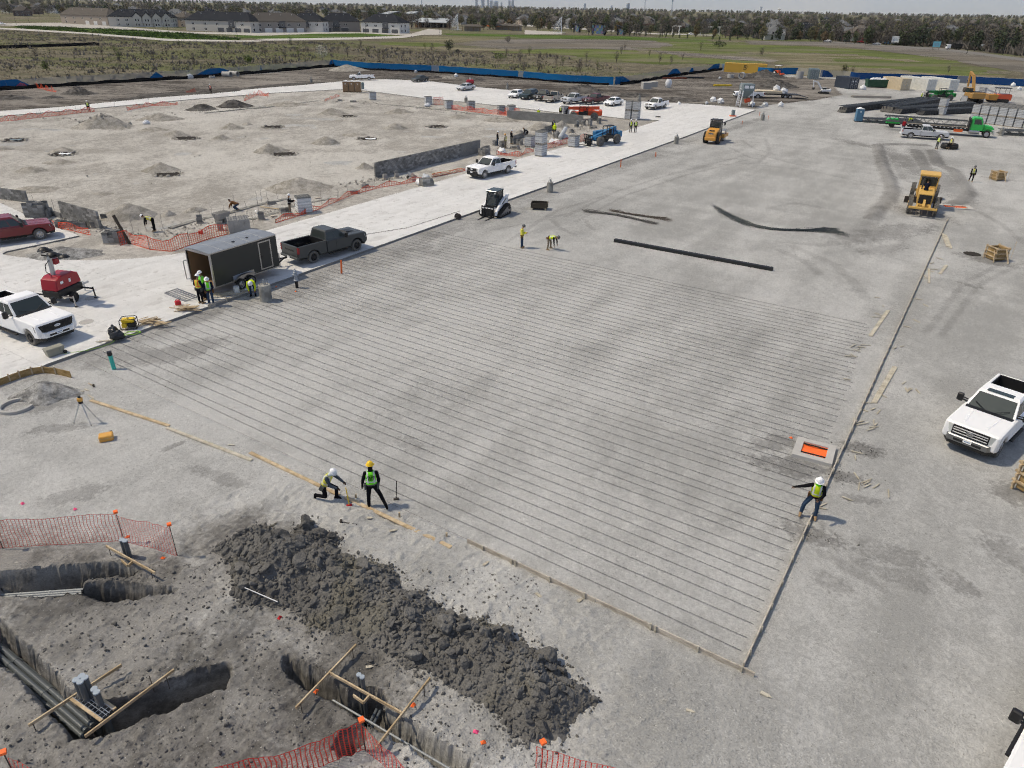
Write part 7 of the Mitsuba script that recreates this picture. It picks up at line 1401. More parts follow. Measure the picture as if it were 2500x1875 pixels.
def rubble(P_,n,w,rmax,seed,z=.07):
    r=np.random.RandomState(seed);L=LineString(P_)
    for _ in range(n):
        p=L.interpolate(r.rand(),normalized=True);q=.015+rmax*r.beta(1,4);v,f=clod(r,q,1);rub.append((v*[1,1,.8]+[p.x+r.normal()*w,p.y+r.normal()*w,z+q*.4],f))
rubble([(-38.99,58.09),(-32.45,54.74),(-28.07,53.55),(-26.82,54.36)]+[(-24.58,57.69),(-22.2,60.4),(-20.0,62.9),(-17.1,65.6)],900,1.0,.16,1);rubble([(-17.3,72.9),(-14.8,75.4),(-11.2,76.9)],220,.7,.18,2);rubble([(-2.8,95.3),(0.2,95.6),(3.5,103.0),(6.8,106.8),(9.7,113.5),(12.5,116.7)],420,1.2,.2,3);rubble([(-36.8,142.6),(-26.6,141.3),(-14.6,133.2),(-3.7,126.8)],260,1.5,.22,4)
rubble([(-78.6,113.8),(-65.4,112.9),(-54.9,122.7),(-44.5,133.9)],260,1.5,.25,5)
pb_=PAD.bounds;r5=np.random.RandomState(9)
for _ in range(1500):
    x,y=r5.uniform(pb_[0],pb_[2]),r5.uniform(pb_[1],pb_[3])
    if x>-75 and PAD.contains(Point(x,y)) and meshkit.noise(np.array([x*.12,y*.12,1.]))>.5: q=.03+.16*r5.beta(1,5);v,f=clod(r5,q,1);rub.append((v*[1.3,1.3,.6]+[x,y,.06+q*.2],f))
single('block_rubble',cat(rub),'heap_lime','scattered crumbs of block, mortar and limestone over the building pad','rubble',kind='stuff')
RBG='upright reinforcing bars along the wall footing'
for i,(x,y)in enumerate([(-41.3,60.8),(-40.3,60.5),(-39.2,60.0),(-31.42,55.00),(-29.71,54.17),(-29.09,54.96),(-28.27,55.98)]+[(-26.27,58.62),(-25.69,59.73),(-24.8,60.2),(-25.0,63.2),(-22.84,59.93),(-22.37,58.89),(-23.3,64.1),(-23.1,64.8),(-22.8,65.4),(-22.2,66.5),(-16.4,66.1),(-17.6,64.5),(-23.18,58.41),(-24.04,56.13),(-21.43,57.30),(-21.9,60.4),(-21.7,62.5)]+[(-16.5,66.3),(-15.9,67.8),(-14.5,69.4),(-13.9,71.0)]+[(-2.0,104.8),(0.0,105.5),(6.7,113.1)]+[(-74.4,117.1),(-69.8,119.1),(-67.8,127.1),(-63.8,131.0),(-60.0,135.1)]):
    single('starter_bar',cyl((x,y,-.02),(x+rr.uniform(-.05,.05),y+rr.uniform(-.05,.05),1.15+rr.uniform(-.3,.2)),.012,n=5),'rebar_steel','thin upright reinforcing bar standing in the wall footing','rebar',RBG)
def footing(label,P_,w=.45,h=.09):
    b=B()
    b.add('',cat([beam((*P_[i],.03+h/2),(*P_[i+1],.03+h/2),w,h)for i in range(len(P_)-1)]),'cast_concrete');place(b,'footing_strip',label,'footing')
footing('concrete footing strip behind the trailer and the mason at the white pallet',[(-27.64,55.89),(-26.51,58.39),(-24.6,60.9),(-23.5,63.3),(-21.1,66.5)] )
footing('concrete footing strip along the far side of the pad',[(-45.2,129.6),(-42.1,135.2),(-37.1,143.5)]);footing('concrete footing strip before the orange netting at the back of the pad',[(-25.6,139.5),(-17.0,135.5),(-5.0,126.6),(0.5,123.7)])
footing('concrete footing strip along the far left of the pad',[(-51.2,123.2),(-44.1,132.6)])
footing('narrow footing strip along the road side netting',[(-22.64,58.45),(-21.2,60.1),(-20.3,62.9),(-18.8,64.9),(-17.3,66.6)])
def onet(label,path,h,seed,m_='net_orange',**k):
    b=B();b.add('net',net(path,h,seed=seed,du=.2,dv=.17,w=.055,hw=.028,**k),m_);L=LineString(path).length
    for s in np.arange(0,L+.1,3.5):
        p=LineString(path).interpolate(s);b.add('post',cyl((p.x,p.y,0),(p.x,p.y,h*1.15),.018,n=5),'rust_steel')
    place(b,'safety_fence',label,'safety fence')
onet('orange netting along the far left road by the lone worker',[(-77.6,109.4),(-75.1,111.0),(-73.6,114.4),(-70.5,120.2),(-68.7,122.3)],.8,11,sag=.5)
onet('sagging orange netting left of the dark soil heaps',[(-64.6,124.7),(-63.7,131.0),(-59.5,132.5)],.7,12,sag=.6);onet('orange netting at the left corner of the pad back edge',[(-50.6,140.4),(-51.4,150.5),(-48.7,148.8)],.9,13,sag=.6)
onet('square piece of orange netting at the back of the pad',[(-15.5,140.2),(-13.7,140.4)],1.3,14,sag=.05);onet('orange netting between the back pallets',[(-11.6,133.7),(-8.5,131.6),(-5.0,128.9),(-1.7,126.3)],.8,15,sag=.3);onet('orange netting left of the back block wall',[(-2.1,127.7),(-1.5,127.5)],1.1,16);onet('orange netting right of the pallet by the back block wall',[(-0.5,127.6),(0.4,127.0)],1.1,17)
onet('orange netting along the road below the masons',[(-2.4,90.6),(0.4,89.8),(1.2,92.1),(2.2,93.4)],.55,18,sag=.6);onet('orange netting between the wrapped pallets on the road edge',[(3.9,95.6),(5.5,97.8),(6.9,100.2)],.7,19,sag=.2);onet('orange netting behind the blue telehandler forks',[(8.7,101.7),(9.6,102.7)],.9,20)
onet('long sagging orange netting along the road beside the long block wall',[(-19.79,57.94),(-18.4,60.6),(-17.5,62.3),(-15.6,68.3),(-13.5,71.6),(-10.8,74.0),(-9.8,75.6)],.5,21,sag=.6);onet('orange netting under the two long planks',[(-8.9,76.8),(-7.3,78.8),(-5.4,80.9)],.35,22,sag=.5)
onet('orange netting beside the leaning dark post and the trailer',[(-29.20,51.04),(-28.94,51.73),(-26.64,50.21),(-24.86,49.84)]+[(-23.39,53.18),(-22.44,54.52)],1.0,23,sag=.25);onet('orange netting draped in front of the pilaster wall',[(-37.51,55.95),(-35.34,54.93),(-34.12,54.26),(-32.74,53.52)],.6,24,sag=.3)
onet('orange netting before the left silt fence',[(-101.9,152.6),(-98.2,155.7),(-89.7,147.9)],1.1,25,sag=.7);onet('orange netting on the mud beside the orange vested worker',[(-65.2,149.9),(-63.9,151.2)],.9,26,sag=.4)
onet('red orange netting lying at the back left of the pad',[(-36.0,141.7),(-35.8,146.7),(-35.3,151.1)],.5,27,sag=.5)
# ---------------------------------------------------------------- portable toilets, tanks and the far yard
def toilet(c,roof):
    b=B();b.add('shell',bbox(-.56,.56,-.56,.56,.1,2.05,.04),c);b.add('skid',box(-.58,.58,-.58,.58,0,.1),'plastic_black');b.add('roof',hullp([(-.6,-.6,2.05),(.6,-.6,2.05),(.6,.6,2.05),(-.6,.6,2.05),(0,-.5,2.28),(0,.5,2.28)]),roof)
    k=b.add('door',box(-.42,.42,-.585,-.56,.2,1.95),c);b.add('sign',box(-.14,.14,-.592,-.585,1.55,1.68),'decal_white',parent=k);b.add('handle',cbox((.33,-.6,1.1),(.05,.04,.14)),'plastic_black',parent=k);return b
tb=toilet('porta_brown','porta_roof')
for i,lab in enumerate(('left of three brown portable toilets','middle of three brown portable toilets','right of three brown portable toilets')):
    place(tb,'portable_toilet',lab,'portable toilet',(-35.7+i*1.3,159.1,.08),3)
x,y=(-33.3,164.7);b=B();b.add('bin',lathe([(.28,0),(.34,1.3),(.2,1.45),(.001,1.45)],14),'container_grey',40);place(b,'waste_bin','grey bin right of the brown portable toilets','bin',(x,y,.1))
place(toilet('porta_blue','white_wrap'),'portable_toilet','blue portable toilet with a white roof left of the black joists','portable toilet',(58.0,128.1),-10)
def tank():
    b=B();b.add('vessel',xf(lathe([(.001,-.9),(.35,-.85),(.5,-.6),(.5,.6),(.35,.85),(.001,.9)],18),ry=90,loc=(0,0,.85)),'light_tower_red',40);b.add('stand',cat([box(x-.05,x+.05,-.4,.4,0,.5)for x in (-.5,.5)]),'plastic_black');b.add('pump',cbox((0,0,1.5),(.2,.2,.5)),'decal_white');return b
place(tank(),'fuel_tank','small red fuel tank behind the silver sedan','tank',(-11.0,178.1),10)
def container(L,c,door=1,tag=False,logo=False):
    b=B();W,H=2.44,2.6;n=int(L/.28)
    for s in (-1,1):
        ms=[box(-L/2+.1+i*.28,-L/2+.1+i*.28+.15,min(s*(W/2-.03),s*W/2),max(s*(W/2-.03),s*W/2),.16,H-.12)for i in range(n)];b.add('corrugation',cat(ms),c,kind='stuff')
    b.add('body',box(-L/2+.02,L/2-.02,-W/2+.03,W/2-.03,.12,H-.04),c)
    b.add('frame',cat([box(-L/2,L/2,s*(W/2-.06)-.06,s*(W/2-.06)+.06,z,z+.12)for s in (-1,1)for z in (0,H-.12)]+[box(e*(L/2-.06)-.06,e*(L/2-.06)+.06,s*(W/2-.05)-.06,s*(W/2-.05)+.06,0,H)for s in (-1,1)for e in (-1,1)]),c)
    b.add('roof_panel',cat([box(-L/2+.1+i*.4,-L/2+.3+i*.4,-W/2+.1,W/2-.1,H-.04,H-.01)for i in range(int(L/.4))]),c,kind='stuff')
    for s in (-1,1):
        k=b.add('door',box(-L/2-.02,-L/2+.02,min(s*.03,s*1.12),max(s*.03,s*1.12),.15,H-.14),c)
        b.add('lock_rod',cat([cyl((-L/2-.05,s*y,.15),(-L/2-.05,s*y,H-.14),.025,n=6)for y in (.3,.75)]),'galvanized',parent=k);b.add('handle',cbox((-L/2-.07,s*.52,1.1),(.04,.4,.06)),'galvanized',parent=k)
        b.add('panel_sign',box(-L/2-.03,-L/2-.02,min(s*.2,s*.5),max(s*.2,s*.5),1.6,1.9),'decal_white',parent=k)if tag else None
    if logo:
        for i in range(3): b.add('logo_bar',box(-.45+i*.38,-.27+i*.38,-W/2-.012,-W/2-.002,1.35,2.0),'plastic_black')
        b.add('logo_bar',hullp([(-.45,-W/2-.012,2.0),(.49,-W/2-.012,2.0),(.38,-W/2-.012,2.16),(-.4,-W/2-.012,2.16),(-.45,-W/2-.002,2.0),(.49,-W/2-.002,2.0),(.38,-W/2-.002,2.16),(-.4,-W/2-.002,2.16)]),'plastic_black')
        t=meshkit.text_mesh('MSC',.34,.01,True);v=np.array(t.vertices);v[:,0]-=v[:,0].mean();b.add('lettering',(np.stack([v[:,0],-W/2-.004-v[:,2],v[:,1]+.85],1),np.array(t.faces)),'plastic_black')
    return b
place(container(12.2,'container_yellow',logo=True),'shipping_container','long yellow shipping container with a black logo at the corner of the blue fence','container',(68.4,233.5,0),-19)
CG='shipping containers in the yard'
place(container(6.0,'container_slate',tag=True),'shipping_container','dark slate container with white door labels left of the green dumpster','container',(80.9,189.6,0),101+180-188+8)
place(container(6.0,'container_grey'),'shipping_container','grey green container with a small lift in front of its doors','container',(*(82.3,215.7),),75)
place(container(7.6,'container_tan',tag=False),'shipping_container','tan container right of the green dumpster','container',(93.2,190.0,0),100)
place(container(10.5,'container_white'),'shipping_container','left of two long white containers in the yard','container',(99.2,191.4,0),100)
place(container(10.5,'container_white'),'shipping_container','right of two long white containers in the yard','container',(104.2,190.8,0),100)
b=B();b.add('shell',cat([hullp([(-3,-1.2,.2),(3,-1.2,.2),(-3.2,-1.3,1.9),(3.4,-1.3,1.9),(-3,-1.1,.2),(3,-1.1,.2),(-3.2,-1.2,1.9),(3.4,-1.2,1.9)]),hullp([(-3,1.2,.2),(3,1.2,.2),(-3.2,1.3,1.9),(3.4,1.3,1.9),(-3,1.1,.2),(3,1.1,.2),(-3.2,1.2,1.9),(3.4,1.2,1.9)]),box(-3,3,-1.1,1.1,.2,.3),hullp([(-3,-1.2,.2),(-3,1.2,.2),(-3.2,-1.3,1.9),(-3.2,1.3,1.9),(-2.9,-1.2,.2),(-2.9,1.2,.2),(-3.1,-1.3,1.9),(-3.1,1.3,1.9)]),hullp([(3,-1.2,.2),(3,1.2,.2),(3.4,-1.3,1.9),(3.4,1.3,1.9),(2.9,-1.2,.2),(2.9,1.2,.2),(3.3,-1.3,1.9),(3.3,1.3,1.9)])]),'dumpster_green')
b.add('rib',cat([box(x-.05,x+.05,s*1.32-.05,s*1.32+.05,.2,1.9)for x in np.linspace(-2.8,2.8,7)for s in (-1,1)]),'dumpster_green');b.add('waste',cat([xf(bag(i,.8,.6,.5),loc=(-2+i*.9,((i*7) % 3-1)*.4,1.5))for i in range(5)]),'white_wrap',True,kind='stuff')
place(b,'dumpster','open dark green roll off dumpster with white rubbish','dumpster',(*(90.4,192.6),0),-8)
def joist(b,p,q,h,m_,name='joist',n=None,k=.05):
    p,q=np.array(p,float),np.array(q,float);L=np.linalg.norm(q-p);n=n or int(L/.6)
    b.add(name,cat([beam(p,q,.12,.06),beam(p+[0,0,h],q+[0,0,h],.12,.06)]+[beam(p+(q-p)*i/n+[0,0,h*(i % 2)],p+(q-p)*(i+1)/n+[0,0,h*((i+1) % 2)],.03,.03)for i in range(n)]),m_)
def flatbed():
    b=B()
    b.add('deck',cat([box(-6.2,2.2,-1.25,1.25,1.1,1.25)]),'wood_grey');b.add('deck_rail',cat([box(-6.25,2.25,s*1.27-.03,s*1.27+.03,1.0,1.27)for s in (-1,1)]),'plastic_black')
    b.add('rail_stripe',cat([box(-6.0+i*.55,-5.8+i*.55,-1.312,-1.3,1.08,1.16)for i in range(15)]),'decal_white',kind='stuff')
    b.add('chassis',box(-6.0,4.8,-.45,.45,.7,1.0),'plastic_black');b.add('headboard',box(2.15,2.3,-1.25,1.25,1.2,2.6),'plastic_black')
    b.add('cab',extr([(2.45,.9),(2.45,2.5),(2.7,2.75),(3.7,2.7),(4.15,1.85),(4.15,.9)],-1.1,1.1,inset=.06,b=.1),'truck_green',25)
    b.add('hood',extr([(4.1,.85),(4.1,1.75),(5.3,1.55),(5.6,1.3),(5.65,.8)],-.85,.85,inset=.08,b=.15),'truck_green',25)
    for s in (-1,1):
        b.add('side_window',panel([(2.75,s*1.1,1.75),(3.95,s*1.1,1.75),(3.65,s*1.1,2.55),(2.75,s*1.1,2.55)][::1 if s<0 else -1],.06,.94,.05,.95,.006),'glass_dark')
        b.add('fender',cat([beam((4.2+1.2*i/7,s*.98,1.0+.3*math.sin(math.pi*(i)/7)),(4.2+1.2*(i+1)/7,s*.98,1.0+.3*math.sin(math.pi*(i+1)/7)),.42,.06)for i in range(7)]),'truck_green')
        wheel(b,4.8,s*1.0,.5,.3,s,'rubber','alloy');wheel(b,-3.6,s*.98,.5,.5,s,'rubber','alloy');wheel(b,-4.9,s*.98,.5,.5,s,'rubber','alloy')
        b.add('mirror',cbox((3.95,s*1.35,2.1),(.1,.16,.5)),'chrome');b.add('fuel_tank',xf(cyl((2.4,s*.85,.75),(3.8,s*.85,.75),.3,n=14)),'alloy',40);b.add('step',box(2.6,3.9,s*1.0-.15,s*1.0+.15,.4,.48),'alloy')
    b.add('windshield',panel([(4.15,-1.0,1.87),(4.15,1.0,1.87),(3.72,.95,2.66),(3.72,-.95,2.66)],.05,.95,.05,.95,.02),'glass_dark')
    b.add('bumper',box(5.55,5.75,-1.15,1.15,.45,.85),'chrome');b.add('grille',box(5.62,5.68,-.55,.55,.85,1.25),'alloy')
    for s in (-1,1): b.add('headlight',cbox((5.45,s*.85,1.05),(.3,.3,.22)),'lamp_glass')
    for y in (-.9,-.3,.3,.9): joist(b,(-9.5,y,1.35),(2.0,y,1.35),.75,'joist_grey')
    b.add('toolbox',cbox((1.0,-1.0,.8),(1.2,.4,.45)),'flag_orange')
    return b
mat('joist_grey',(.075,.08,.08),.5,coat=.1)
fr=(68.28,117.24,-65.9,10.79);fa_=math.radians(-26)
wx_,wy_=(70.5,112.3)
fx,fy=wx_-math.cos(fa_)*4.8-math.sin(fa_)*1.0,wy_-math.sin(fa_)*4.8+math.cos(fa_)*1.0
place(flatbed(),'flatbed_truck','green cab flatbed truck carrying long dark steel joists','truck',(fx,fy,0),-26)
def compressor():
    b=B();b.add('canopy',extr([(-1.0,.6),(-1.05,1.1),(-.8,1.4),(.7,1.4),(1.0,1.1),(1.0,.6)],-.55,.55,inset=.06,b=.1),'truck_green',30);b.add('frame',box(-1.1,1.1,-.6,.6,.45,.62),'plastic_black');b.add('decal',box(-.5,.1,-.556,-.55,.98,1.12),'decal_white')
    for s in (-1,1): wheel(b,-.1,s*.72,.33,.2,s,'rubber','plastic_black',near=False)
    b.add('drawbar',beam((-1.0,0,.5),(-2.0,0,.45),.1,.1),'plastic_black');return b
place(compressor(),'air_compressor','green towable compressor behind the flatbed truck tail','compressor',(60.9,122.0),-18)
def joist_stack(label,P_,h,w,n=4):
    p,q=[np.array([*c,.1])for c in P_];d=(q-p)/np.linalg.norm(q-p);n_=np.array([-d[1],d[0],0]);b=B();L=np.linalg.norm(q-p)
    b.add('wrap',cat([hullp([p+n_*-w,p+n_*w,q+n_*-w,q+n_*w,p+n_*-w*.9+[0,0,h*.8]+d*.6,p+n_*w*.9+[0,0,h*.8]+d*.6,q+n_*-w*.9+[0,0,h],q+n_*w*.9+[0,0,h]])]),'black_film')
    for t in (-.8,-.2,.4,.9): b.add('joist',cat([beam(p+n_*w*t+[0,0,h+.05],q+n_*w*t+[0,0,h*1.02+.05],.14,.08)]),'joist_grey')
    for k in np.linspace(.05,.95,int(L/1.2)): b.add('rib',beam(p+(q-p)*k-n_*(w*1.0+.02)+[0,0,.05],p+(q-p)*k-n_*(w*.92)+[0,0,h*.9],.05,.05),'joist_grey')
    place(b,'joist_stack',label,'steel joists')
joist_stack('left black wrapped joist stack pointing towards the blue toilet',((59.8,139.8),(84.5,158.5)),1.0,.8)
joist_stack('second black wrapped joist stack right of the left one',((68.9,141.7),(87.0,157.4)),1.1,1.1)
joist_stack('third black wrapped joist stack before the film tailed pallet',((70.0,140.0),(90.7,152.1)),.9,.9)
joist_stack('nearest black wrapped joist stack behind the flatbed truck',((73.6,138.6),(86.2,143.5)),.8,.8)
b=B()
for i in range(8): joist(b,(0,i*.35,.1),(9,i*.5-.6,.1),.5,'joist_grey',n=14)
place(b,'joist_stack','open steel joists lying beside the blue portable toilet','steel joists',(58.4,126.6),-8)
b=B()
for i in range(9): joist(b,(0,i*.3,.1),(10,i*.35,.1),.6,'joist_grey',n=12)
place(b,'joist_stack','dark steel joists lying right of the flatbed truck cab','steel joists',(74.7,115.1),-12)
place(PB,'pole_base','pale round concrete base right of the flatbed truck cab','pole base',(74.2,114.6))
def excavator(c,s=1.0,arm=True):
    b=B()
    for y in (-1.1,1.1): k=b.add('track',extr([(-2.0,.1),(2.0,.1),(2.35,.5),(2.0,.9),(-2.0,.9),(-2.35,.5)],y-.3,y+.3,inset=.04,b=.06),'rubber')
    b.add('turntable',box(-1.2,1.2,-.9,.9,.6,1.1),'plastic_black');b.add('house',bbox(-2.5,1.3,-1.35,1.35,1.1,2.1,.1),c);b.add('counterweight',bbox(-2.9,-2.2,-1.3,1.3,1.1,2.3,.15),c);b.add('engine_deck',box(-2.4,.2,-1.2,.3,2.1,2.35),'plastic_black')
    b.add('cab',hullp([(-.4,.4,1.2),(1.4,.4,1.2),(1.4,1.3,1.2),(-.4,1.3,1.2),(-.4,.45,2.9),(1.0,.45,2.9),(1.0,1.25,2.9),(-.4,1.25,2.9)]),'glass_dark');b.add('cab_roof',bbox(-.5,1.1,.4,1.3,2.9,3.0,.03),c)
    b.add('boom',cat([beam((1.0,-.3,1.8),(3.4,-.3,5.0),.45,.6),beam((3.4,-.3,5.0),(5.6,-.3,5.6),.4,.5)]),c);b.add('stick',beam((5.5,-.3,5.7),(5.0,-.3,2.8),.3,.4),c);b.add('bucket',xf(extr([(0,0),(.9,-.1),(1.0,-.8),(.3,-1.0),(-.2,-.5)],-.6,.6),loc=(4.6,-.3,2.7)),'rust_steel')
    b.add('boom_cylinder',cyl((1.4,-.3,1.7),(3.2,-.3,4.1),.1),'galvanized');return b
place(excavator('excavator_orange'),'excavator','large orange brown excavator with raised boom behind the block pallets','excavator',(95.3,160.2),80)
place(excavator('decal_white'),'mini_excavator','white mini excavator on the mud left of the dark slate container','excavator',(69.6,174.2),175,s=.48)
def paver():
    b=B();b.add('hopper',hullp([(-2.0,-1.2,.5),(-.6,-1.2,.5),(-.6,1.2,.5),(-2.0,1.2,.5),(-2.4,-1.5,1.6),(-.5,-1.4,1.6),(-.5,1.4,1.6),(-2.4,1.5,1.6)]),'machine_yellow');b.add('body',bbox(-.6,2.2,-1.1,1.1,.5,1.7,.06),'machine_red');b.add('canopy',box(-.8,1.8,-1.2,1.2,2.8,2.9),'plastic_black');b.add('canopy_post',cat([beam((x,s*1.0,1.7),(x,s*1.0,2.8),.07,.07)for x in (-.5,1.5)for s in (-1,1)]),'plastic_black')
    for y in (-1.0,1.0): b.add('track',extr([(-1.6,.05),(1.6,.05),(1.9,.4),(1.6,.75),(-1.6,.75),(-1.9,.4)],y-.2,y+.2),'rubber')
    b.add('chute',beam((-.6,0,1.8),(-2.4,.3,2.4),.7,.3),'galvanized');return b
place(paver(),'paving_machine','yellow and red machine under a black canopy right of the excavator','machine',(102.3,162.9),-10)
b=B();b.add('body',bbox(-1.2,.6,-.4,.4,.6,1.3,.05),'machine_red');b.add('canopy',box(-.9,.6,-.7,.7,2.5,2.6),'decal_white');b.add('post',cat([beam((x,s*.6,1.0),(x,s*.6,2.5),.06,.06)for x in (-.8,.5)for s in (-1,1)]),'plastic_black')
for s in (-1,1): big_wheel(b,-.6,s*.75,.65,.4,s,'decal_white');wheel(b,.9,s*.65,.38,.25,s,'rubber','alloy',near=False)
b.add('bucket',box(1.3,1.8,-.8,.8,.2,.7),'machine_red');place(b,'tractor','small tractor with a white canopy right of the yellow container','tractor',(76.0,226.4),-60)
gp=pickup('white_paint',wb=3.8,W=2.2,hz=1.25,roof=1.95,r=.42,near=False);place(gp,'pickup_truck','white pickup hitched to the long flat trailer beside the mortar silo','pickup truck',(*(48.9,162.2),0),175)
b=B();b.add('deck',box(-5,5,-1.25,1.25,.75,.92),'plastic_black');b.add('gooseneck',cat([beam((5,-.6,.9),(5.4,-.4,1.6),.2,.25),beam((5,.6,.9),(5.4,.4,1.6),.2,.25),box(5.3,7.2,-.5,.5,1.5,1.7)]),'plastic_black');b.add('ramp',hullp([(-5,-1.2,.9),(-5,1.2,.9),(-7,-1.2,.35),(-7,1.2,.35),(-5,-1.2,.75),(-5,1.2,.75),(-7,-1.2,.28),(-7,1.2,.28)]),'plastic_black')
for x in (-2.2,-3.2):
    for s in (-1,1): wheel(b,x,s*1.1,.4,.25,s,'rubber','alloy',near=False)
b.add('load',cat([bbox(-1.4,4,-1.1,1.1,.95,1.5,.05)]),'container_tan');b.add('sack',cat([xf(bag(3,.8,.7,.7),loc=(-.4,0,1.5)),xf(bag(5,.9,.7,.75),loc=(-1.9,.1,.95))]),'white_wrap',True,kind='stuff')
place(b,'flat_trailer','black gooseneck flat trailer with tan load and white sacks','trailer',(*(54.7,163.2),0),174)
def silo():
    b=B();b.add('hopper',cat([hullp([(-1.1,-1.1,4.1),(1.1,-1.1,4.1),(1.1,1.1,4.1),(-1.1,1.1,4.1),(-1.1,-1.1,3.0),(1.1,-1.1,3.0),(1.1,1.1,3.0),(-1.1,1.1,3.0),(-.3,-.3,1.7),(.3,-.3,1.7),(.3,.3,1.7),(-.3,.3,1.7)])]),'container_grey');b.add('panel',cat([cbox((x,-1.11,3.6),(.8,.02,.5))for x in (-.5,.5)]),'decal_white')
    for x in (-1.0,1.0):
        for y in (-1.0,1.0): b.add('leg',beam((x*1.25,y,0),(x,y,3.1),.14,.14),'decal_white')
    b.add('ladder',cat([beam((-1.3,s*.25,0),(-1.15,s*.25,4.3),.05,.05)for s in (-1,1)]+[beam((-1.25,-.25,.4+i*.4),(-1.25,.25,.4+i*.4),.04,.04)for i in range(9)]),'decal_white');b.add('mixer',xf(cyl((0,0,1.0),(.9,0,1.3),.4,n=12)),'machine_red');return b
place(silo(),'mortar_silo','tall grey mortar hopper on white legs at the far end of the concrete','silo',(43.8,146.5),5)
for q,lab,sc in (((39.4,153.1),'white bulk bags stacked left of the mortar hopper, left pile',1.5),((40.4,151.2),'grey bulk bags stacked left of the mortar hopper, right pile',1.5),((37.3,149.7),'white plastic sheets on the mud left of the bulk bags',.8),((45.8,148.1),'wrapped sacks right of the mortar hopper',1.3),((48.1,147.5),'white bags on the gravel, left of two',1.2),((51.3,148.0),'white bags on the gravel, right of two',1.2),((83.6,186.1),'white rubbish heap before the green dumpster',1.6),((-77.8,182.4),'white covered bundle before the far left silt fence',1.6),((-27.9,211.5),'white sack on the dark soil by the blue fence',1.0),((-16.0,200.6),'white drum on the soil behind the red tank',1.2),((31.4,147.5),'white crumpled sheet on the concrete end',.9),((129.9,202.2),'white wrapped bundle by the blue fence at the right, upper',1.5),((125.5,192.5),'white wrapped bundle by the blue fence at the right, lower',1.3),((55.0,210.0),'white sheet on the mud below the yellow container',.8),((65.8,218.1),'pale sheet on the mud near the concrete ring',.9)):
    b=B();b.add('',bag(len(lab) % 9+1,.75,.6,.62),'film_wrap' if len(lab) % 2 else 'white_wrap',True);place(b,'bulk_bag',lab,'bulk bag',q,len(lab)*29 % 180,s=sc*.72)
def pipe_ring(L,R_,label,q,rz,m_='concrete_grey',up=False,**k):
    b=B();b.add('',xf(lathe([(R_*.8,-L/2),(R_,-L/2),(R_,L/2),(R_*.8,L/2),(R_*.8,-L/2)],22),ry=0 if up else 90,loc=(0,0,L/2 if up else R_)),m_,30);place(b,'concrete_pipe',label,'concrete pipe',q,rz)
pipe_ring(2.4,.62,'concrete pipe left of two by the far left silt fence',(-71.3,188.8),-20);pipe_ring(2.4,.62,'concrete pipe right of two by the far left silt fence',(-70.3,190.7),-20);pipe_ring(.5,.7,'low concrete ring left of the concrete pipes',(-73.5,184.9),0,up=True)
pipe_ring(1.4,.85,'upright concrete ring below the yellow container',(61.2,211.3),60);pipe_ring(1.0,.9,'flat concrete ring left of the upright ring',(58.6,212.7),0,up=True);pipe_ring(2.0,1.0,'concrete ring at the foot of the grey green container',(78.3,214.9),0,up=True)
b=B();b.add('',bbox(-1.0,1.0,-.9,.9,0,1.5,.05),'concrete_grey');place(b,'concrete_box','square concrete box on the mud before the sagging fence, left','concrete box',(29.8,177.8),10);place(b,'concrete_box','square concrete box on the mud before the sagging fence, right','concrete box',(32.2,182.5),20,s=.85)
b=B();b.add('drum',lathe([(.25,0),(.6,.5),(.65,1.1),(.4,1.7),(.38,1.72)],16),'white_wrap',40);b.add('stand',cat([beam((s*.7,0,0),(s*.3,0,1.2),.08,.08)for s in (-1,1)]),'steel');place(b,'cement_mixer','white cement mixer drum right of the concrete boxes','mixer',(35.4,180.2),s=1.2)
for q,lab,m_,L in (((41.7,205.4),'stack of brown beams by the sagging fence','brick_red',6),((46.4,208.2),'stack of dark pipes by the sagging fence','plastic_black',7),((49.9,187.3),'yellow and tan timber heap on the mud','generator_yellow',4),((77.2,166.9),'pale timber crate on the gravel below the dumpster','wood_grey',8)):
    b=B()
    for i in range(7): b.add('beam',beam((-L/2+(i % 3)*.2,(i % 4)*.3,.15+.22*(i//4)),(L/2+(i % 2)*.4,(i % 4)*.3+.1,.15+.22*(i//4)),.22,.2),m_)
    place(b,'beam_stack',lab,'beam stack',q,-4)
b=B();b.add('tread',xf(lathe([(.62,-.25),(1.05,-.28),(1.15,-.12),(1.15,.12),(1.05,.28),(.62,.25),(.55,0),(.62,-.25)],28),loc=(0,0,.3)),'rubber',30);b.add('hose',tube([(1.0*math.cos(a),1.0*math.sin(a),.6+.03*math.sin(3*a))for a in np.linspace(0,12,60)],.09,6),'plastic_black')
place(b,'pipe_ring','ring of coiled black corrugated pipe beside the silver pickup','pipe coil',(59.5,102.0),s=.95)
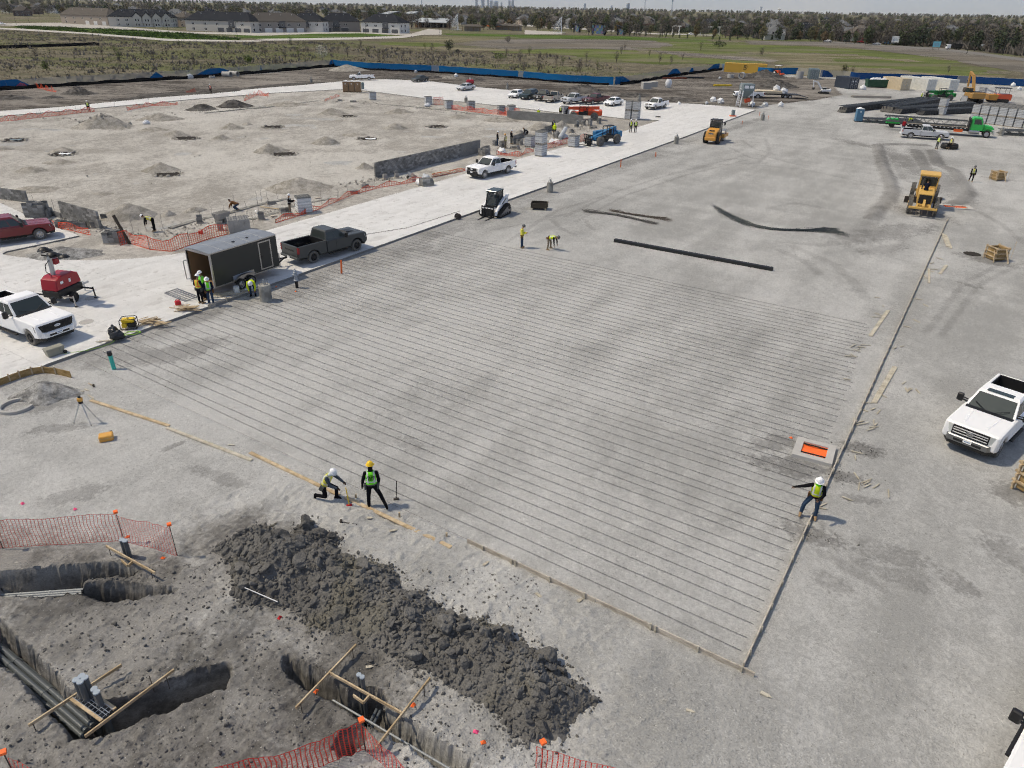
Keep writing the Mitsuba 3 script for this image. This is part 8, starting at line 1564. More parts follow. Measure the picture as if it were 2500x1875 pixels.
# ---------------------------------------------------------------- perimeter fence: mesh, posts, screens
scene['mat_chain_link']={'type': 'mask','opacity': .34,'b': {'type': 'diffuse','reflectance': {'type': 'rgb','value': [.42,.43,.43]}}}
FLN=LineString(FENCE_LINE)
def fence_run(label,a,b_,screens,m_='screen_blue',silt=True,h=1.85,step=3.0):
    pa,pb=FLN.project(Point(a)),FLN.project(Point(b_));pa,pb=min(pa,pb),max(pa,pb);bld=B();L=pb-pa;n=max(int(L/step),1);ss=np.linspace(pa,pb,n+1)
    P_=[FLN.interpolate(s)for s in ss]
    q=[quad((P_[i].x,P_[i].y,.05),(P_[i+1].x,P_[i+1].y,.05),(P_[i+1].x,P_[i+1].y,h),(P_[i].x,P_[i].y,h))for i in range(n)]
    bld.add('mesh',cat(q),'chain_link')
    for i,p in enumerate(P_):
        if i<120: bld.add('post',cyl((p.x,p.y,0),(p.x,p.y,h+.05),.03,n=5),'galvanized')
    for sc in screens:
        sa,sb=FLN.project(Point(sc[0])),FLN.project(Point(sc[1]));sa,sb=min(sa,sb),max(sa,sb);k=max(int((sb-sa)/1.0),2);t=np.linspace(0,1,k+1);V=[]
        shape=sc[2]if len(sc)>2 else 'full'
        for u in t:
            p=FLN.interpolate(sa+(sb-sa)*u);p2=FLN.interpolate(sa+(sb-sa)*u+.5);d=nrm([p2.x-p.x,p2.y-p.y,0]);n_=np.array([-d[1],d[0],0])*-.05
            top={'full': h-.1*abs(math.sin(u*k*.5)),'peak': h*max(0.02,1-abs(2*u-1)**1.1),'right': h*min(1,.05+u*1.6),'left': h*min(1,.05+(1-u)*1.6),'hump': h*min(1,2.6*min(u,1-u)+.02)}[shape]
            for w_ in np.linspace(0,1,6):
                bu=.10*math.sin(u*k*1.3+w_*2)*math.sin(w_*3.1);V.append(np.array([p.x,p.y,.1+(top-.1)*w_])+n_*(1+bu*6))
        V=np.array(V);i,j=np.meshgrid(np.arange(k),np.arange(5),indexing='ij');a_=(i*6+j).ravel()
        bld.add('screen',(V,np.vstack([np.stack([a_,a_+6,a_+7],1),np.stack([a_,a_+7,a_+1],1)])),m_,True)
    place(bld,'site_fence',label,'fence')
def silt(label,a,b_,h=.75,off=1.2):
    pa,pb=FLN.project(Point(a)),FLN.project(Point(b_));pa,pb=min(pa,pb),max(pa,pb);ss=np.arange(pa,pb,1.5);V=[]
    for s in ss:
        p=FLN.interpolate(s);p2=FLN.interpolate(s+.5);d=nrm([p2.x-p.x,p2.y-p.y,0]);n_=np.array([d[1],-d[0],0])
        for w_,oo in ((0,0),(.6,.1),(1,.02)): V.append(np.array([p.x,p.y,h*w_*(1+.15*math.sin(s*.9))])+n_*(off+oo))
    V=np.array(V);k=len(ss)-1;i,j=np.meshgrid(np.arange(k),np.arange(2),indexing='ij');a_=(i*3+j).ravel()
    single('silt_fence',(V,np.vstack([np.stack([a_,a_+3,a_+4],1),np.stack([a_,a_+4,a_+1],1)])),'silt_black',label,'silt fence')
fence_run('chain link site fence on the left with three fallen blue screen pieces',(-107.1,144.2),(-54.7,228.8),[((-106.5,146.1),(-101.5,152.0)),((-101.5,152.0),(-98.8,156.4),'left'),((-84.6,175.0),(-81.6,179.0),'peak'),((-78.4,183.2),(-71.1,196.7),'hump'),((-67.6,202.1),(-69.2,204.1),'peak'),((-55.4,226.7),(-54.6,228.9),'right')])
fence_run('blue screened site fence behind the concrete parking lot',(-54.4,228.9),(23.3,185.9),[((-54.4,228.9),(23.2,186.2))])
fence_run('sagging site fence with two blue peaks leading to the yellow container',(23.5,186.2),(63.3,243.5),[((23.5,186.2),(28.9,192.6),'left'),((40.7,212.7),(47.5,221.4),'hump'),((49.5,224.4),(52.5,228.5),'peak'),((56.7,234.4),(63.2,243.5),'right')])
fence_run('blue screened site fence behind the yellow container',(63.4,243.1),(83.5,231.5),[((63.5,243.1),(83.4,231.5))])
fence_run('dark blue screened site fence behind the white containers',(83.6,231.1),(140.7,198.0),[((86.3,222.5),(91.1,222.3),'left'),((93.9,218.1),(140.3,197.9))],'screen_navy')
silt('long black silt fence along the left site fence',(-107.1,144.2),(-54.7,228.8));silt('black silt fence along the blue screened fence',(-54.1,228.5),(23.1,186.4),.5);silt('black silt fence along the sagging fence',(23.7,186.6),(63.2,243.5))
b=B();P_=[(-190.7,280.4),(-181.7,294.3),(-173.7,313.0),(-172.9,319.7),(-166.7,311.7)]
b.add('',cat([quad((*P_[i],0),(*P_[i+1],0),(*P_[i+1],1.1),(*P_[i],1.1))for i in range(len(P_)-1)]),'silt_black');place(b,'silt_fence','low black silt fence far out in the left field','silt fence')
# ---------------------------------------------------------------- plants
fr_=np.random.RandomState(21)
def leaves(n,ctr,rad,size,seed,up=.5):
    r=np.random.RandomState(seed);d=r.normal(size=(n,3));d /= np.linalg.norm(d,axis=1,keepdims=True);lob=r.normal(size=(7,3));lob /= np.linalg.norm(lob,axis=1,keepdims=True)
    k=.72+.4*np.max(np.clip(d@lob.T,0,1)**6,1);p=np.array(ctr)+d*np.array(rad)*(r.rand(n,1)**.4)*k[:,None]
    a=r.normal(size=(n,3));a /= np.linalg.norm(a,axis=1,keepdims=True);b=np.cross(a,r.normal(size=(n,3)));b /= np.linalg.norm(b,axis=1,keepdims=True);s=size*(.6+.8*r.rand(n,1))
    v=np.stack([p-a*s*.5,p+b*s*.35,p+a*s*.5,p-b*s*.35],1).reshape(-1,3);v[:,2]=np.maximum(v[:,2],.05);i=np.arange(n)*4
    return v,np.vstack([np.stack([i,i+1,i+2],1),np.stack([i,i+2,i+3],1)])
def branches(h,n,seed,r0=.12,spread=.5,start=.25,tips=3):
    r=np.random.RandomState(seed);ms=[cyl((0,0,-.1),(r.normal()*.05*h,r.normal()*.05*h,h*.55),r0,r0*.5,n=6)]
    for i in range(n):
        z=h*(start+(.6-start)*i/n);a=i*2.4+r.rand();L=h*(.3+.25*r.rand());e=np.array([math.cos(a)*L*spread,math.sin(a)*L*spread,z+L*.8]);ms.append(cyl((0,0,z),e,r0*.4,r0*.12,n=4,cap=False))
        for _ in range(tips):
            t=.4+.5*r.rand();p=np.array([0,0,z])*(1-t)+e*t;q=p+np.array([r.normal()*.22*L,r.normal()*.22*L,L*(.2+.35*r.rand())]);ms.append(cyl(p,q,r0*.15,r0*.05,n=3,cap=False))
    return cat(ms)
for n,c in (('leaf_green',(.085,.105,.05)),('leaf_olive',(.13,.125,.065)),('leaf_dark',(.055,.07,.04)),('leaf_bare',(.15,.135,.118)),('leaf_rust',(.17,.125,.07)),('leaf_spring',(.12,.16,.045)),('blossom',(.5,.49,.42)),('scrub_brown',(.21,.175,.125)),('scrub_olive',(.19,.19,.10)),('scrub_grey',(.19,.17,.145)),('grass_tuft',(.06,.10,.025))): dull(n,c)
def tree_kind(leaf,seed,h=9,w=4,n=330,size=.95,bare=False):
    b=B();b.add('trunk',branches(h,9,seed,.2,.6,.2,3),'trunk');b.add('crown',leaves(n,(0,0,h*.54),(w*.56,w*.56,h*.47),size if not bare else .6,seed),leaf,kind='stuff');return b
TK=[tree_kind('leaf_green',1),tree_kind('leaf_olive',2,8.5,5),tree_kind('leaf_dark',3,8,5),tree_kind('leaf_bare',4,9.5,5.5,300,bare=True),tree_kind('leaf_bare',5,8,5,280,bare=True),tree_kind('leaf_rust',6,7,4)]
TN=(('leafy_tree','mid green leafy tree in the belt beyond the field'),('leafy_tree','olive spring tree in the belt beyond the field'),('leafy_tree','dark green tree in the belt beyond the field'),('bare_tree','tall leafless grey tree in the belt beyond the field'),('bare_tree','low leafless grey tree in the belt beyond the field'),('leafy_tree','rust brown leafed tree in the belt beyond the field'))
TW=(.16,.2,.1,.29,.2,.05)
for i,(q,hh,k)in enumerate((((160.8,520.5),9,1),((170.2,518.9),9,2),((185.3,531.7),9,2),((196.9,537.0),9,2),((208.0,535.9),11,0),((218.9,536.9),8,2),((229.9,531.9),8,5),((227.7,503.2),10,3),((232.3,496.4),10,1),((235.7,486.2),9,3),((229.4,456.2),12,2),((233.2,454.7),11,2),((249.4,471.2),9,3),((256.7,474.0),10,2),((253.9,458.2),11,0),((240.1,414.3),11,2),((243.8,409.7),9,3),((239.2,391.6),11,2),((244.2,387.9),10,2),((246.1,383.4),10,3),((241.7,367.4),11,2))):
    place(TK[k],'roadside_tree',('mid green','olive','dark green','leafless grey','leafless','rust brown')[k]+' tree in the row along the right road','tree',(*q,0),i*50,s=hh/8.5,group='trees along the right road')
def free(x,y): return True
belt=[]
az=fr_.uniform(-39,39,9000);ds=520+4700*fr_.rand(9000)**1.9
for a,d in zip(az,ds):
    lo=960 if a<-24 else 820 if a<-9 else 640 if a<5 else 560 if a<14 else 470
    if d<lo or len(belt)>4200: continue
    x,y=d*math.sin(math.radians(a)),d*math.cos(math.radians(a))
    if d<1300 and meshkit.noise(np.array([x*.012,y*.012,2.0]))<.36: continue
    belt.append((d,x,y))
belt.sort();far_={}
for i,(d,x,y)in enumerate(belt):
    k=fr_.choice(6,p=TW);s_=(.75+.6*fr_.rand())+min(d,4000)/9000
    if i<280: place(TK[k],TN[k][0],TN[k][1],'tree',(x,y,float(rise(x,y))),fr_.rand()*360,s=s_,group='trees in the belt beyond the field')
    else: far_.setdefault(k,[]).append((x,y,s_,fr_.rand()*360))
fi=0
labels['distant_woods']={'label': 'far off wooded belt along the horizon','category': 'woods','kind': 'stuff'}
for k,L in far_.items():
    scene[f'grove_{k}']={'type': 'shapegroup',**{p[0].strip('_'): {**p[1],'bsdf': {'type': 'ref','id': 'mat_'+p[2]}} for p in TK[k].parts}}
    for x,y,s_,a in L:
        fi+=1;scene[f'distant_woods__{fi:03d}']={'type': 'instance','to_world': T4().translate([x,y,float(rise(x,y))]).rotate([0,0,1],a).scale([s_*1.15,s_*1.15,s_]),'g': {'type': 'ref','id': f'grove_{k}'}}
SP=[]
for i in range(4):
    b=B();b.add('stem',cat([xf(branches(3.4,6,30+i*3+j,.035,.5,.15,4),ry=(j-1)*9,rx=(j % 2)*9-4)for j in range(3)]),'twig');b.add('twigs',leaves(90,(0,0,2.0),(.8,.8,1.4),.22,40+i),('leaf_bare','leaf_bare','leaf_spring','scrub_grey')[i],kind='stuff');SP.append(b)
sp_px=[(-146.9,259.2),(-132.2,247.3),(-135.9,262.7),(-126.6,262.1),(-110.7,235.9),(-116.5,258.4),(-135.4,312.6),(-90.3,216.1),(-102.6,256.1),(-92.1,241.0),(-110.6,298.4),(-99.8,293.6),(-150.2,241.9),(-120.0,196.2),(-117.4,228.7),(-94.1,287.3)]+[(-70.6,225.8),(-74.5,248.8),(-74.6,264.4),(-76.7,285.1),(-68.1,295.9),(-58.8,269.1),(-53.3,277.7),(-44.9,251.2),(-43.8,254.4),(-39.5,268.1),(-38.5,323.5),(-33.8,307.2),(-23.1,243.0),(-21.4,280.2),(-12.5,235.5),(-10.2,233.6),(-4.2,292.6),(-86.6,267.5),(-99.1,342.3),(-68.7,342.9),(-38.9,282.0)]+[(0.7,260.6),(4.4,299.1),(7.7,275.1),(10.3,282.5),(12.4,252.2),(14.3,247.3),(16.9,219.6),(17.7,219.8),(23.9,273.1),(24.0,234.6),(33.7,266.5),(42.0,318.9),(48.0,353.5),(52.0,309.7),(48.7,267.5),(51.6,262.4),(61.2,290.2),(85.1,366.4),(101.1,324.7),(1.7,224.8),(6.1,221.4)]+[(102.0,329.1),(98.5,228.4),(136.6,246.6)]
for i,(x,y)in enumerate(sp_px):
    k=(i*7) % 4;place(SP[k],'sapling','thin sapling with pale green leaves in the scrub field' if k==2 else 'thin leafless sapling in the scrub field','sapling',(x,y,0),i*40,s=.8+.5*((i*37) % 10)/10,group='saplings in the scrub field')
def shrub(label,q,h,w,leaf,n=260,size=.3,trunk=True):
    b=B();b.add('stem',branches(h*.9,6,5,.06,.5,.1,3),'trunk');b.add('foliage',leaves(n,(0,0,h*.55),(w/2,w/2,h*.45),size,len(label)),leaf,kind='stuff');place(b,'shrub',label,'shrub',q)
shrub('white blossoming tree in the scrub field before the townhouses',(-62.0,246.5),5.6,4.6,'blossom',420,.3);shrub('dark green juniper right of the blossoming tree',(-27.3,309.3),5.2,4.4,'leaf_dark',420,.4);shrub('bright green round bush beyond the left blue screen',(-80.9,233.2),2.6,3.6,'leaf_spring',420,.3);shrub('wide dark juniper in the far meadow',(98.3,384.4),4.2,8,'leaf_green',420,.5);shrub('twin upright cedar behind the slate container',(95.8,227.8),3.4,2.2,'leaf_olive',300,.3);shrub('pale green shrub left in the scrub',(-120.0,196.2),2.6,2.2,'leaf_spring',200);shrub('low green shrubs in the right scrub',(-6.0,271.2),2.4,6,'leaf_spring',300,.35);shrub('round grey shrub near the plowed strip',(-5.2,398.6),4,4,'leaf_bare',300,.35);shrub('small dark shrub beside the juniper',(-24.1,310.3),1.6,1.6,'leaf_dark',160)
cone_=B();cone_.add('foliage',leaves(240,(0,0,2.0),(.95,.95,1.9),.35,3),'leaf_dark',kind='stuff');cone_.add('stem',cyl((0,0,0),(0,0,1),.1),'trunk')
for i,q in enumerate([(96.3,538.0),(100.7,540.2),(106.0,542.9),(85.2,555.5),(88.2,547.6),(108.1,530.7),(114.0,533.5),(132.1,494.1),(143.0,516.2),(150.5,519.7),(159.2,529.8),(160.3,520.2),(167.7,523.6),(125.9,495.0),(124.8,507.8),(78.2,556.7),(81.1,553.4)]+[(158.3,513.5),(167.1,521.3),(172.7,523.9),(178.8,526.7)]): place(cone_,'conifer','small dark conifer on the park lawn','conifer',q,i*30,s=.7+.35*((i*7) % 5)/5,group='conifers on the park lawn')
def scatter(name,label,polys,n,m_,h,seed,w=.5):
    r=np.random.RandomState(seed);tri=[];areas=np.array([Polygon(p).area for p in polys]);V=[]
    for p,a in zip(polys,areas/areas.sum()):
        P_=Polygon(p).buffer(0);x0,y0,x1,y1=P_.bounds;q=np.column_stack([r.uniform(x0,x1,int(n*a*2.2)),r.uniform(y0,y1,int(n*a*2.2))]);q=q[shapely.contains_xy(P_,q[:,0],q[:,1])];q=q[meshkit.fbm(pts(q[:,0]*.05,q[:,1]*.08),3,seed)+r.uniform(-.12,.12,len(q))>.47];V.append(q)
    q=np.vstack(V);m=len(q);k=5;c=np.repeat(q,k,0);o=r.normal(size=(m*k,2))*w;b0=np.column_stack([c+o*.6,np.zeros(m*k)]);t_=np.column_stack([c+o*1.2,h*(.4+.8*r.rand(m*k))]);sd=np.column_stack([r.normal(size=(m*k,2))*.14*(h+.3),np.zeros(m*k)])
    single(name,(np.stack([b0-sd,b0+sd,t_],1).reshape(-1,3),np.arange(m*k*3).reshape(-1,3)),m_,label,name.replace('_',' '),kind='stuff')
SCR=[[(-109.4,157.4),(-94.3,171.3),(-79.1,187.1),(-67.9,208.4)]+[(-55.3,232.2),(-43.5,225.4),(-23.6,218.8),(0.7,206.0)]+[(10.7,195.6),(24.0,191.6),(35.2,247.3),(22.3,279.2),(10.4,313.0),(-4.1,312.6)]+[(-25.0,328.2),(-58.6,336.1),(-89.5,390.8),(-126.1,374.7)]+[(-117.2,365.1),(-157.9,354.1),(-228.0,413.5),(-305.5,454.1)]]
scatter('field_scrub','brown dry scrub covering the field',SCR,5000,'scrub_brown',.5,3,.6);scatter('field_scrub','olive dry grass clumps covering the field',SCR,6000,'scrub_olive',.45,4,.6);scatter('field_scrub','grey leafless brush covering the field',SCR,2600,'scrub_grey',1.0,5,.7)
scatter('grass_clumps','bright green tufts along the field path',[[(-340.4,535.3),(-305.9,527.6),(-264.8,510.0),(-197.8,461.9),(-142.8,404.6),(-137.7,386.7),(-170.6,383.3),(-246.9,448.3),(-307.6,485.3)]],4000,'grass_tuft',.9,6,.8)
scatter('understory','low leafless brush under the trees along the right road and park',[[(-24.1,1070.0),(76.4,825.4),(116.7,691.7),(156.7,640.0),(173.6,536.5)]+[(207.9,540.0),(223.9,491.3),(242.0,460.9),(243.2,431.4),(235.6,365.6),(227.4,322.0),(422.4,605.8),(435.1,778.8),(396.6,877.3),(267.0,888.2)]+[(230.3,945.3),(110.4,1197.6),(-28.8,1274.9)]],9000,'leaf_dark',3.2,8,2.6);scatter('understory','grey leafless brush under the trees along the right road',[[(160.6,530.5),(209.7,545.0),(225.8,495.5),(243.9,464.6),(245.0,434.6),(237.1,367.9),(230.5,326.5),(337.3,481.9),(345.7,616.9),(325.5,718.4),(232.8,773.0)]],7000,'leaf_bare',4,9,2.4)
# ---------------------------------------------------------------- buildings
def hip(x0,x1,y0,y1,z,rh,ov=.5,ridge=.5):
    x0-=ov;x1+=ov;y0-=ov;y1+=ov;d=min(y1-y0,x1-x0)*ridge;ym=(y0+y1)/2
    return hullp([(x0,y0,z),(x1,y0,z),(x1,y1,z),(x0,y1,z),(x0+d,ym,z+rh),(x1-d,ym,z+rh),(x0,y0,z-.18),(x1,y0,z-.18),(x1,y1,z-.18),(x0,y1,z-.18)])
def window(b,par,x,z,w,h,y,m_='window_dark'):
    k=b.add('window',box(x-w/2,x+w/2,y-.06,y+.05,z,z+h),'trim_white',parent=par);b.add('pane',box(x-w/2+.08,x+w/2-.08,y-.08,y-.055,z+.08,z+h-.08),m_,parent=k.rsplit('__',1)[0])if False else b.add('window_pane',box(x-w/2+.1,x+w/2-.1,y-.09,y-.062,z+.1,z+h-.1),m_,parent=par)
def townhouse(L,D=12,eave=6.3,rh=4.9,wall='brick_white',roof='roof_dark',gables=0,g0=.5,g1=1,garages=0,gar=(.3,1),gm='garage_grey',nw=6,wx=(.05,.95),low=True,porch=False,recess=None,sidewin=True):
    b=B();kw=b.add('wall',box(-L/2,L/2,0,D,0,eave),wall);kr=b.add('roof',hip(-L/2,L/2,0,D,eave,rh),roof)
    for i in range(nw):
        x=-L/2+L*(wx[0]+(wx[1]-wx[0])*(i+.5)/nw)
        for dx in (-.55,.55): window(b,'',x+dx,3.6,.9,1.35,0)
        if low and not (garages and gar[0]<(x+L/2)/L<gar[1]):
            for dx in (-.55,.55): window(b,'',x+dx,.7,.9,1.5,0)
    for i in range(garages):
        x=-L/2+L*(gar[0]+(gar[1]-gar[0])*(i+.5)/garages);b.add('garage_door',box(x-2.3,x+2.3,-.08,.05,.02,2.4),gm);b.add('garage_trim',box(x-2.5,x+2.5,-.05,.02,2.4,2.6),'trim_white')
    for i in range(gables):
        x=-L/2+L*(g0+(g1-g0)*(i+.5)/gables);w=L*(g1-g0)/gables*.42
        b.add('gable',hullp([(x-w,-.9,0),(x+w,-.9,0),(x+w,1,0),(x-w,1,0),(x-w,-.9,eave),(x+w,-.9,eave),(x+w,2,eave),(x-w,2,eave),(x,-.9,eave+2.6),(x,3,eave+2.6)]),wall)
        b.add('gable_roof',cat([hullp([(x+s*(w+.4),-1.2,eave-.3),(x+s*(w+.4),4,eave-.3),(x,-1.2,eave+2.75),(x,4,eave+2.75),(x+s*(w+.4),-1.2,eave-.1),(x+s*(w+.4),4,eave-.1),(x,-1.2,eave+2.95),(x,4,eave+2.95)])for s in (-1,1)]),roof)
        for z in (.7,3.5):
            for dx in (-.9,.9): window(b,'',x+dx,z,1.1,1.5,-.9)
        if porch: b.add('porch',cat([box(x+w+.1,x+w+1.3,-1.6,0,2.5,2.8),box(x+w+.5,x+w+.7,-1.6,-1.4,0,2.5)]),'trim_white')
    if recess:
        for u in recess:
            x=-L/2+L*u;b.add('bay',box(x-2.0,x+2.0,-.5,.1,2.7,eave+.3),'garage_grey');b.add('bay_roof',hullp([(x-2.3,-1.4,2.55),(x+2.3,-1.4,2.55),(x-2.1,0,3.3),(x+2.1,0,3.3),(x-2.3,0,2.55),(x+2.3,0,2.55)]),'roof_dark');window(b,'',x,3.7,1.0,1.4,-.5)
    b.add('vent_pipe',cat([cyl((x,D*.35,eave+rh*.5),(x,D*.35,eave+rh*.85),.12,n=6)for x in np.linspace(-L*.3,L*.3,4)]),'trim_white')
    if sidewin:
        for s in (-1,1): b.add('side_window',cat([box(min(s*L/2,s*(L/2+.06)),max(s*L/2,s*(L/2+.06)),y-.5,y+.5,z,z+1.4)for y in (3,8)for z in (.8,3.6)]),'window_dark',kind='stuff')
    return b
def hput(b,label,gg,**k):
    x,y,a,L=gg;place(b,'townhouse',label,'house',(x,y,0),a,**k)
for gg,lab,kw in (((-325.29,593.97,-31.6,61.83),'tan townhouse block with brown hip roof and a dark open garage, at far left',dict(wall='brick_tan',roof='roof_brown',garages=3,gar=(.48,1),gm='garage_white',nw=5,wx=(.02,.95))),
        ((-267.26,561.22,5.9,43.21),'white brick townhouse block with four front gables',dict(wall='brick_white',roof='roof_dark',gables=4,g0=.38,g1=1.0,nw=2,wx=(.08,.36),porch=True)),
        ((-247.07,577.14,-26.6,13.07),'tan brick house behind the gabled townhouse block',dict(wall='brick_tan',roof='roof_brown',nw=2,rh=4)),
        ((-187.60,493.86,-21.6,51.31),'pale brick townhouse block with long dark hip roof and four garages',dict(wall='brick_white',roof='roof_dark',garages=4,gar=(.48,1),nw=5,wx=(.03,.97),recess=(.72,))),
        ((-150.69,499.62,38.0,35.59),'grey brick townhouse block with brown roof and white garages',dict(wall='brick_grey',roof='roof_brown',garages=4,gar=(.2,.98),gm='garage_white',nw=5,recess=(.55,))),
        ((-139.86,521.79,-6.4,22.17),'white townhouse block between the grey brick ones',dict(wall='stucco_white',roof='roof_dark',garages=4,gar=(.05,.98),gm='garage_white',nw=4,recess=(.5,))),
        ((-120.33,539.44,21.1,24.90),'grey townhouse block with three brown garages',dict(wall='brick_grey',roof='roof_dark',garages=3,gar=(.0,.7),nw=4,wx=(0,.7),recess=(.36,))),
        ((-91.63,524.77,-19.5,28.91),'white townhouse block with four grey garages nearest the fountain',dict(wall='stucco_white',roof='roof_dark',garages=4,gar=(0,1),nw=4,recess=(.64,),D=14))):
    hput(townhouse(gg[3],**kw),lab,gg)
hb=[townhouse(17,13,5.4,4.6,'brick_brown','roof_brown',1,.6,1,nw=3),townhouse(15,12,5.6,4.4,'brick_tan','roof_grey',1,.1,.5,nw=3),townhouse(18,13,5.4,5,'stucco_white','roof_dark',2,.4,1,nw=2),townhouse(16,12,3.2,4.8,'brick_red','roof_brown',1,.5,1,nw=2,low=False),townhouse(20,13,3.4,5.2,'brick_white','roof_grey',1,.2,.6,nw=2,low=False)]
HN=('brown brick house','tan brick house','white house with twin gables','low red brick house','low pale brick house')
near_h=[((-674.5,1048.2),2,'at the left edge beyond the street'),((-669.3,1065.3),1,'second from the left edge beyond the street'),((-594.5,968.9),0,'left of the house with a blue tarp'),((-614.1,1047.9),2,'with a blue tarp, left of the tan townhouse block'),((-898.0,1674.7),0,'behind the left end of the tan townhouse block'),((-831.7,1648.3),4,'behind the white gabled townhouse block'),((-1155.6,2454.9),1,'far behind the gabled townhouse block'),((-839.1,1889.6),2,'behind the gables with a pale chimney'),((-647.4,1562.6),1,'right behind the gabled townhouse block'),((-788.7,2088.1),4,'behind the long dark hip roof'),((-644.4,1937.1),2,'behind the grey brick townhouse roofs'),((-693.7,2154.5),1,'behind the brown roofed townhouse block'),((-594.9,2027.1),3,'left behind the white townhouse block'),((-211.8,1031.5),4,'left of the dark butterfly roof'),((-64.5,1006.6),3,'right of the left fountain'),((-49.9,1004.4),0,'second right of the left fountain'),((-34.4,994.7),4,'third right of the left fountain'),
    ((48.7,1036.9),4,'large grey roof left of the right fountain'),((140.6,875.4),3,'low brick building beyond the shelters'),((326.0,1089.9),3,'red house at the right of the park lawn'),((333.0,1059.3),1,'beside the red house'),((304.2,1002.8),3,'leftmost behind the right tree line'),((313.8,966.9),1,'pale, second behind the right tree line'),((392.5,1122.1),0,'blue roofed, behind the right tree line'),((413.6,1124.2),0,'with an arched gable behind the right tree line'),((434.2,1069.8),1,'half hidden behind the right tree line'),((541.0,1268.7),4,'behind the rust coloured tree'),((744.1,1665.5),4,'high behind the right tree line'),((812.4,1731.3),1,'far right behind the tree line')]
for i,(q,k,lab)in enumerate(near_h): place(hb[k],'house',HN[k]+' '+lab,'house',q,((i*53) % 50)-25,s=.95)
HG='houses far off among the trees'
for i in range(120):
    a=-38+76*((i*.618) % 1);d=(560 if a>12 else 760 if a>-8 else 900)+1300*((i*.37) % 1)**1.6;k=i % 5;place(hb[k],'house','far off house among the trees, '+HN[k].split(' with')[0].replace(' house',''),'house',(d*math.sin(math.radians(a)),d*math.cos(math.radians(a)),float(rise(d*math.sin(math.radians(a)),d*math.cos(math.radians(a))))),(i*47) % 180-90,group=HG)
b=B();x,y,a,L=(-172.65,1095.25,43.3,83.15);b.add('wall',box(-L/2,L/2,0,20,0,6.5),'brick_brown');b.add('wing',cat([hullp([(x0,-2,5.5),(x1,-2,9),(x1,18,9),(x0,18,5.5),(x0,-2,6.2),(x1,-2,9.7),(x1,18,9.7),(x0,18,6.2)])for x0,x1 in ((-L*.12,-L/2-1),(-L*.12,L*.1),(L*.32,L*.1),(L*.32,L/2+1))]),'metal_roof');b.add('pale_wall',box(L*.3,L/2,-.3,0,0,7),'brick_tan');b.add('glazing',box(-L*.1,L*.08,-.2,0,.5,5),'window_dark');place(b,'civic_building','dark civic building with a folded pale metal roof','building',(x,y,0),a)
b=B();x,y,a,L=(-76.80,675.66,-20.2,31.92);b.add('roof',hullp([(-L/2-2,-2,4),(L/2+2,-2,4),(L/2+1,12,7),(-L/2+4,12,7),(-L/2-2,-2,4.4),(L/2+2,-2,4.4),(L/2+1,12,7.4),(-L/2+4,12,7.4)]),'metal_roof');b.add('wall',box(-L/2,L/2,6,12,0,5.5),'timber');b.add('glazing',box(-L*.3,L*.45,5.9,6.0,.5,3.5),'window_dark')
for t in np.linspace(-.45,.45,6): b.add('column',box(L*t-.25,L*t+.25,-1,-.5,0,4.2),'brick_tan')
place(b,'amenity_building','long low building with pale metal canopy roof beside the left fountain','building',(x,y,0),a)
for gg,lab in (((-36.27,601.59,-13.0,15.03),'tan park shelter with dark roof right of the left fountain'),((-10.58,648.74,14.7,18.25),'open dark roofed shelter beside the orange awnings'),((-4.13,633.77,-27.8,9.83),'dark pergola at the left of the pond')):
    x,y,a,L=gg;b=B();b.add('roof',hip(-L/2,L/2,0,8,3.4,1.4),'roof_brown');b.add('wall',box(-L*.4,L*.4,3,7,0,3.2),'brick_tan')
    for t in (-.45,-.15,.15,.45): b.add('column',box(L*t-.2,L*t+.2,.2,.6,0,3.3),'timber')
    place(b,'park_shelter',lab,'shelter',(x,y,0),a)
for i,q in enumerate([(-29.3,647.0),(-25.4,649.6),(-21.3,659.8),(-16.5,648.4)]):
    b=B();b.add('canopy',xf(lathe([(2.4,2.6),(1.2,3.2),(.001,3.5)],8)),'awning_orange');b.add('pole',cyl((0,0,0),(0,0,3.4),.06),'pole_dark');place(b,'parasol','orange parasol at the park beyond the plowed strip','parasol',q,i*20,group='orange parasols in the park')
for gg,lab,mh in (((45.35,617.70,-30.0,6.04),'left of three dark roofed mural shelters',4.5),((57.40,568.13,4.6,11.10),'middle and largest of three mural shelters',6.5),((73.26,566.52,-22.4,5.76),'right of three dark roofed mural shelters',4.5)):
    x,y,a,L=gg;b=B();b.add('roof',hullp([(-L*.62,-2.5,mh+1.6),(L*.62,-2.5,mh),(L*.62,2.5,mh),(-L*.62,2.5,mh+1.6),(-L*.62,-2.5,mh+2.1),(L*.62,-2.5,mh+.5),(L*.62,2.5,mh+.5),(-L*.62,2.5,mh+2.1)]),'roof_dark')
    b.add('leg',cat([beam((s*L*.42,0,0),(s*L*.5,0,mh+.8*(1-s)),.5,.5)for s in (-1,1)]+[beam((s*L*.36,0,0),(s*L*.28,0,mh+.6),.4,.4)for s in (-1,1)]),'pole_dark')
    nx=6
    for i in range(nx):
        for j in range(3): b.add('mural_panel',box(-L*.44+L*.88*i/nx,-L*.44+L*.88*(i+1)/nx-.05,.3,.5,.8+(mh-1)*j/3,.8+(mh-1)*(j+1)/3-.05),('mural_blue','mural_teal','mural_yellow','mural_pink','mural_blue')[(i*2+j*3) % 5])
    place(b,'mural_shelter',lab,'shelter',(x,y,0),a)
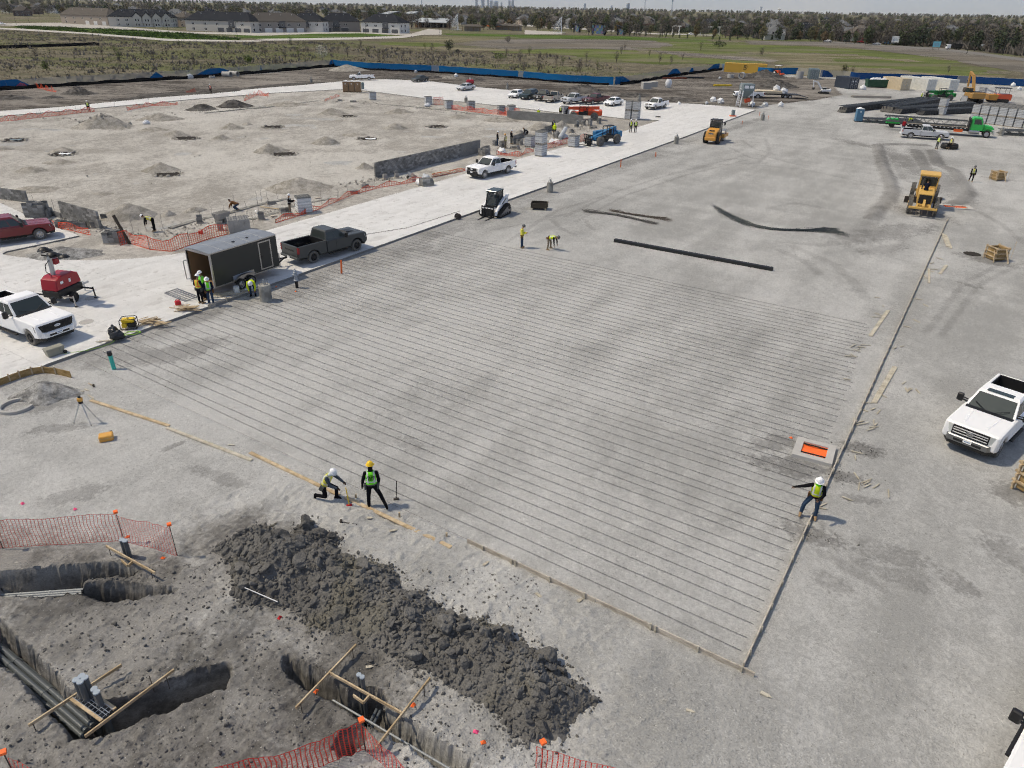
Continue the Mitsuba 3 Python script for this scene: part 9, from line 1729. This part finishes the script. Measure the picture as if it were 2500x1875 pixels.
for gg,lab in (((121.37,615.84,-45.1,7.77),'pale pergola left on the park lawn'),((147.31,611.93,-25.2,18.03),'long pale pergola in the middle of the park lawn'),((170.99,615.07,-61.9,7.22),'pale pergola right on the park lawn')):
    x,y,a,L=gg;b=B();b.add('beam',cat([box(-L/2,L/2,yy,yy+.5,5.6,6.1)for yy in (0,2)]),'trim_white');b.add('post',cat([box(L*t-.25,L*t+.25,.8,1.3,0,5.6)for t in (-.4,.4)]),'trim_white');place(b,'pergola',lab,'pergola',(x,y,0),a)
def fountain(label,q,h,w,drift):
    r=np.random.RandomState(4);b=B();n=1500;t=r.rand(n)**.7;sp=w*t*(.12+.88*r.rand(n));z=h*(1-t**1.15*r.uniform(.55,1.1,n));z=np.clip(z,.1,h)
    p=np.column_stack([drift*sp+r.normal(size=n)*.25,r.normal(size=n)*.4,z]);s_=r.uniform(.06,.22,(n,1));d1,d2=r.normal(size=(n,3)),r.normal(size=(n,3));i=np.arange(n)*3
    b.add('spray',(np.stack([p,p+d1*s_,p+d2*s_],1).reshape(-1,3),np.arange(n*3).reshape(-1,3)),'fountain_white',kind='stuff');b.add('jet',cyl((0,0,0),(0,0,h*.95),.35,.1,n=8),'fountain_white');b.add('basin',lathe([(3,0),(3.2,.4),(2.8,.4),(2.8,.1),(.001,.1)],20),'trim_white');place(b,'fountain',label,'fountain',q)
fountain('tall white fountain left, beside the pale canopy building',(-47.4,620.7),11.5,6,-1);fountain('tall white fountain right, at the pond before the mural shelters',(32.1,594.9),11,7,-1)
def pole(label,q,h,arm=0,m_='pole_dark',cross=False,grp=None):
    b=B();b.add('post',cyl((0,0,0),(0,0,h),.16 if cross else .09,.11 if cross else .06,n=7),m_)
    if arm: b.add('lamp_arm',beam((0,0,h-.1),(arm,0,h),.1,.1),m_);b.add('lamp_head',cbox((arm,0,h),(.7,.3,.15)),m_)
    if cross: b.add('cross_arm',box(-1.1,1.1,-.08,.08,h-1,h-.8),m_)
    place(b,'utility_pole' if cross else 'street_lamp',label,'utility pole' if cross else 'street lamp',q,group=grp)
for i,(q,h)in enumerate((((-352.7,555.8),7),((-236.6,514.8),6),((-223.5,503.6),7),((-145.1,406.8),7.5),((-87.5,453.4),7),((-376.8,610.3),6),((-50.3,506.7),6))): pole('dark street lamp near the townhouses',q,h,.8,grp='street lamps near the townhouses')
for q,h,lab in (((-11.9,1064.0),12,'at the left of the pond'),((3.5,915.8),13,'second, left behind the pond'),((28.4,793.1),12,'left of the right fountain'),((61.7,808.7),14,'behind the left mural shelter'),((90.0,830.6),14,'behind the largest mural shelter'),((107.2,612.1),10,'right of the mural shelters'),((-23.6,1032.7),12,'far left of three'),((-21.7,1034.7),12,'beside the far left one'),((-15.2,1014.8),11,'middle of three'),((-10.7,993.8),12,'right of three')): pole('pale utility pole '+lab,q,h,0,'pole_wood',True)
UP=[((214.9,512.1),13),((216.3,379.0),13.5),((233.9,379.5),11),((235.8,441.8),9)]
for (q,h),lab in zip(UP,('left of the red van on the right road','tall and leaning at the right road','near the right edge on the right road','beside the blue sign')): pole('dark utility pole '+lab,q,h,0,'pole_dark',True)
def wire(p,q,sag,label):
    t=np.linspace(0,1,13);p,q=np.array(p,float),np.array(q,float);P_=p+(q-p)*t[:,None];P_[:,2]-=sag*4*t*(1-t);single('power_line',tube(P_,.05,3),'pole_dark',label,'power line')
for dz,lab in ((0,'upper'),(-1.4,'lower')):
    wire((*UP[0][0],12.6+dz),(*UP[1][0],13+dz),1.8,lab+' power line between the dark utility poles');wire((*UP[1][0],13+dz),(*(210.5,290.9),13+dz),1.5,lab+' power line running off to the right');wire((*UP[0][0],12.6+dz),(54.8,597.5,12.1),3,lab+' power line running off to the left')
for q,w,h,m_,lab in (((223.2,468.6),4,5.2,'paper','large white sign on posts along the right road'),((221.1,417.3),3.6,4.2,'tarp_blue','pale blue sign along the right road'),((251.1,427.8),2.6,3,'paper','small white sign at the right road'),((208.4,586.9),1.6,3,'paper','small white sign before the tree line')):
    b=B();b.add('panel',box(-w/2,w/2,-.06,.06,h*.35,h),m_);b.add('post',cat([box(s*w*.4-.1,s*w*.4+.1,.06,.2,0,h*.95)for s in (-1,1)]),'pole_wood');b.add('lettering',cat([box(-w*.35,w*.3,-.075,-.062,h*.5+i*h*.13,h*.55+i*h*.13)for i in range(3)]),'tower_blue');place(b,'road_sign',lab,'sign',q,-25)
for q,bb,lab,a in (((200.9,513.4),sw,'white sedan driving on the right road',170),((215.5,474.9),sedan('silver_paint'),'grey sedan driving on the right road',165),((228.0,486.4),fcol('machine_blue'),'blue pickup on the right road',160),((219.7,505.1),sedan('light_tower_red',5.6,2.1,2.6,suv=True),'red van on the right road',165),((213.8,515.3),sedan('dark_grey_paint',suv=True,roof=1.7),'dark car left of the green truck on the right road',165),((133.3,612.6),sw,'white car at the park lawn',10),((31.9,806.3),sw,'white car on the far street',10),((-362.3,555.4),sw,'pale car at the left edge street',0),((-147.2,509.3),sw,'white car parked before the white townhouse block, left',60),((-144.6,510.9),sw,'white car parked before the white townhouse block, right',60)): place(bb,'far_car',lab,'car',q,a)
def box_truck(c1,c2):
    b=B();b.add('cab',bbox(2,4,-1.1,1.1,.6,2.6,.15),c1);b.add('windshield',box(4.0,4.03,-1,1,1.6,2.4),'glass_dark');b.add('bed',hullp([(-3.5,-1.2,.9),(1.7,-1.2,.9),(1.7,1.2,.9),(-3.5,1.2,.9),(-4,-1.25,2.9),(1.8,-1.25,3.2),(1.8,1.25,3.2),(-4,1.25,2.9)]),c2)
    for x in (-2.6,-1.4,3.0):
        for s in (-1,1): wheel(b,x,s*1.0,.5,.3,s,'rubber','alloy',near=False)
    return b
place(box_truck('decal_white','black_paint'),'dump_truck','dump truck with white cab and black body on the right road','truck',(235.4,426.0),172);place(box_truck('container_grey','container_grey'),'box_truck','grey green truck on the right road','truck',(217.7,513.3),80)
# ---------------------------------------------------------------- skyline and masts
for i,(t0,wpx,m_)in enumerate((((-1079.4,8935.0,78.8),8,'tower_pale'),((-475.1,8987.5,96.1),22,'tower_blue'),((-404.2,8990.9,99.6),30,'tower_blue'),((-345.3,8993.4,95.9),18,'tower_pale'),((-309.1,8994.7,89.4),24,'tower_blue'),((-258.1,8996.3,83.2),40,'tower_blue'),((-196.3,8997.9,72.3),14,'tower_pale'),((-109.2,8999.3,89.1),20,'tower_blue'),((-70.4,8999.7,98.0),22,'tower_blue'),((-108.0,8999.4,92.7),22,'tower_blue'),((-70.5,8999.7,98.0),20,'tower_blue'),((652.3,7973.4,68.8),18,'tower_blue'),((914.8,7947.5,55.1),14,'tower_pale'),((697.9,5152.9,57.3),26,'tower_tan'))):
    x,y,z=t0;w=wpx*.294/1733*math.hypot(x,y)*.7;b=B();b.add('shaft',box(-w/2,w/2,-w/2,w/2,0,z*.93),m_);b.add('crown',hullp([(-w/2,-w/2,z*.93),(w/2,-w/2,z*.93),(w/2,w/2,z*.93),(-w/2,w/2,z*.93),(-w*.3,-w*.3,z),(w*.3,-w*.3,z),(w*.3,w*.3,z),(-w*.3,w*.3,z)]),m_);b.add('storey_band',cat([box(-w*.51,w*.51,-w*.51,w*.51,zz,zz+2)for zz in np.linspace(z*.3,z*.9,14)]),'tower_pale' if m_=='tower_blue' else 'tower_blue',kind='stuff')
    place(b,'skyline_tower','tan tower block rising alone above the woods right of the skyline' if m_=='tower_tan' else 'hazy blue tower in the distant skyline','tower',(x,y,0),20,group=None if m_=='tower_tan' else 'towers of the distant skyline')
for t0,lab,kind in (((463.4,2964.0,52.1),'lattice mast above the woods, left','lattice'),((448.5,2357.7,43.2),'tall mast with a square head above the woods','head'),((863.7,2873.0,34.6),'lattice pylon above the woods, left of two','lattice'),((864.9,2872.6,33.9),'lattice pylon above the woods, right of two','lattice'),((1078.0,3329.9,32.7),'white water tower above the woods','tank')):
    x,y,z=t0;b=B()
    if kind=='tank': b.add('tank',xf(lathe([(.001,-3),(5,-2),(7,0),(5,2),(.001,3)],16),loc=(0,0,z-3)),'trim_white',40);b.add('stem',cyl((0,0,0),(0,0,z-4),1.5,n=10),'trim_white')
    else:
        w=4 if kind=='lattice' else 1.6;b.add('frame',cat([beam((sx_*w,sy_*w,0),(sx_*.4,sy_*.4,z),.4,.4)for sx_ in (-1,1)for sy_ in (-1,1)]+[beam((-w*(1-t),-w*(1-t),z*t),(w*(1-t),-w*(1-t),z*min(t+.1,1)),.25,.25)for t in np.linspace(.2,.9,7)]),'tower_pale');b.add('head',cbox((0,0,z*.97),(9 if kind=='lattice' else 3.6,1,1.2 if kind=='lattice' else 5)),'tower_pale')
    place(b,'mast',lab,'mast',(x,y,0))
# ---------------------------------------------------------------- haze
HZ=4.0e-5
scene['haze_air']={'type': 'homogeneous','albedo': {'type': 'rgb','value': [.95,.95,.95]},'sigma_t': HZ}
scene['haze']={'type': 'cube','to_world': T4().translate([0,10500,348]).scale([22500,12500,350.2]),'bsdf': {'type': 'null'},'interior': {'type': 'ref','id': 'haze_air'}}
scene['camera']['medium']={'type': 'ref','id': 'haze_air'}
labels['haze']={'label': 'pale distant haze over the whole scene','kind': 'stuff','category': 'haze'}
